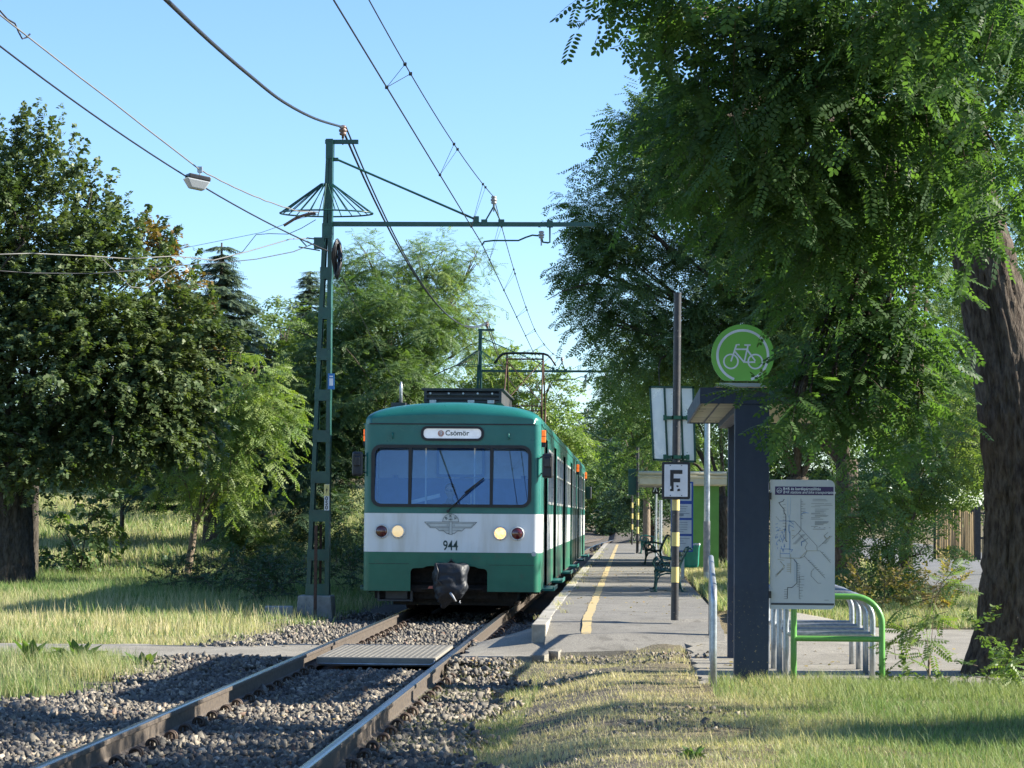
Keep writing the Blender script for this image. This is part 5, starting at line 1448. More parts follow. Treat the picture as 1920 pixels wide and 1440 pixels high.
# ---- bicycle hoops
def hoop(m, lab, x0, x1, y, H=0.775, r=0.027, first=None):
    root = empty('bicycle_hoop', (x0, y, float(pave_h(np.array([x0]), np.array([y]))[0])))
    tag(root, lab, 'bicycle rack', 'row of bicycle hoops on the apron')
    w = x1-x0; rl, rr_ = 0.075, 0.24
    pts = [(0, 0, -0.12), (0, 0, 0.3), (0, 0, H-rl)] + [(rl-rl*math.cos(R(a)), 0, H-rl+rl*math.sin(R(a))) for a in range(15, 91, 15)] + [(w-rr_+rr_*math.sin(R(a)), 0, H-rr_+rr_*math.cos(R(a))) for a in range(0, 91, 10)] + [(w, 0, 0.3), (w, 0, -0.12)]
    mb = MB(); mb.tube(pts, r, 14); mb.build('bent_tube', m, root)
    mb = MB(); mb.cyl((0, 0, 0.41), (w, 0, 0.41), r*0.92, n=14); mb.build('cross_tube', m, root)
    return root
hoops = [(21.42, 1.43, 2.19, M_LIMEP, 'green painted bicycle hoop nearest to the lawn'), (22.3, 1.42, 2.195, M_GALV, 'bare metal bicycle hoop directly behind the green one'), (23.1, 1.41, 2.21, M_GALV, 'bare metal bicycle hoop in the middle of the row of five'),
         (23.85, 1.40, 2.215, M_GALV, 'bare metal bicycle hoop, last but one from the lawn'), (24.7, 1.385, 2.225, M_GALV, 'bare metal bicycle hoop farthest from the lawn')]
for y, a, b, m, lab in hoops: hoop(m, lab, a, b, y)
# ---- handrail beside the shelter
n0 = P(1338, 1287, 20.8); f0 = Vector((0.90, 27.0, 0.0))
hr = empty('handrail', (n0.x, 20.8, -0.05)); tag(hr, 'galvanised tubular handrail seen end on left of the dark pillar', 'handrail')
d = Vector((f0.x-n0.x, 27.0-20.8, 0)); Hh = P(1338, 1103, 20.8).z + 0.05
mb = MB(); pts = [Vector((0, 0, -0.1)), Vector((0, 0, 0.4)), Vector((0, 0, Hh-0.12))]
for a in range(15, 91, 15): pts.append(d.normalized()*(0.12-0.12*math.cos(R(a))) + Vector((0, 0, Hh-0.12+0.12*math.sin(R(a)))))
pts += [d*0.5 + Vector((0, 0, Hh+0.05)), d*0.97+Vector((0, 0, Hh+0.16)), d*1.0+Vector((0, 0, Hh+0.08)), d+Vector((0, 0, 0.2))]
mb.tube(pts, 0.027, 14); mb.build('bent_tube', M_GALV, hr)
for t in (0.35, 0.68):
    mb = MB(); mb.cyl(d*t + Vector((0, 0, 0)), d*t + Vector((0, 0, Hh+0.05*t)), 0.024, n=12); mb.build('rail_post', M_GALV, hr)

# ---- benches (cast iron ends facing the track)
M_IRON = mat('bench_iron', (0.008, 0.050, 0.042), 0.35, col2=(0.010, 0.075, 0.06), scale=9)
M_SLATB = mat('bench_slat', (0.010, 0.055, 0.045), 0.5)
def spiral(cx, cz, r0, r1, a0, a1, n=22): return [(cx + (r0+(r1-r0)*k/n)*math.cos(R(a0+(a1-a0)*k/n)), cz + (r0+(r1-r0)*k/n)*math.sin(R(a0+(a1-a0)*k/n))) for k in range(n+1)]
def bench(x, y, z, lab, m=M_IRON, sc=1.0):
    root = empty('park_bench', (x, y, z)); tag(root, lab, 'bench', 'cast iron benches on the platform')
    Ln = 1.5
    for ye in (0.0, Ln):
        mb = MB()
        def T(pts, r=0.014): mb.tube([(p[0]*sc, ye, p[1]*sc) for p in pts], r*sc, 7)
        T([(-0.03, 0.0), (0.0, 0.05), (0.02, 0.20), (0.01, 0.30), (0.04, 0.385)], 0.019)          # front leg
        T([(0.50, 0.0), (0.46, 0.05), (0.42, 0.20), (0.40, 0.34), (0.42, 0.46), (0.49, 0.62), (0.57, 0.765), (0.61, 0.78), (0.63, 0.75)], 0.020)
        T([(0.0, 0.37), (0.15, 0.385), (0.30, 0.365), (0.41, 0.37)], 0.019)
        T([(0.42, 0.55), (0.30, 0.575), (0.15, 0.60), (0.05, 0.595)] + spiral(0.075, 0.50, 0.10, 0.10, 95, 200, 8) + [(0.0, 0.43), (0.03, 0.385)], 0.018)
        T(spiral(0.11, 0.475, 0.085, 0.02, 200, 620, 26), 0.013)
        T(spiral(0.04, 0.33, 0.05, 0.02, 90, 400, 14), 0.012)
        T([(0.02, 0.20), (0.08, 0.30), (0.20, 0.34), (0.30, 0.33), (0.38, 0.22), (0.41, 0.15)], 0.013)
        T(spiral(0.2, 0.45, 0.06, 0.015, -60, 300, 16), 0.011)
        mb.box((-0.03*sc, ye, 0.012), (0.11, 0.05, 0.02)); mb.box((0.50*sc, ye, 0.012), (0.11, 0.05, 0.02))
        mb.build('iron_end', m, root)
    for k in range(5):
        mb = MB(); mb.box(((0.06+k*0.082)*sc, Ln/2, (0.40 - 0.012*k)*sc), (0.062*sc, Ln+0.06, 0.028)); mb.build('seat_slat', M_SLATB, root, bev=0.005)
    for k in range(4):
        t = k/3; mb = MB(); mb.box(((0.425+0.135*t)*sc, Ln/2, (0.50+0.24*t)*sc), (0.028, Ln+0.06, 0.058*sc), Matrix.Rotation(R(27), 4, 'Y')); mb.build('back_slat', M_SLATB, root, bev=0.005)
    return root
M_IRON2 = mat('bench_iron_bright', (0.010, 0.12, 0.085), 0.4)
b_ = P(1229, 1107, 38.0); bench(b_.x, 38.0, 0.27, 'dark green cast iron bench nearest to the F post', sc=0.88)
b_ = P(1210, 1057, 59.0); bench(b_.x, 59.0, 0.27, 'green cast iron bench in the middle, left of the notice board', sc=0.92)
b_ = P(1202, 1036, 76.0); bench(b_.x, 76.0, 0.27, 'light green cast iron bench farthest along the platform', M_IRON2, sc=0.95)

# ---- notice board, bin, lamp post
nb0 = P(1259, 1083, 46.0)
nbr = empty('notice_board', (nb0.x, 46.0, 0.2)); tag(nbr, 'blue framed timetable board on two grey legs', 'notice board')
M_NBLUE = mat('frame_blue', (0.012, 0.06, 0.30), 0.4); M_PAPER = mat('paper', (0.50, 0.53, 0.56), 0.5, col2=(0.42, 0.45, 0.49), scale=5)
def Ln_(px, py): q = P(px, py, 46.0); return Vector((q.x-nb0.x, 0, q.z-0.2))
t_, bt = Ln_(1259, 903), Ln_(1299.5, 1035)
plate('blue_frame', [(t_.x, bt.z), (bt.x, bt.z), (bt.x, t_.z), (t_.x, t_.z)], [], 0.0, 0.05, M_NBLUE, nbr)
hs = [(906, 939), (945, 971), (975, 1001), (1005, 1032)]
for i_, (p, q) in enumerate(hs):
    a, b = Ln_(1262, p), Ln_(1296.5, q)
    sh = plate('timetable_sheet', [(a.x, b.z), (b.x, b.z), (b.x, a.z), (a.x, a.z)], [], -0.004, 0.004, M_PAPER, nbr)
    ls = []
    for k in range(5 if i_ < 3 else 3):
        z = a.z - (a.z-b.z)*(0.15+0.17*k); w = (b.x-a.x)*random.uniform(0.5, 0.85); ls.append(([(a.x+0.02, z), (a.x+0.02+w, z), (a.x+0.02+w, z-0.012), (a.x+0.02, z-0.012)], []))
    if i_ == 1: ls.append(([(a.x+0.10, (a.z+b.z)/2-0.05), (a.x+0.2, (a.z+b.z)/2-0.05), (a.x+0.2, (a.z+b.z)/2-0.09), (a.x+0.10, (a.z+b.z)/2-0.09)], []))
    plates('printed_lines', ls, -0.006, 0.001, mat('print_grey', (0.22, 0.25, 0.30), 0.6), sh)
for px in (1260, 1280):
    a = Ln_(px, 1084); mb = MB(); mb.bx(a.x-0.03, a.x+0.03, 0.052, 0.10, -0.05, t_.z); mb.build('board_leg', M_GALV, nbr)
bb = P(1293.5, 1064, 50.0)
bn = empty('litter_bin', (bb.x, 50.0, bb.z)); tag(bn, 'round green litter bin with a pale bag rim in front of the green wall', 'bin')
M_BIN = mat('bin_green', (0.012, 0.24, 0.17), 0.35, col2=(0.012, 0.20, 0.14), scale=8)
hb = P(1293, 1022, 50).z - bb.z
mb = MB(); mb.lathe([(0.15, 0.0), (0.17, 0.02), (0.18, 0.06), (0.195, hb*0.9), (0.205, hb*0.93), (0.205, hb), (0.19, hb), (0.185, hb*0.9), (0.15, 0.05)], (0, 0, 0), 28); mb.build('bin_body', M_BIN, bn)
mb = MB(); ring = [(0.19*math.cos(a)*(1+0.04*math.sin(a*7)), 0.19*math.sin(a), hb+0.01+0.012*math.sin(a*5)) for a in [2*math.pi*k/28 for k in range(28)]]; mb.tube(ring, 0.022, 6, closed=True); mb.build('bag_rim', mat('bag_grey', (0.45, 0.46, 0.48), 0.5), bn)
lp0 = P(1325, 1072, 44.0)
lp = empty('metal_pole', (lp0.x, 44.0, lp0.z)); tag(lp, 'galvanised round pole with a small blue parking sign left of the bicycle shelter', 'pole')
ht = P(1325, 758, 44.0).z - lp0.z
mb = MB(); mb.cyl((0, 0, -0.2), (0, 0, ht), 0.056, 0.05, n=20); mb.build('pole_tube', M_GALV, lp)
mb = MB(); mb.cyl((0, 0, 0.0), (0, 0, 0.9), 0.062, n=20); mb.build('pole_sleeve', mat('pole_grey', (0.22, 0.22, 0.23), 0.7, col2=(0.3, 0.3, 0.3), scale=12), lp)
a, b = P(1304, 790, 43.9), P(1326, 767, 43.9); mb = MB(); mb.bx(a.x-lp0.x, b.x-lp0.x, -0.07, -0.06, a.z-lp0.z, b.z-lp0.z); sg = mb.build('blue_sign', M_NBLUE, lp)
text('sign_symbol', 'A', a.x-lp0.x+0.055, (a.z+b.z)/2-lp0.z+0.02, -0.072, 0.13, M_SIGNW, sg, bold=0.002)
mb = MB(); mb.bx(a.x-lp0.x+0.02, a.x-lp0.x+0.09, -0.074, -0.07, a.z-lp0.z+0.02, a.z-lp0.z+0.05); mb.build('sign_strip', M_SIGNW, sg)

# ---- waiting shelter
YW = 57.0
wr = P(1347.5, 1060, YW)
ws = empty('waiting_shelter', (wr.x, YW, 0.22)); tag(ws, 'green walled waiting shelter with a cream corrugated roof', 'waiting shelter')
M_GW = mat('shelter_green', (0.10, 0.28, 0.06), 0.55, col2=(0.085, 0.24, 0.05), scale=3, bump=0.3, bscale=9)
def Lw(px, py, dy=0): q = P(px, py, YW+dy); return Vector((q.x-wr.x, dy, q.z-0.22))
zt_ = Lw(1340, 905).z; xwl = Lw(1280, 1000).x
mb = MB(); mb.bx(xwl, 0.0, 0, 0.06, -0.1, zt_); ew = mb.build('end_wall', M_GW, ws)
mb = MB()
for k in range(9): mb.cyl((-0.05, -0.002, 0.12+k*0.2), (-0.05, -0.014, 0.12+k*0.2), 0.012, n=8)
mb.build('rivets', M_GW, ew)
mb = MB(); mb.bx(-0.06, 0.0, 0.06, 6.0, -0.1, zt_); mb.build('back_wall', M_GW, ws)
mb = MB(); mb.bx(xwl, 0.0, 6.0, 6.06, -0.1, zt_); mb.build('end_wall', M_GW, ws)
M_CREAM = mat('roof_cream', (0.55, 0.53, 0.42), 0.45, col2=(0.46, 0.44, 0.34), scale=3)
ra, rb2 = Lw(1195, 883, -0.3), Lw(1363, 883, -0.3); th = Lw(1300, 883, -0.3).z - Lw(1300, 910, -0.3).z
mb = MB()
for k in range(4):
    z0 = ra.z - th*(k+1)/4; zc_ = z0 + th/8
    prof_ = [(0, 0)]
    mb.tube([(ra.x + 0.02*abs(k-1.5), -0.3 + 0.04*k, zc_), (rb2.x, -0.3 + 0.04*k, zc_)], th/7.2, 10)
mb.bx(ra.x+0.05, rb2.x, -0.28, 6.4, ra.z-th*0.9, ra.z-th*0.15)
mb.build('roof', M_CREAM, ws)
# small far things on the platform: striped posts with mirror, black sign on grey poles
def stripe_post(px, pbase, ptop, y, lab, r=0.045):
    a = P(px, pbase, y); root = empty('striped_post', (a.x, y, 0.27)); tag(root, lab, 'striped post', 'black and yellow posts farther along the platform')
    H = P(px, ptop, y).z - 0.27
    mb = MB(); mb.cyl((0, 0, 0), (0, 0, H), r, n=14); mb.build('pipe', M_BLKP, root)
    for z in (0.62, 1.06, 1.50):
        mb = MB(); mb.cyl((0, 0, z), (0, 0, z+0.21), r+0.003, n=14); mb.build('yellow_band', M_YELP, root)
    return root
sp2 = stripe_post(1195, 1035, 838, 77.0, 'black and yellow post with a dark mirror, left of the waiting shelter')
a, b = P(1178, 928, 77.0), P(1207, 879, 77.0)
mb = MB(); x_ = sp2.location.x; mb.bx(a.x-x_, b.x-x_, 0.07, 0.11, a.z-0.27, b.z-0.27); mb.build('dark_mirror', M_GREEN_DK, sp2, bev=0.01)
stripe_post(1185, 1015, 925, 100.0, 'thin black and yellow post farthest along the platform', 0.04)
q = P(1230, 1000, 70.0)
ss = empty('platform_sign', (q.x, 70.0, 0.2)); tag(ss, 'small black sign with a white arrow on two thin grey poles under the shelter roof', 'sign')
mb = MB(); mb.cyl((0, 0, 0), (0, 0, 1.9), 0.03, n=10); mb.build('pole', M_GALV, ss); mb = MB(); mb.cyl((0.13, 0.2, 0), (0.13, 0.2, 1.7), 0.05, n=10); mb.build('pole', M_GALV, ss)
a, b = P(1222, 926, 70), P(1236, 907, 70); mb = MB(); mb.bx(a.x-q.x, b.x-q.x, -0.05, -0.04, a.z-0.2, b.z-0.2); k1 = mb.build('sign_panel', M_BLACK, ss)
plate('arrow_mark', strip2d([(a.x-q.x+0.05, a.z-0.2+0.06), (a.x-q.x+0.10, b.z-0.2-0.08), (a.x-q.x+0.15, a.z-0.2+0.06)], 0.03), [], -0.052, 0.002, M_SIGNW, k1)
# wooden pole behind the round sign and its service
q = P(1424, 1060, 52.0); mb = MB(); mb.cyl((0, 0, 0), (0, 0, P(1424, 590, 52).z), 0.13, 0.11, n=14); o = mb.build('wooden_pole', mat('pole_wood', (0.34, 0.26, 0.17), 0.85, col2=(0.24, 0.18, 0.12), scale=6, stretch=(6, 6, 0.4), bump=0.4, bscale=14)); o.location = (q.x, 52, 0); tag(o, 'pale brown wooden utility pole behind the round green sign', 'utility pole')
# reed fence and gate far right
YFn = 86.0
M_REED = mat('reed', (0.36, 0.27, 0.14), 0.9, col2=(0.24, 0.17, 0.09), scale=12, stretch=(8, 8, 0.5), bump=0.4, bscale=20)
q = P(1755, 1040, YFn); fn = empty('reed_fence', (q.x, YFn, 0)); tag(fn, 'brown reed garden fence across the road beside the big trunk', 'fence')
mb = MB(); rx = P(1828, 1000, YFn).x - q.x; hz = P(1790, 958, YFn).z
x = 0.0
while x < rx: 
    mb.cyl((x, random.uniform(-0.02, 0.02)+0.3*x, 0), (x+random.uniform(-.02, .02), 0.3*x, hz*random.uniform(0.93, 1.03)), 0.03, n=5); x += 0.055
mb.build('reed_panel', M_REED, fn)
for xx in (0.0, rx*0.5, rx):
    mb = MB(); mb.bx(xx-0.07, xx+0.07, 0.3*xx+0.05, 0.3*xx+0.2, 0, hz+0.1); mb.build('fence_post', M_BLACK, fn)
q = P(1828, 1040, 84.0); gt = empty('garden_gate', (q.x, 84.0, 0)); tag(gt, 'dark framed garden gate with wooden boards right of the reed fence', 'gate')
mb = MB(); mb.bx(0, 0.2, 0, 0.12, 0, P(1828, 950, 84).z); mb.bx(2.2, 2.4, 0, 0.12, 0, 1.9); mb.build('gate_post', M_BLACK, gt)
mb = MB()
for k in range(16): mb.bx(0.24+k*0.12, 0.33+k*0.12, 0.03, 0.06, 0.05, 0.75)
mb.build('board_panel', M_REED, gt)
mb = MB(); mb.bx(0.2, 2.2, 0.02, 0.07, 0.75, 0.82); mb.bx(0.2, 2.2, 0.02, 0.07, 1.6, 1.66)
for k in range(12): mb.cyl((0.3+k*0.16, 0.045, 0.8), (0.3+k*0.16, 0.045, 1.62), 0.012, n=5)
mb.build('gate_bars', M_BLACK, gt)
# ================================================================== VEGETATION
def pinnate(pairs, L, ll, lw, hexa=True, droop=0.35, fold=0.25):
    """compound leaf along +x, facing +z; returns vertices and faces"""
    V = []; k = 6 if hexa else 4
    items = []
    for i in range(pairs):
        x = L*(0.16 + 0.78*i/max(1, pairs-1))
        for s in (-1, 1): items.append((x, s*R(72 - 18*i/pairs), 1.0 - 0.25*abs(i/pairs-0.45)))
    items.append((L*0.97, 0.0, 1.0))
    for x, a, sc in items:
        z0 = -droop*(x/L)**2*L*0.5
        c, s = math.cos(a), math.sin(a); l, w = ll*sc, lw*sc
        if hexa: loc = [(0.04, 0), (0.30, -0.42), (0.72, -0.46), (1.0, -0.08), (0.98, 0.10), (0.72, 0.46), (0.30, 0.42)][:7]; loc = [loc[0], loc[1], loc[2], loc[3], loc[5], loc[6]]
        else: loc = [(0.0, 0), (0.45, -0.5), (1.0, 0), (0.45, 0.5)]
        for u, v in loc:
            px = x + u*l*c - v*w*s; py = u*l*s + v*w*c
            V.append((px, py, z0 - fold*abs(u*l*s) - 0.25*l*u*u*0.5))
    n = len(items); F = np.arange(n*k).reshape(n, k)
    return np.array(V), F
def simple_leaf(L, W):
    loc = [(0, 0, 0), (0.12*L, -0.42*W, 0.06*W), (0.55*L, -0.46*W, 0.02*W), (L, 0, -0.14*L), (0.55*L, 0.46*W, 0.02*W), (0.12*L, 0.42*W, 0.06*W)]
    return np.array(loc), np.array([[0, 1, 2, 3, 4, 5]])
def leaf_group(n, L, W, spread, seed=3):
    r = np.random.default_rng(seed); v0, f0 = simple_leaf(L, W); V, F = [], []
    for i in range(n):
        a = r.uniform(-1.9, 1.9); b = r.uniform(-0.8, 0.5); c, s = math.cos(a), math.sin(a)
        Rm = np.array([[c, -s, 0], [s, c, 0], [0, 0, 1]]) @ np.array([[math.cos(b), 0, math.sin(b)], [0, 1, 0], [-math.sin(b), 0, math.cos(b)]])
        V.append(v0 @ Rm.T + np.array([spread*i/n, 0, 0]) + r.normal(size=3)*0.1*spread); F.append(f0 + 6*i)
    return np.concatenate(V), np.concatenate(F)
def needle_twig(L, n, nl, w):
    V = []; 
    for i in range(n):
        x = L*(i+0.5)/n; l = nl*(1 - 0.6*i/n)
        for s in (-1, 1):
            a = s*R(48); c, q = math.cos(a), math.sin(a)
            for u, v in ((0, -w), (l, -w*0.3), (l, w*0.3), (0, w)): V.append((x+u*c-v*q, u*q+v*c, -0.35*u))
    V += [(0, -w*1.3, 0.0), (L, -w*0.4, -0.0), (L, w*0.4, 0), (0, w*1.3, 0)]
    m = len(V)//4
    return np.array(V), np.arange(m*4).reshape(m, 4)

def norm(v): return v/np.maximum(np.linalg.norm(v, axis=-1, keepdims=True), 1e-9)
def place(tmpl, pos, d, up, sc):
    V0, F0 = tmpl
    d = norm(d); y = norm(np.cross(up, d)); z = np.cross(d, y)
    M = np.stack([d, y, z], -1)*sc[:, None, None]
    V = np.einsum('nij,vj->nvi', M, V0) + pos[:, None]
    F = (F0[None] + (np.arange(len(pos))*len(V0))[:, None, None]).reshape(-1, F0.shape[1])
    return V.reshape(-1, 3), F

def unit(n):
    v = rng.normal(size=(n, 3)); return norm(v)

COV = 3.6
def crown_sprays(clumps, leaf_area, cov, sub=16, subr=0.42, m=9, slen=0.55, droop=0.45, inner=0.25, flat=1.0):
    """leaf positions: clumps (c, r) -> smaller blobs on the shell -> twigs with leaves"""
    Ps, Ds, Us, Ts, TW = [], [], [], [], []
    for ci, (c, r, k) in enumerate(clumps):
        r = np.array(r); c = np.array(c)
        n_leaf = int(COV*cov*k*4*(r[0]*r[2] + 0.5*r[0]*r[1])/leaf_area)
        ns = max(6, n_leaf//m)
        d0 = unit(sub); q = rng.uniform(0.5, 0.92, (sub, 1))
        sc_ = c + d0*r*q; sr = np.mean(r)*subr*rng.uniform(0.6, 1.25, sub)
        btint = rng.random(sub)
        b = rng.integers(0, sub, ns)
        d = unit(ns); d[:, 2] = np.where(d[:, 2] < -0.3, d[:, 2]*0.6, d[:, 2]); d = norm(d)
        f = np.where(rng.random(ns) < inner, rng.uniform(0.15, 0.7, ns), rng.uniform(0.75, 1.1, ns))
        start = sc_[b] + d*(sr[b]*f)[:, None]*np.array([1, 1, flat])
        out = norm(0.8*d + 0.55*norm(start-c) + 0.35*rng.normal(size=(ns, 3)) + np.array([0, 0, 0.12]))
        L_ = slen*rng.uniform(0.6, 1.3, ns)
        t = (np.arange(m)+0.5)/m
        pos = start[:, None] + out[:, None]*(L_[:, None]*t[None])[..., None]
        pos[..., 2] -= droop*L_[:, None]*t[None]**2
        tang = out[:, None]*np.ones((1, m, 1)); tang[..., 2] -= 2*droop*t[None]
        side = norm(np.cross(np.array([0, 0, 1.0]), out))[:, None]*np.where(np.arange(m) % 2 == 0, 1, -1)[None, :, None]
        ld = norm(norm(tang)*0.75 + side*0.85 + 0.30*rng.normal(size=(ns, m, 3)) + np.array([0, 0, -0.18]))
        up = norm(np.array([0, 0, 1.0]) + 0.35*d[:, None] + 0.42*rng.normal(size=(ns, m, 3)))
        Ps.append(pos.reshape(-1, 3)); Ds.append(ld.reshape(-1, 3)); Us.append(up.reshape(-1, 3))
        Ts.append(np.clip(np.repeat(btint[b], m)*0.55 + 0.5*rng.random(ns*m) - 0.05, 0, 1))
        TW.append((start, out, L_, droop))
    return np.concatenate(Ps), np.concatenate(Ds), np.concatenate(Us), np.concatenate(Ts), TW

def twigs_mesh(TW, r, frac, name, m, parent):
    V, F = [], []; off = 0
    for start, out, L_, dr in TW:
        k = rng.random(len(start)) < frac; s, o, l = start[k], out[k], L_[k]
        for seg in range(3):
            t0, t1 = seg/3 - (0.25 if seg == 0 else 0), (seg+1)/3
            a = s + o*(l*t0)[:, None]; b = s + o*(l*t1)[:, None]; a = a.copy(); b = b.copy()
            a[:, 2] -= dr*l*max(t0, 0)**2; b[:, 2] -= dr*l*t1**2
            x = norm(np.cross(o, [0, 0, 1.0])); y = norm(np.cross(x, o)); rr = r*(1-0.28*seg); r2 = r*(0.72-0.28*seg+0.05)
            tri = [x, -0.5*x+0.87*y, -0.5*x-0.87*y]
            vs = np.stack([a+t*rr for t in tri] + [b+t*r2 for t in tri], 1)
            n = len(s); idx = np.arange(n)[:, None]*6 + off
            V.append(vs.reshape(-1, 3)); F.append(np.concatenate([idx + np.array([[0, 1, 4, 3]]), idx + np.array([[1, 2, 5, 4]]), idx + np.array([[2, 0, 3, 5]])])); off += n*6
    return tag(np_mesh(name, np.concatenate(V), [np.concatenate(F)], m, parent), kind='stuff')

def limb_mesh(name, paths, m, parent, n=12, rough=0.12, ridges=0):
    """tapered limbs; paths: list of [(Vector, radius), ...]"""
    bm = bmesh.new()
    for pts in paths:
        P_ = [Vector(p) for p, r in pts]; Rr = [r for p, r in pts]
        # smooth subdivide
        out, rad = [], []
        for i in range(len(P_)-1):
            p0, p1, p2, p3 = P_[max(i-1, 0)], P_[i], P_[i+1], P_[min(i+2, len(P_)-1)]
            kk = max(2, int((p2-p1).length/ (0.045 if ridges else 0.35)))
            for k in range(kk):
                t = k/kk; out.append(0.5*((2*p1)+(p2-p0)*t+(2*p0-5*p1+4*p2-p3)*t*t+(3*p1-p0-3*p2+p3)*t**3)); rad.append(Rr[i]+(Rr[i+1]-Rr[i])*t)
        out.append(P_[-1]); rad.append(Rr[-1])
        rings = []
        for i, p in enumerate(out):
            t = (out[min(i+1, len(out)-1)] - out[max(i-1, 0)]).normalized()
            a = Vector((0, 1, 0)).cross(t)
            if a.length < 0.1: a = Vector((1, 0, 0)).cross(t)
            a.normalize(); b = t.cross(a); ring = []
            for k in range(n):
                an = 2*math.pi*k/n; dd = a*math.cos(an) + b*math.sin(an)
                q = p + dd*rad[i]
                if ridges:
                    w = mnoise.noise(Vector((dd.x*ridges*0.9, dd.y*ridges*0.9, p.z*1.3 + dd.x))) ; w2 = 1-abs(mnoise.noise(Vector((dd.x*ridges*1.8+5, dd.y*ridges*1.8, p.z*2.6 + 1.5*mnoise.noise(q*2)))))*2.2
                    w3 = mnoise.noise(q*9)
                    q = q + dd*rad[i]*(0.06*w + 0.105*max(-0.9, w2) + 0.045*w3)
                else: q = q + dd*rad[i]*rough*mnoise.noise(q*4)
                ring.append(bm.verts.new(q))
            rings.append(ring)
        for A, B in zip(rings, rings[1:]):
            for k in range(n): bm.faces.new((A[k], A[(k+1) % n], B[(k+1) % n], B[k])).smooth = True
        bm.faces.new(rings[-1]); bm.faces.new(rings[0][::-1])
    me = bpy.data.meshes.new(name); bm.to_mesh(me); bm.free()
    return link_mesh(name, me, m, parent)

def bark(name, c1, c2, bscale=14, dist=0.03):
    return mat(name, c1, 0.95, col2=c2, scale=9, stretch=(3, 3, 0.9), bump=1.0, bscale=bscale, bdist=dist, spec=0.15)
M_BARK = bark('robinia_bark', (0.115, 0.095, 0.075), (0.045, 0.034, 0.028))
M_BARK2 = bark('linden_bark', (0.10, 0.088, 0.075), (0.045, 0.038, 0.032))
M_BARK_L = bark('young_bark', (0.24, 0.19, 0.14), (0.14, 0.11, 0.08), 20, 0.01)
M_TWIG = mat('twig', (0.085, 0.065, 0.045), 0.9)
LM_NEAR = leaf_mat('leaf_robinia_near', (0.050, 0.098, 0.050), (0.092, 0.160, 0.055), 0.48, 0.5, 0.16)
LM_ROW = leaf_mat('leaf_robinia_row', (0.074, 0.125, 0.060), (0.140, 0.200, 0.075), 0.42, 0.5, 0.2)
LM_MID = leaf_mat('leaf_robinia_mid', (0.070, 0.130, 0.050), (0.150, 0.200, 0.070), 0.34, 0.5, 0.3)
LM_LIGHT = leaf_mat('leaf_light', (0.115, 0.195, 0.065), (0.25, 0.30, 0.095), 0.35, 0.5, 0.3)
LM_LIND = leaf_mat('leaf_linden', (0.052, 0.088, 0.036), (0.145, 0.180, 0.080), 0.27, 0.45, 0.22)
LM_AUT = leaf_mat('leaf_autumn', (0.09, 0.10, 0.035), (0.24, 0.14, 0.05), 0.3, 0.4, 0.4)
LM_SPR = leaf_mat('needle_spruce', (0.055, 0.090, 0.060), (0.11, 0.15, 0.085), 0.08, 0.6, 0.2)
LM_FAR = leaf_mat('leaf_far', (0.07, 0.13, 0.06), (0.15, 0.20, 0.085), 0.3, 0.6, 0.2)
LM_DARK = leaf_mat('leaf_shrub', (0.040, 0.080, 0.045), (0.085, 0.135, 0.065), 0.28, 0.5, 0.3)
T_NEAR = pinnate(7, 0.24, 0.050, 0.027, True)
T_ROW = pinnate(5, 0.25, 0.062, 0.034, False)
T_FARP = pinnate(3, 0.30, 0.12, 0.070, False)
T_LIND = leaf_group(3, 0.095, 0.085, 0.10)
T_FARL = leaf_group(3, 0.17, 0.14, 0.22)
def t_area(t):
    V, F = t; a = 0
    for f in F:
        p = V[f]; 
        for i in range(1, len(f)-1): a += 0.5*np.linalg.norm(np.cross(p[i]-p[0], p[i+1]-p[0]))
    return a
n_faces_total = [0]
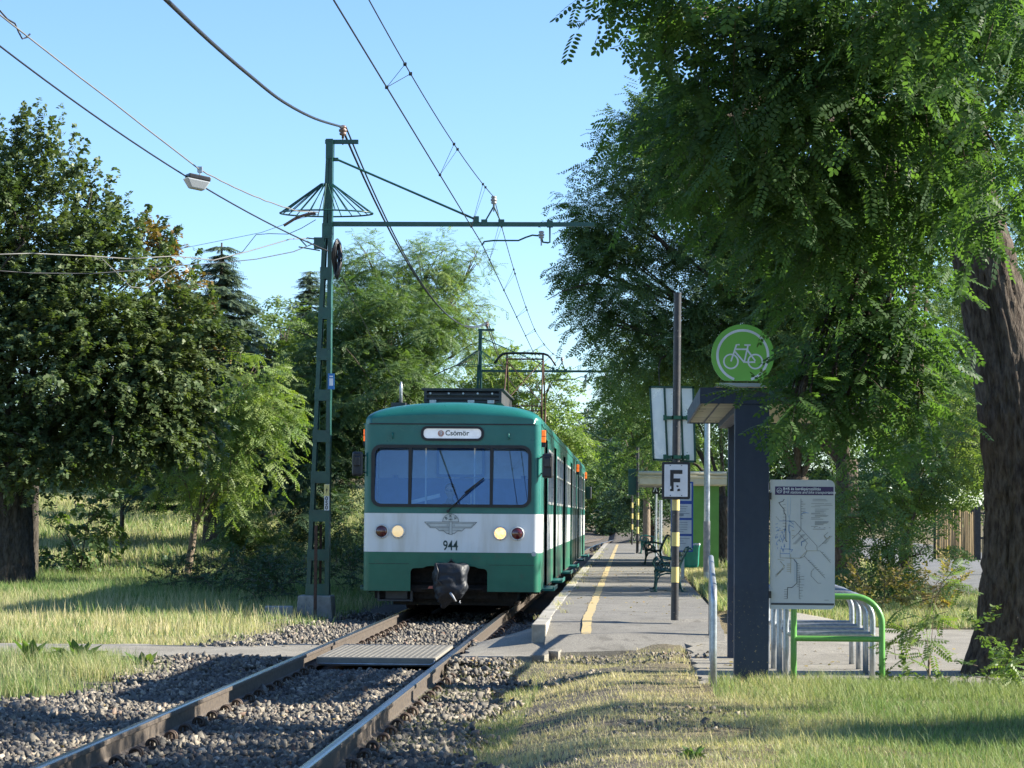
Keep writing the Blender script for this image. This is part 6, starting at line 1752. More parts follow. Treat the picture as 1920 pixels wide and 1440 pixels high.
def tree(name, label, base, clumps, tmpl, m, bark_m=M_BARK, tr=0.2, split=None, lean=0.0, cov=1.0, group=None, cat='tree', sub=16, subr=0.42, mleaf=9, slen=0.5, droop=0.45, twig=0.0, scale=1.0, inner=0.25, trunk_pts=None, ridges=0, tn=14, limbs=True, extra=None, tint_shift=0.0):
    root = empty(name, base); tag(root, label, cat, group)
    b = np.array(base)
    cl = [((np.array(P(px, py, y)) - b), (rx*y/F_PX, ry_*min(rx, rz)*y/F_PX, rz*y/F_PX), k) for (px, py, y, rx, rz, ry_, k) in clumps]
    A = t_area(tmpl)*scale**2
    pos, d, up, t, TW = crown_sprays(cl, A, cov, sub, subr, mleaf, slen, droop, inner)
    if extra is not None:
        e = extra(b)
        pos = np.concatenate([pos, e[0]]); d = np.concatenate([d, e[1]]); up = np.concatenate([up, e[2]]); t = np.concatenate([t, rng.random(len(e[0]))])
    V, F = place(tmpl, pos, d, up, scale*rng.uniform(0.75, 1.2, len(pos)))
    n_faces_total[0] += len(F)
    np_mesh('crown', V, [F], m, root, tint=np.clip(np.repeat(t + tint_shift, len(tmpl[0])), 0, 1))
    if twig > 0: twigs_mesh(TW, 0.004*max(1, abs(b[1])/25), twig, 'twigs', M_TWIG, root)
    # trunk and limbs
    cc = sum(np.array(c)*k for c, r, k in cl)/sum(k for _, _, k in cl)
    zmin = min(c[2]-r[2] for c, r, k in cl)
    if trunk_pts is None:
        hs = split if split else max(0.6, zmin*0.8)
        trunk_pts = [((0, 0, -0.3), tr*1.25), ((0, 0, 0.15), tr*1.1), ((lean*0.5*hs, 0, hs*0.5), tr*0.95), ((lean*hs, 0, hs), tr*0.85)]
    fork = Vector(trunk_pts[-1][0]); fr = trunk_pts[-1][1]
    paths = [trunk_pts]
    limb_mesh('trunk', paths, bark_m, root, tn, ridges=ridges)
    if limbs:
        lp = []
        for c, r, k in cl:
            if len(cl) > 15 and k <= 0.6: continue
            c = Vector(c); 
            mid = fork.lerp(c, 0.5) + Vector((0, 0, 0.12*(c-fork).length))
            lr = min(fr*0.42, 0.30*max(r[0], r[2])*0.16 + 0.03)
            lp.append([(fork - Vector((0, 0, 0.2)), lr), (mid, lr*0.6), (c, lr*0.3)])
            for j in range(4):
                e = c + Vector((random.gauss(0, r[0]*0.6), random.gauss(0, r[1]*0.6), random.gauss(0.2, 0.5)*r[2]))
                lp.append([(mid.lerp(c, 0.3 + 0.5*random.random()), lr*0.35), (c.lerp(e, 0.5)+Vector((0, 0, 0.1)), lr*0.2), (e, lr*0.08)])
        limb_mesh('limbs', lp, bark_m, root, 7)
    return root
def B(px, py, y, dz=0.0):
    p = P(px, py, y); return (p.x, y, float(ground_h(np.array([p.x]), np.array([y]))[0]) + dz)

# ---- big linden on the left
def shoots(specs, y, n, step):
    def f(b):
        Ps, Ds, Us = [], [], []
        for (px0, py0, px1, py1, yy) in specs:
            a, c = np.array(P(px0, py0, yy)) - b, np.array(P(px1, py1, yy)) - b
            for t in np.linspace(0, 1, n):
                k = 8 if t < 0.5 else 3
                for j in range(k):
                    Ps.append(a + (c-a)*t + rng.normal(size=3)*0.11*(1.2-t)); v = unit(1)[0]; v[2] *= 0.5; Ds.append(v*np.array([1, 1, 1]) + np.array([0, 0, -0.15])); Us.append(norm(np.array([0, 0, 1.0]) + 0.9*rng.normal(size=3)))
        return np.array(Ps), np.array(Ds), np.array(Us)
    return f
YL = 48.0
sh = [(60, 330, 48, 190), (100, 340, 117, 203), (15, 330, 2, 225), (190, 470, 216, 318), (150, 380, 158, 262), (80, 330, 75, 190), (235, 470, 280, 385), (290, 500, 338, 425), (120, 330, 165, 310), (25, 300, 30, 250), (215, 420, 222, 370), (260, 520, 265, 400), (40, 250, 45, 205), (170, 400, 185, 300), (65, 300, 72, 215), (140, 350, 138, 240), (-5, 300, -12, 210), (245, 480, 240, 365), (305, 520, 312, 405), (200, 450, 200, 330), (90, 300, 95, 222), (355, 560, 372, 470)]
tree('linden_tree', 'big dark green linden with a thick trunk at the left edge', B(8, 1092, YL), 
     [(40, 420, 48, 140, 130, 1.0, 1.2), (130, 520, 48, 150, 140, 1.0, 1.2), (-60, 600, 48, 180, 220, 0.9, 0.9), (90, 700, 47, 190, 150, 0.9, 1.2), (250, 680, 47.5, 140, 130, 1.0, 1.2), (330, 660, 48, 100, 110, 0.9, 1.2), (210, 800, 47, 160, 85, 1.0, 1.3), (350, 780, 48, 75, 70, 1.0, 1.2), (60, 850, 46.5, 130, 60, 1.0, 1.2), (-120, 800, 48, 120, 110, 1, 0.7), (100, 830, 49, 160, 60, 1.0, 0.9)],
     T_LIND, LM_LIND, M_BARK2, tr=0.52, split=2.2, scale=0.82, cov=1.2, sub=22, subr=0.36, mleaf=8, slen=0.5, droop=0.25, twig=0.12, ridges=7, tn=90,
     extra=shoots([(a, b, c, d, 48 + 0.6*math.sin(i*2.1)) for i, (a, b, c, d) in enumerate(sh)], 48, 16, 0))
tree('autumn_tree', 'tree with orange brown autumn leaves just right of the big linden top', B(60, 1060, 52), 
     [(305, 560, 51, 68, 60, 1, 0.8), (285, 495, 51, 48, 42, 1, 0.55), (350, 610, 51, 32, 36, 1, 0.7), (330, 640, 51, 70, 60, 1, 0.8)], T_LIND, LM_AUT, M_BARK2, tr=0.13, tint_shift=0.15, cov=0.75, sub=16, subr=0.4, mleaf=8, slen=0.5, droop=0.1, twig=0.3,
     extra=shoots([(300, 470, 262, 415, 51), (320, 490, 335, 428, 51), (290, 450, 275, 400, 51.3)], 51, 12, 0))
# ---- spruces
def spruce(label, px, py_top, py_bot, y, half_px, pbase):
    a = P(px, py_top, y); b = B(px, pbase, y); root = empty('spruce_tree', b); tag(root, label, 'spruce', 'spruces behind the gardens')
    H = a.z - b[2]; z0 = P(px, py_bot, y).z - b[2]; half = half_px*y/F_PX
    Ps, Ds, Us = [], [], []
    z = z0
    while z < H:
        t = (z-z0)/(H-z0); Lb_ = half*(1-t)**0.85 + 0.12
        nb = 10 if t < 0.8 else 7
        for k in range(nb):
            an = rng.uniform(0, 2*math.pi); lb = Lb_*rng.uniform(0.7, 1.15); o = np.array([math.cos(an), math.sin(an), 0])
            for s in np.arange(0.05, lb, 0.10):
                u = s/lb; p = o*s + np.array([0, 0, z + lb*(-0.35*u + 0.28*u*u)])
                for side in (-1, 1, 0):
                    q = np.array([-o[1], o[0], 0])*side
                    Ps.append(p); Ds.append(norm(o*0.8 + q*0.9*(1-u*0.5) + np.array([0, 0, -0.35]) + 0.15*rng.normal(size=3))); Us.append(np.array([0, 0, 1.0]) + 0.2*rng.normal(size=3))
        z += 0.17*rng.uniform(0.8, 1.2)
    T = needle_twig(0.34, 7, 0.11, 0.012)
    V, F = place(T, np.array(Ps), np.array(Ds), norm(np.array(Us)), rng.uniform(0.8, 1.2, len(Ps)))
    np_mesh('crown', V, [F], LM_SPR, root, tint=np.repeat(rng.random(len(Ps)), len(T[0])))
    limb_mesh('trunk', [[((0, 0, -0.2), 0.45), ((0, 0, H*0.5), 0.10), ((0, 0, H), 0.02)]], M_BARK, root, 9)
spruce('dark spruce with a pointed top right behind the big linden', 408, 455, 930, 62.0, 165, 1010)
spruce('smaller spruce whose tip shows just left of the near mast', 576, 508, 860, 92.0, 125, 985)
# ---- young light robinias and shrubs in the left middle
G_LEFT = 'garden trees on the left bank'
tree('young_tree', 'young two stemmed tree with yellow green leaves on the left bank', B(352, 1052, 54), [(455, 760, 54, 80, 65, 1, 1.0), (510, 790, 54, 55, 50, 1, 1.0), (400, 850, 54, 80, 55, 1, 1.0), (470, 700, 54, 60, 60, 1, 0.8), (340, 890, 54, 70, 45, 1, 0.8), (440, 910, 54, 55, 40, 1, 0.9), (480, 840, 53.5, 60, 45, 1, 0.9)], T_ROW, LM_LIGHT, M_BARK_L, tr=0.085, cov=0.6, sub=14, slen=0.5, droop=0.5, limbs=True, group=G_LEFT, twig=0.15, tint_shift=-0.05,
     trunk_pts=[((0, 0, -0.3), 0.11), ((0, 0, 0.1), 0.085), ((0.10, 0, 0.8), 0.075), ((0.16, 0, 1.3), 0.065)])
tree('young_tree', 'small dark stemmed tree between the linden trunk and the two stemmed tree', B(228, 1020, 62), [(250, 880, 62, 75, 45, 1, 1.0), (200, 860, 63, 60, 40, 1, 0.8), (300, 880, 62, 45, 35, 1, 0.7)], T_ROW, LM_MID, M_BARK, tr=0.06, cov=0.7, sub=12, group=G_LEFT)
tree('garden_tree', 'tall pale green tree rising between the spruce and the near mast', B(505, 1000, 72), [(500, 650, 72, 65, 75, 1, 1.0), (450, 720, 73, 60, 80, 1, 1.0), (535, 620, 74, 35, 45, 1, 0.8), (540, 740, 72, 60, 70, 1, 1.0), (480, 820, 73, 80, 60, 1, 0.8)], T_FARP, LM_MID, M_BARK, tr=0.18, cov=0.9, sub=18, slen=0.6, group=G_LEFT, tint_shift=0.25)
tree('garden_tree', 'bushy green tree far behind the linden trunk', B(120, 960, 85), [(150, 900, 85, 110, 60, 1, 0.8), (300, 880, 86, 90, 60, 1, 0.8), (40, 880, 86, 80, 70, 1, 0.8)], T_FARP, LM_MID, M_BARK, tr=0.2, cov=0.8, sub=16, group=G_LEFT)
tree('shrub', 'grey green feathery shrub left of the near mast', B(470, 1060, 56.5), [(470, 960, 56.5, 42, 50, 1, 1.0), (490, 1020, 56.5, 45, 40, 1, 1.0), (455, 1000, 56.5, 30, 45, 1, 0.8)], T_ROW, LM_MID, M_BARK, tr=0.04, cov=0.9, sub=12, slen=0.4, cat='shrub', split=0.3)
tree('climbing_shrub', 'tangled dry shrub overgrown with creeper right of the linden trunk', B(150, 1090, 53), [(125, 1000, 53, 60, 90, 1, 0.8), (170, 960, 53, 60, 60, 1, 0.8), (85, 980, 54, 40, 90, 1, 0.5)], T_LIND, LM_MID, M_BARK, tr=0.05, cov=0.45, sub=16, slen=0.5, droop=0.7, twig=0.9, cat='shrub', split=0.3, inner=0.5)
tree('bramble_bush', 'dark low bramble thicket between the bank and the near mast', B(430, 1120, 43), [(330, 1085, 44, 75, 26, 2.2, 0.8), (440, 1070, 44, 80, 36, 2.2, 1.0), (530, 1085, 43, 60, 34, 2.2, 0.9), (500, 1110, 41, 60, 24, 2, 0.8), (640, 1080, 46, 50, 40, 2, 0.7)], leaf_group(4, 0.05, 0.035, 0.08, 6), LM_DARK, M_BARK, tr=0.03, cov=0.40, sub=22, slen=0.35, droop=0.2, twig=1.0, cat='bush', split=0.1, scale=0.8, inner=0.5)
# ---- big robinias behind the mast and the train
G_BACK = 'robinias on the left side of the track behind the train'
tree('robinia_tree', 'large round robinia behind the near mast and the train, pale at its ragged top', B(700, 1060, 62), [(650, 660, 62, 110, 100, 1, 1.0), (735, 630, 62, 100, 90, 1, 1.0), (785, 715, 63, 42, 70, 1, 0.9), (620, 790, 61, 85, 80, 1, 1.0), (720, 760, 61, 120, 100, 1, 1.0), (795, 810, 63, 75, 70, 1, 0.8), (590, 700, 63, 60, 70, 1, 0.9)], T_ROW, LM_MID, M_BARK, tr=0.25, split=2.0, cov=1.15, sub=24, subr=0.40, slen=0.5, droop=0.4, group=G_BACK, twig=0.05, tint_shift=-0.15)
tree('robinia_tree', 'tall airy robinia with pale yellow green sprays above the round one', B(770, 1040, 84), [(700, 500, 84, 60, 42, 1, 0.7), (800, 505, 84, 70, 48, 1, 0.8), (850, 570, 84, 50, 60, 1, 0.9), (740, 560, 84, 90, 60, 1, 1.0), (660, 550, 84, 45, 55, 1, 0.8), (890, 495, 84, 30, 22, 1, 0.6), (860, 660, 85, 50, 50, 1, 0.9)], T_ROW, LM_LIGHT, M_BARK, tr=0.2, cov=0.85, sub=20, subr=0.36, slen=0.9, droop=0.45, group=G_BACK, twig=0.25, tint_shift=-0.15)
tree('understorey_tree', 'dark undergrowth tree filling the gap between the near mast and the train', B(590, 1045, 60), [(590, 880, 60.5, 70, 70, 0.8, 1.0), (650, 860, 61, 60, 70, 0.8, 1.0), (560, 960, 60, 50, 70, 0.8, 0.9), (650, 970, 60, 50, 70, 0.8, 0.9), (530, 880, 61, 45, 60, 0.8, 0.8)], T_ROW, LM_DARK, M_BARK, tr=0.08, cov=1.0, sub=16, slen=0.5, group=G_BACK, split=0.6)
tree('robinia_tree', 'sunlit yellow green robinia right of the second mast', B(985, 990, 96), [(950, 710, 96, 70, 60, 1, 1.0), (1000, 770, 96, 75, 80, 1, 1.0), (1050, 830, 97, 45, 70, 1, 0.9), (890, 760, 97, 70, 70, 1, 0.9), (930, 680, 98, 40, 35, 1, 0.7), (1030, 720, 96, 35, 40, 1, 0.7)], T_FARP, LM_LIGHT, M_BARK, tr=0.2, cov=0.8, sub=20, subr=0.36, slen=0.6, group=G_BACK, tint_shift=-0.05)
tree('robinia_tree', 'darker robinia below the sunlit one close to the train side', B(1075, 985, 118), [(1075, 880, 118, 40, 60, 1, 1.0), (1060, 940, 118, 45, 50, 1, 1.0), (1020, 880, 119, 50, 70, 1, 0.8)], T_FARP, LM_MID, M_BARK, tr=0.15, cov=0.8, sub=18, group=G_BACK)
# ---- far end of the line
G_FAR = 'far trees where the track bends away'
for (px, py, y, rx, rz, lab, m, sh_) in ((1125, 800, 215, 45, 60, 'tall hazy green tree in the far gap above the track', LM_FAR, 0.1), (1170, 810, 205, 50, 65, 'hazy blue green tree at the right of the far gap', LM_FAR, -0.1), (1105, 890, 195, 38, 45, 'sunlit far tree low in the gap above the train side', LM_LIGHT, -0.2), (1150, 890, 190, 42, 50, 'darker far tree behind the fourth mast', LM_MID, -0.2),
                             (1125, 950, 175, 38, 40, 'dark far bush left of the far end of the platform', LM_DARK, 0.0), (1170, 950, 170, 40, 40, 'dark far bush beside the bend of the rails', LM_DARK, 0.1), (1060, 900, 230, 60, 90, 'far tree half hidden behind the train roof', LM_FAR, 0.0)):
    tree('far_tree', lab, B(px, 975, y), [(px, py, y, rx, rz, 1, 1.0), (px-rx*0.5, py+rz*0.6, y, rx*0.7, rz*0.7, 1, 0.8), (px+rx*0.5, py+rz*0.6, y, rx*0.7, rz*0.7, 1, 0.8)], T_FARP, m, M_BARK, tr=0.3, cov=0.9, sub=20, subr=0.35, slen=0.8, scale=2.2, group=G_FAR, tint_shift=sh_)
# background wall of trees behind everything (left and right of the line)
G_BGL = 'distant trees along the horizon'
for i, (px, py, y, rx, rz, m, lab) in enumerate(((20, 840, 120, 150, 110, LM_MID, 'distant tree far behind the linden trunk'), (250, 830, 125, 120, 110, LM_MID, 'distant tree behind the young bank trees'), (-160, 850, 118, 160, 120, LM_MID, 'distant tree beyond the left edge of the picture'), (-420, 840, 122, 160, 130, LM_DARK, 'distant dark tree farther beyond the left edge'), (440, 860, 115, 110, 90, LM_MID, 'distant tree behind the feathery shrub'), (620, 880, 105, 110, 110, LM_DARK, 'distant dark tree behind the undergrowth by the mast'),
     (1480, 850, 120, 160, 150, LM_MID, 'distant tree behind the map board'), (1700, 760, 125, 150, 190, LM_LIGHT, 'bright distant tree beyond the road'), (1900, 720, 120, 120, 230, LM_LIGHT, 'bright distant tree behind the big trunk on the right'), (1320, 800, 130, 120, 160, LM_MID, 'distant tree behind the waiting shelter'))):
    tree('distant_tree', lab, B(px, 985, y), [(px, py, y, rx, rz, 0.6, 1.0), (px-rx*0.4, py+rz*0.5, y, rx*0.7, rz*0.6, 0.6, 0.7), (px+rx*0.4, py+rz*0.5, y, rx*0.7, rz*0.6, 0.6, 0.7)], T_FARP, m, M_BARK, tr=0.3, cov=0.75, sub=22, subr=0.34, slen=0.8, scale=1.7, group=G_BGL)
# ---- the row of robinias right of the platform
G_ROW = 'robinias in the row beside the platform'
tree('robinia_tree', 'tall robinia whose crown hangs over the platform behind the F post', B(1588, 1085, 50), [(1230, 300, 50, 110, 100, 1, 1.0), (1150, 400, 50, 75, 70, 1, 1.0), (1300, 380, 50, 130, 120, 1, 1.0), (1420, 500, 50, 150, 140, 1, 0.9), (1180, 520, 50, 110, 75, 1, 1.0), (1095, 505, 50, 42, 24, 1, 0.8), (1240, 640, 50, 110, 80, 1, 1.0), (1110, 600, 50, 45, 30, 1, 0.7), (1380, 640, 50, 130, 100, 1, 0.9), (1560, 620, 50, 150, 150, 1, 0.8), (1250, 210, 50, 70, 55, 1, 0.8)], T_ROW, LM_ROW, M_BARK, tr=0.26, split=2.6, cov=1.25, sub=26, subr=0.36, slen=0.5, droop=0.4, group=G_ROW, twig=0.12, tn=20)
tree('robinia_tree', 'dark trunked robinia directly behind the map board', B(1495, 1075, 58), [(1500, 760, 58, 110, 70, 1, 0.8), (1400, 720, 58, 90, 70, 1, 0.8), (1500, 560, 58, 150, 120, 1, 0.7), (1620, 720, 58, 100, 80, 1, 0.7)], T_ROW, LM_ROW, M_BARK, tr=0.30, split=2.4, cov=1.0, sub=20, slen=0.5, group=G_ROW, tn=20)
tree('robinia_tree', 'robinia beside the waiting shelter, trunk just right of its green wall', B(1357, 1050, 66), [(1290, 760, 66, 90, 75, 1, 1.0), (1200, 700, 66, 75, 60, 1, 1.0), (1160, 660, 66, 50, 35, 1, 0.7), (1340, 680, 66, 90, 80, 1, 0.8), (1260, 860, 68, 70, 40, 1, 0.7)], T_ROW, LM_ROW, M_BARK, tr=0.18, cov=0.7, sub=18, slen=0.65, group=G_ROW, tint_shift=0.15)
tree('robinia_tree', 'robinia with a pale trunk farther along the platform', B(1212, 1022, 84), [(1210, 790, 84, 65, 55, 1, 1.0), (1175, 740, 84, 50, 45, 1, 0.9), (1240, 870, 84, 50, 50, 1, 1.0), (1180, 850, 86, 40, 45, 1, 0.8), (1130, 700, 84, 26, 18, 1, 0.7)], T_FARP, LM_MID, M_BARK_L, tr=0.13, split=2.4, cov=0.8, sub=18, group=G_ROW, tint_shift=-0.2)
tree('robinia_tree', 'last robinia of the row, leaning over the far end of the platform', B(1225, 1000, 112), [(1200, 850, 112, 45, 50, 1, 1.0), (1180, 920, 112, 34, 40, 1, 1.0), (1240, 930, 112, 60, 50, 1, 1.0), (1185, 970, 114, 30, 25, 1, 0.9)], T_FARP, LM_DARK, M_BARK, tr=0.15, cov=0.85, sub=18, group=G_ROW)
tree('robinia_bush', 'leafy robinia thicket between the map board and the road', B(1670, 1110, 39), [(1650, 960, 39, 75, 75, 1, 1.0), (1700, 880, 40, 90, 70, 1, 1.0), (1780, 850, 40, 60, 60, 1, 0.9), (1640, 1050, 38.5, 70, 45, 1, 1.0), (1735, 1040, 38, 50, 34, 1, 1.0), (1590, 940, 40, 40, 80, 1, 0.8), (1820, 790, 41, 50, 60, 1, 0.7)], T_ROW, LM_ROW, M_BARK, tr=0.05, split=0.5, cov=0.7, sub=16, slen=0.5, droop=0.4, cat='bush', twig=0.2, tint_shift=0.2)
tree('robinia_tree', 'sunlit robinia leaning over the road behind the thicket', B(1700, 1030, 66), [(1690, 700, 66, 110, 90, 1, 0.9), (1790, 650, 66, 90, 110, 1, 0.9), (1800, 820, 66, 70, 60, 1, 0.8), (1880, 560, 66, 80, 120, 1, 0.7)], T_ROW, LM_LIGHT, M_BARK, tr=0.16, cov=0.6, sub=18, slen=0.6, group=G_ROW, tint_shift=0.2)  # lighter leaf colour than the row stands in for sunlight on this crown
# ---- the foreground robinia
bx_ = B(1908, 1262, 23.4)
tree('robinia_tree', 'huge foreground robinia with furrowed trunk at the right edge', bx_,
     [(px, py, y-1.0, rx, rz, 0.8, k) for px, py, y, rx, rz, r_, k in [(1320, 90, 18, 95, 110, 1, 0.9), (1240, 60, 18.5, 45, 50, 1, 0.8), (1420, 150, 18, 150, 150, 1, 1.0), (1600, 120, 18, 170, 170, 1, 1.0), (1780, 160, 18.5, 160, 190, 1, 1.0), (1900, 60, 19, 120, 160, 1, 1.0), (1330, 270, 19, 110, 90, 1, 0.9), (1500, 330, 19, 160, 120, 1, 1.0), (1640, 380, 19, 160, 130, 1, 1.0), (1900, 300, 20, 70, 70, 1, 0.4),
      (1620, 520, 20, 150, 90, 1, 0.9), (1665, 570, 20, 80, 80, 1, 0.8), (1600, 630, 20, 60, 45, 1, 0.8), (1620, 680, 19.8, 120, 60, 1, 0.9), (1490, 742, 19.6, 32, 10, 1, 1.0), (1590, 742, 19.6, 60, 12, 1, 1.2), (1600, 250, 20.8, 200, 150, 1, 0.9), (1420, 330, 20.6, 110, 110, 1, 0.8), (2330, 640, 20.2, 170, 110, 1, 0.45), (2380, 520, 19.4, 190, 120, 1, 0.45), (2300, 720, 19.0, 120, 70, 1, 0.4), (1640, 712, 19.6, 100, 42, 1, 1.0), (1720, 770, 19.8, 35, 25, 1, 0.7), (1500, 755, 19.4, 34, 12, 1, 0.8), (1560, 700, 19.5, 40, 22, 1, 0.8), (1690, 700, 20, 40, 40, 1, 0.7), (1000+700, -60, 17, 300, 140, 1, 0.8), (1350, -60, 17, 180, 100, 1, 0.8), (2090, 330, 16.5, 180, 230, 1, 0.6), (2300, 560, 16.8, 150, 150, 1, 0.6), (1500, -230, 15.4, 300, 120, 1, 0.6), (1950, -100, 15.6, 250, 200, 1, 0.5), (2450, 470, 17.0, 250, 150, 1, 0.45), (2650, 300, 17.0, 250, 150, 1, 0.45), (2800, 150, 16.6, 250, 150, 1, 0.45), (2500, 420, 18.2, 230, 140, 1, 0.4), (2700, 250, 18.2, 230, 140, 1, 0.4), (2480, 480, 15.6, 230, 140, 1, 0.4), (2680, 300, 15.5, 230, 140, 1, 0.4)]],  # clumps past the right edge are unseen, added to shade ballast and lower leaves
     T_NEAR, LM_NEAR, M_BARK, tr=0.36, cov=1.15, sub=18, subr=0.40, mleaf=8, slen=0.42, droop=0.35, twig=0.5, ridges=8, tn=110, inner=0.2,
     trunk_pts=[((0, 0, -0.3), 0.60), ((0, 0, 0.08), 0.46), ((0.0, 0, 0.5), 0.355), ((0.02, 0, 1.5), 0.30), ((-0.06, 0, 2.6), 0.295), ((-0.24, 0, 3.6), 0.285), ((-0.50, -0.2, 4.6), 0.25), ((-0.6, -0.4, 5.4), 0.22)])
# ---- saplings and weeds near the trunk
tree('robinia_sapling', 'thin bright robinia sapling in front of the big trunk', B(1742, 1290, 21.8), [(1735, 1170, 21.8, 42, 60, 1, 0.25), (1760, 1100, 22, 30, 30, 1, 0.22), (1700, 1220, 21.8, 40, 30, 1, 0.25)], T_NEAR, LM_MID, M_BARK_L, tr=0.012, split=0.25, cov=0.8, sub=8, slen=0.25, droop=0.2, cat='sapling', twig=1.0, mleaf=6, tint_shift=0.2, scale=0.75)
tree('weed_bush', 'leafy weeds and ivy around the foot of the big trunk', B(1850, 1320, 21.4), [(1850, 1260, 21.6, 70, 35, 1.5, 0.7), (1790, 1290, 21.5, 60, 25, 1.5, 0.6), (1900, 1290, 21.2, 60, 40, 1.5, 0.7), (1720, 1300, 21.6, 50, 18, 1.5, 0.6), (1830, 1190, 22.6, 22, 30, 1, 0.6), (1680, 1300, 21.4, 40, 14, 1.5, 0.5)], leaf_group(3, 0.045, 0.032, 0.06, 5), LM_MID, M_TWIG, tr=0.01, split=0.08, cov=0.55, sub=18, slen=0.22, droop=0.15, cat='weeds', twig=0.6, limbs=False)
tree('fern_plant', 'small bright yellow green fern like shoot at the right edge below the trunk', B(1895, 1290, 21.0), [(1893, 1250, 21.0, 14, 20, 1, 0.8), (1912, 1262, 21.0, 12, 12, 1, 0.8)], T_NEAR, LM_LIGHT, M_TWIG, tr=0.006, split=0.05, cov=0.9, sub=5, slen=0.12, cat='plant', mleaf=4, limbs=False, scale=0.8)
tree('dry_bush', 'dry brown weeds at the roadside behind the hoops', B(1680, 1135, 36), [(1650, 1105, 36, 70, 24, 1.5, 0.7), (1740, 1110, 36, 60, 26, 1.5, 0.7), (1790, 1100, 34, 30, 30, 1.5, 0.6), (1590, 1120, 37, 50, 18, 1.5, 0.6)], leaf_group(4, 0.05, 0.03, 0.08, 8), leaf_mat('leaf_dry', (0.12, 0.14, 0.05), (0.34, 0.24, 0.11), 0.3, 0.6, 0.2), M_TWIG, tr=0.01, split=0.08, cov=0.6, sub=18, slen=0.3, droop=0.0, cat='weeds', twig=0.6, limbs=False)
# broad-leaved weeds on the left verge
def dock(px, py, y, s, lab):
    b = B(px, py, y); root = empty('broadleaf_weed', b); tag(root, lab, 'weed', 'broad leaved weeds on the left verge')
    v0, f0 = np.array([(0, 0, 0), (0.1, -0.035, 0.0), (0.26, -0.055, 0.03), (0.40, 0, -0.02), (0.26, 0.055, 0.03), (0.1, 0.035, 0.0)]), np.array([[0, 1, 2, 3, 4, 5]])
    n = 16; a = rng.uniform(0, 2*math.pi, n); e = rng.uniform(0.2, 1.2, n)
    d = np.stack([np.cos(a)*np.cos(e), np.sin(a)*np.cos(e), np.sin(e)], -1); up = np.tile(np.array([0, 0, 1.0]), (n, 1)) + 0.3*rng.normal(size=(n, 3))
    V, F = place((v0*s, f0), np.zeros((n, 3)) + rng.normal(size=(n, 3))*0.02*s, d, norm(up), rng.uniform(0.6, 1.1, n))
    np_mesh('leaves', V, [F], LM_MID, root, tint=np.repeat(rng.random(n), 6))
dock(272, 1226, 24.6, 0.7, 'broad leaved weed standing alone at the edge of the left footpath')
dock(150, 1215, 25.0, 0.8, 'broad leaved weed half way between the lone one and the picture edge')
dock(60, 1225, 24.8, 0.8, 'broad leaved weed nearest to the left edge of the picture')
dock(1300, 1425, 14.6, 0.28, 'low dark weed in the lawn at the very bottom')

# ================================================================== GRASS
def blades(name, label, X, Y, H, Wd, tint, m, bend=0.5, zfix=None):
    n = len(X); Z = zfix if zfix is not None else ground_h(X, Y) + 0.018*fbm2(X, Y, 5.0, 2.0)*(np.abs(X) < 14)*(Y < 60) - 0.01
    a = rng.uniform(0, 2*math.pi, n); dx, dy = np.cos(a), np.sin(a)           # bend direction
    k = rng.uniform(0.1, 1.0, n)*bend*H
    w = Wd[:, None]/2; sx, sy = -dy[:, None]*w, dx[:, None]*w
    tt = np.array([0, 0.5, 1.0])[None]
    cx = X[:, None] + dx[:, None]*k[:, None]*tt**2; cy = Y[:, None] + dy[:, None]*k[:, None]*tt**2; cz = Z[:, None] + H[:, None]*tt*(1-0.15*tt)
    wt_ = np.array([1.0, 0.75, 0.12])[None]
    L = np.stack([cx-sx*wt_, cy-sy*wt_, cz], -1); Rg = np.stack([cx+sx*wt_, cy+sy*wt_, cz], -1)
    V = np.stack([L[:, 0], Rg[:, 0], L[:, 1], Rg[:, 1], L[:, 2], Rg[:, 2]], 1).reshape(-1, 3)
    b = np.arange(n)[:, None]*6
    F = np.concatenate([b + np.array([[0, 1, 3, 2]]), b + np.array([[2, 3, 5, 4]])])
    return tag(np_mesh(name, V, [F], m, tint=np.clip(np.repeat(tint, 6), 0, 1)), label, kind='stuff')
GM = leaf_mat('grass_blade', (0.135, 0.225, 0.07), (0.56, 0.48, 0.30), 0.32, 0.6, 0.15, (1.3, 1.35, 0.7))
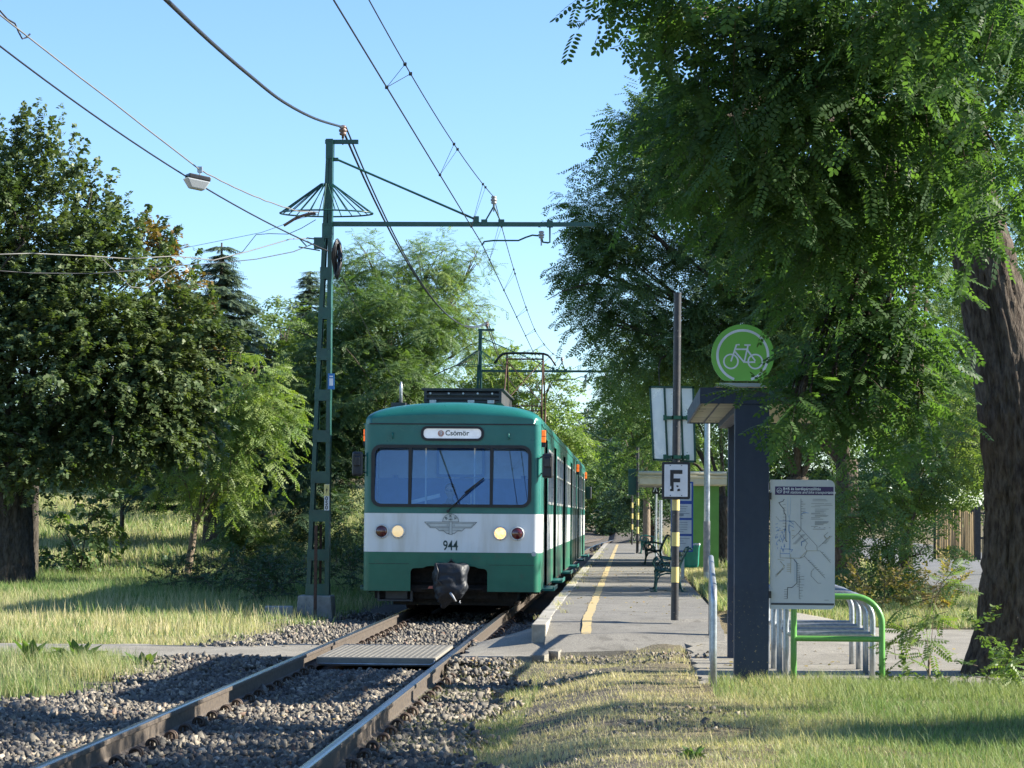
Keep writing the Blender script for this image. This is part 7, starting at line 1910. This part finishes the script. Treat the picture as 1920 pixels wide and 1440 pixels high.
def lawn():
    n = 420000
    X = rng.uniform(-2.0, 5.6, n); Y = 12.6 + (26.3-12.6)*rng.random(n)
    frac = 1 - 0.45*smoothstep(15, 25, Y)
    k = rng.random(n) < frac
    k &= (X > 0.62) & (Y < 21.22) | (X <= 0.62) & (Y < edge_near(X) + 0.1)
    dryness = smoothstep(1.9, 0.1, X + 0.6*fbm2(X, Y, 0.9, 7.0) - 0.06*(Y-18)) 
    bare = fbm2(X, Y, 1.4, 3.3) + 0.5*fbm2(X, Y, 4.5, 5.0)
    edge = X + 1.35 + 0.3*fbm2(Y, 0*Y, 1.1, 2.0)
    k &= rng.random(n) < np.where(X < 0.9, np.clip(0.68 - 1.2*np.clip(bare, -0.2, 1), 0.12, 1), 1.0)
    k &= rng.random(n) < smoothstep(-0.25, 0.25, edge)
    X, Y, dryness = X[k], Y[k], dryness[k]
    n = len(X); H = rng.gamma(2.6, 0.022, n)*(0.8 + 0.5*fbm2(X, Y, 1.7, 8.0)) + 0.015
    H = H*(0.55 + 0.45*smoothstep(0.3, 1.4, X))
    W = rng.uniform(0.0028, 0.0055, n)
    T = np.clip(0.16 + 0.75*dryness + 0.25*fbm2(X, Y, 2.2, 6.0) + rng.normal(0, 0.2, n), 0, 1)
    blades('lawn_grass', 'short lawn grass, green at the right and straw coloured towards the track', X, Y, H, W, T, GM, 0.9)
    # taller tufts
    n = 9000; X = rng.uniform(0.7, 5.0, n); Y = rng.uniform(19.6, 21.5, n)
    blades('lawn_edge_grass', 'longer green grass along the edge of the apron', X, Y, rng.uniform(0.06, 0.16, n), rng.uniform(0.004, 0.006, n), np.clip(0.12 + 0.2*rng.random(n), 0, 1), GM, 0.7)
lawn()
def field(name, label, n, x0, x1, y0, y1, h, w, t0, seed, dens=None, bend=0.6):
    X = rng.uniform(x0, x1, n); Y = rng.uniform(y0, y1, n)
    k = np.ones(n, bool)
    if dens is not None: k = rng.random(n) < dens(X, Y)
    k &= paved_mask(X, Y) < 0.5
    X, Y = X[k], Y[k]; n = len(X)
    H = h*rng.uniform(0.35, 1.0, n)*(0.85 + 0.5*fbm2(X, Y, 0.8, seed)); H = np.maximum(H, 0.04)
    T = np.clip(t0 + 0.35*fbm2(X, Y, 0.7, seed+1) + rng.normal(0, 0.27, n), 0, 1)
    blades(name, label, X, Y, H, w*rng.uniform(0.7, 1.3, n), T, GM, bend)
field('verge_grass', 'tall golden dry grass on the verge left of the track', 120000, -13.5, -4.0, 27.9, 40.5, 0.23, 0.008, 0.54, 1.0, lambda X, Y: (0.35 + 0.65*smoothstep(-0.35, 0.15, fbm2(X, Y, 0.8, 21.0)))*smoothstep(-4.4, -5.0, X + 0.05*(Y-28) + 0.3*np.sin(Y*1.7)))
field('verge_weeds', 'shaded green weeds behind the golden grass', 60000, -14.5, -4.9, 40.0, 53.0, 0.42, 0.012, 0.12, 2.0)
field('near_weeds', 'fine pale weeds beside the ballast at the left edge', 42000, -8.5, -4.3, 19.2, 25.6, 0.30, 0.006, 0.40, 3.0, lambda X, Y: (0.3 + 0.7*(fbm2(X, Y, 1.2, 17.0) > -0.05))*smoothstep(-4.5, -5.3, X + 0.28*(22.0-Y)*(Y < 22) + 0.3*np.sin(Y*2.3)))
field('bank_grass', 'pale sunlit grass on the rising left bank', 110000, -22, -4.6, 52, 92, 0.38, 0.022, 0.42, 4.0)
field('trackside_weeds', 'sparse weeds in the ballast around the near mast', 14000, -5.4, -3.9, 34, 60, 0.3, 0.010, 0.25, 6.0, lambda X, Y: smoothstep(-4.2, -4.7, X))
field('platform_verge', 'dry straw grass between the platform and the robinias', 70000, 1.02, 9.5, 28.4, 62, 0.16, 0.012, 0.72, 5.0, lambda X, Y: np.where((X > 0.9) & (Y < 32.6) & (X < 7.0), 0.0, 1.0)*smoothstep(1.0, 1.3, X))
field('roadside_grass', 'green and straw grass behind the apron', 60000, 1.1, 6.5, 32.4, 48, 0.28, 0.012, 0.35, 6.0)
field('far_verge_grass', 'grass around the far end of the platform', 30000, -10, 12, 62, 130, 0.4, 0.04, 0.4, 7.0, lambda X, Y: (np.abs(X - track_x(Y)) > 1.7)*(~((X > -1.2) & (X < 1.2))))
field('seed_stems', 'tall thin golden seed stems rising out of the verge grass', 9000, -13.5, -4.6, 30, 43, 0.38, 0.009, 0.80, 9.0, None, 0.35)
field('clump_weeds', 'uneven clumps of green weeds on the verge', 30000, -13.5, -4.6, 28.2, 41, 0.36, 0.014, 0.1, 10.0, lambda X, Y: (fbm2(X, Y, 0.9, 12.0) > 0.15)*smoothstep(-4.6, -5.2, X))
hb_ = (5.2, 16.9, 0.0)  # made-up bush out of view, added to cast a shade band on the lawn
root = empty('shade_bush', hb_); tag(root, 'unseen green bush added right of the view to shade the lawn', 'bush')
pos, d_, up_, t_, TW_ = crown_sprays([((0, 0, 1.3), (1.2, 0.5, 1.0), 1.0), ((1.3, 0.1, 1.9), (1.1, 0.5, 1.2), 1.0), ((-0.9, -0.1, 0.6), (0.6, 0.35, 0.5), 1.0)], t_area(T_ROW), 1.0, 14, 0.42, 8, 0.4, 0.3, 0.3)
V_, F_ = place(T_ROW, pos, d_, up_, rng.uniform(0.7, 1.2, len(pos))); np_mesh('crown', V_, [F_], LM_MID, root, tint=np.repeat(t_, len(T_ROW[0])))
limb_mesh('stems', [[((0.1*k, 0, -0.1), 0.03), ((0.3*k, 0.1, 0.6), 0.02), ((0.6*k, 0.1, 1.3), 0.01)] for k in (-1, 0, 1, 2)], M_BARK, root, 7)
print('leaf faces', n_faces_total[0])

# two more robinias of the row stand right of the picture and dapple the platform
for (x_, y_, lab, cv) in ((9.2, 39.5, 'robinia of the row just outside the picture, level with the front of the train', 0.45), (9.6, 46.5, 'robinia of the row just outside the picture, between the train front and the waiting shelter', 0.45), (9.8, 62.0, 'robinia of the row just outside the picture, level with the waiting shelter', 0.4)):
    b_ = (x_, y_, 0.0); root = empty('robinia_tree', b_); tag(root, lab, 'tree', G_ROW)
    pos, d_, up_, t_, TW_ = crown_sprays([((0, 0, 5.0), (2.0, 2.6, 1.6), 1.0), ((-0.5, 1.2, 7.2), (2.0, 2.6, 1.8), 1.0), ((1.0, -1.2, 4.0), (1.6, 2.2, 1.0), 1.0)], t_area(T_ROW), cv, 18, 0.34, 9, 0.5, 0.4)
    V_, F_ = place(T_ROW, pos, d_, up_, rng.uniform(0.8, 1.2, len(pos))); np_mesh('crown', V_, [F_], LM_ROW, root, tint=np.repeat(t_, len(T_ROW[0])))
    limb_mesh('trunk', [[((0, 0, -0.3), 0.26), ((0, 0, 1.5), 0.2), ((0.1, 0, 4.0), 0.17), ((-0.2, 0.4, 7.0), 0.08)], [((0.1, 0, 3.0), 0.1), ((-0.8, 1.0, 4.6), 0.07), ((-1.4, 1.6, 6.0), 0.03)], [((0.1, 0, 2.6), 0.1), ((0.6, -1.2, 3.8), 0.07), ((1.2, -2.2, 4.4), 0.03)]], M_BARK, root, 12)

# dry tufts growing along the kerb and the back edge of the platform
cx_ = []; cy_ = []
for k in range(70):
    y0 = 27 + 60*rng.random()**1.6; side = rng.random() < 0.75; x0 = (float(plat_x0(y0)) + rng.uniform(-0.02, 0.28)**1) if side else 0.98 + rng.uniform(-0.12, 0.05)
    m_ = 14; cx_.append(x0 + rng.normal(0, 0.035, m_)); cy_.append(y0 + rng.normal(0, 0.10, m_))
X_ = np.concatenate(cx_); Y_ = np.concatenate(cy_); n_ = len(X_)
blades('kerb_tufts', 'small dry grass tufts growing in the joints of the platform kerb', X_, Y_, rng.uniform(0.02, 0.09, n_), np.full(n_, 0.007), np.clip(rng.normal(0.75, 0.2, n_), 0, 1), GM, 1.2, zfix=np.where(Y_ < 28.6, 0.16 + 0.055*(Y_-26.6), 0.268))
field('track_grass', 'grey green grass creeping over the ballast beside the right rail', 26000, -1.80, -0.8, 13.5, 24.5, 0.13, 0.004, 0.30, 11.0, lambda X, Y: 0.25 + 0.9*(fbm2(X, Y, 1.3, 15.0) > 0.0), 0.9)
# fallen leaves and scraps
def litter(name, label, n, x0, x1, y0, y1, hf, m):
    X = rng.uniform(x0, x1, n); Y = rng.uniform(y0, y1, n); v0, f0 = simple_leaf(0.035, 0.024)
    pos = np.stack([X, Y, hf(X, Y) + 0.008], -1); a = rng.uniform(0, 2*math.pi, n)
    V, F = place((v0, f0), pos, np.stack([np.cos(a), np.sin(a), 0.1*rng.normal(size=n)], -1), norm(np.array([0, 0, 1.0]) + 0.3*rng.normal(size=(n, 3))), rng.uniform(0.6, 1.5, n))
    tag(np_mesh(name, V, [F], m, tint=np.repeat(rng.random(n), 6)), label, kind='stuff')
LM_LIT = leaf_mat('leaf_fallen', (0.20, 0.13, 0.05), (0.42, 0.33, 0.12), 0.1, 0.7, 0.1)
litter('platform_leaf_litter', 'dry fallen leaves scattered on the platform', 260, -0.95, 1.0, 28.7, 60, lambda X, Y: 0.272 + 0*X, LM_LIT)
litter('apron_leaf_litter', 'dry fallen leaves scattered on the apron around the hoops', 260, 0.75, 4.5, 21.4, 28.0, pave_h, LM_LIT)
litter('ballast_leaf_litter', 'a few pale fallen leaves on the ballast', 500, -5.5, -1.0, 14.5, 25, lambda X, Y: ground_h(X, Y) + 0.05, LM_LIT)
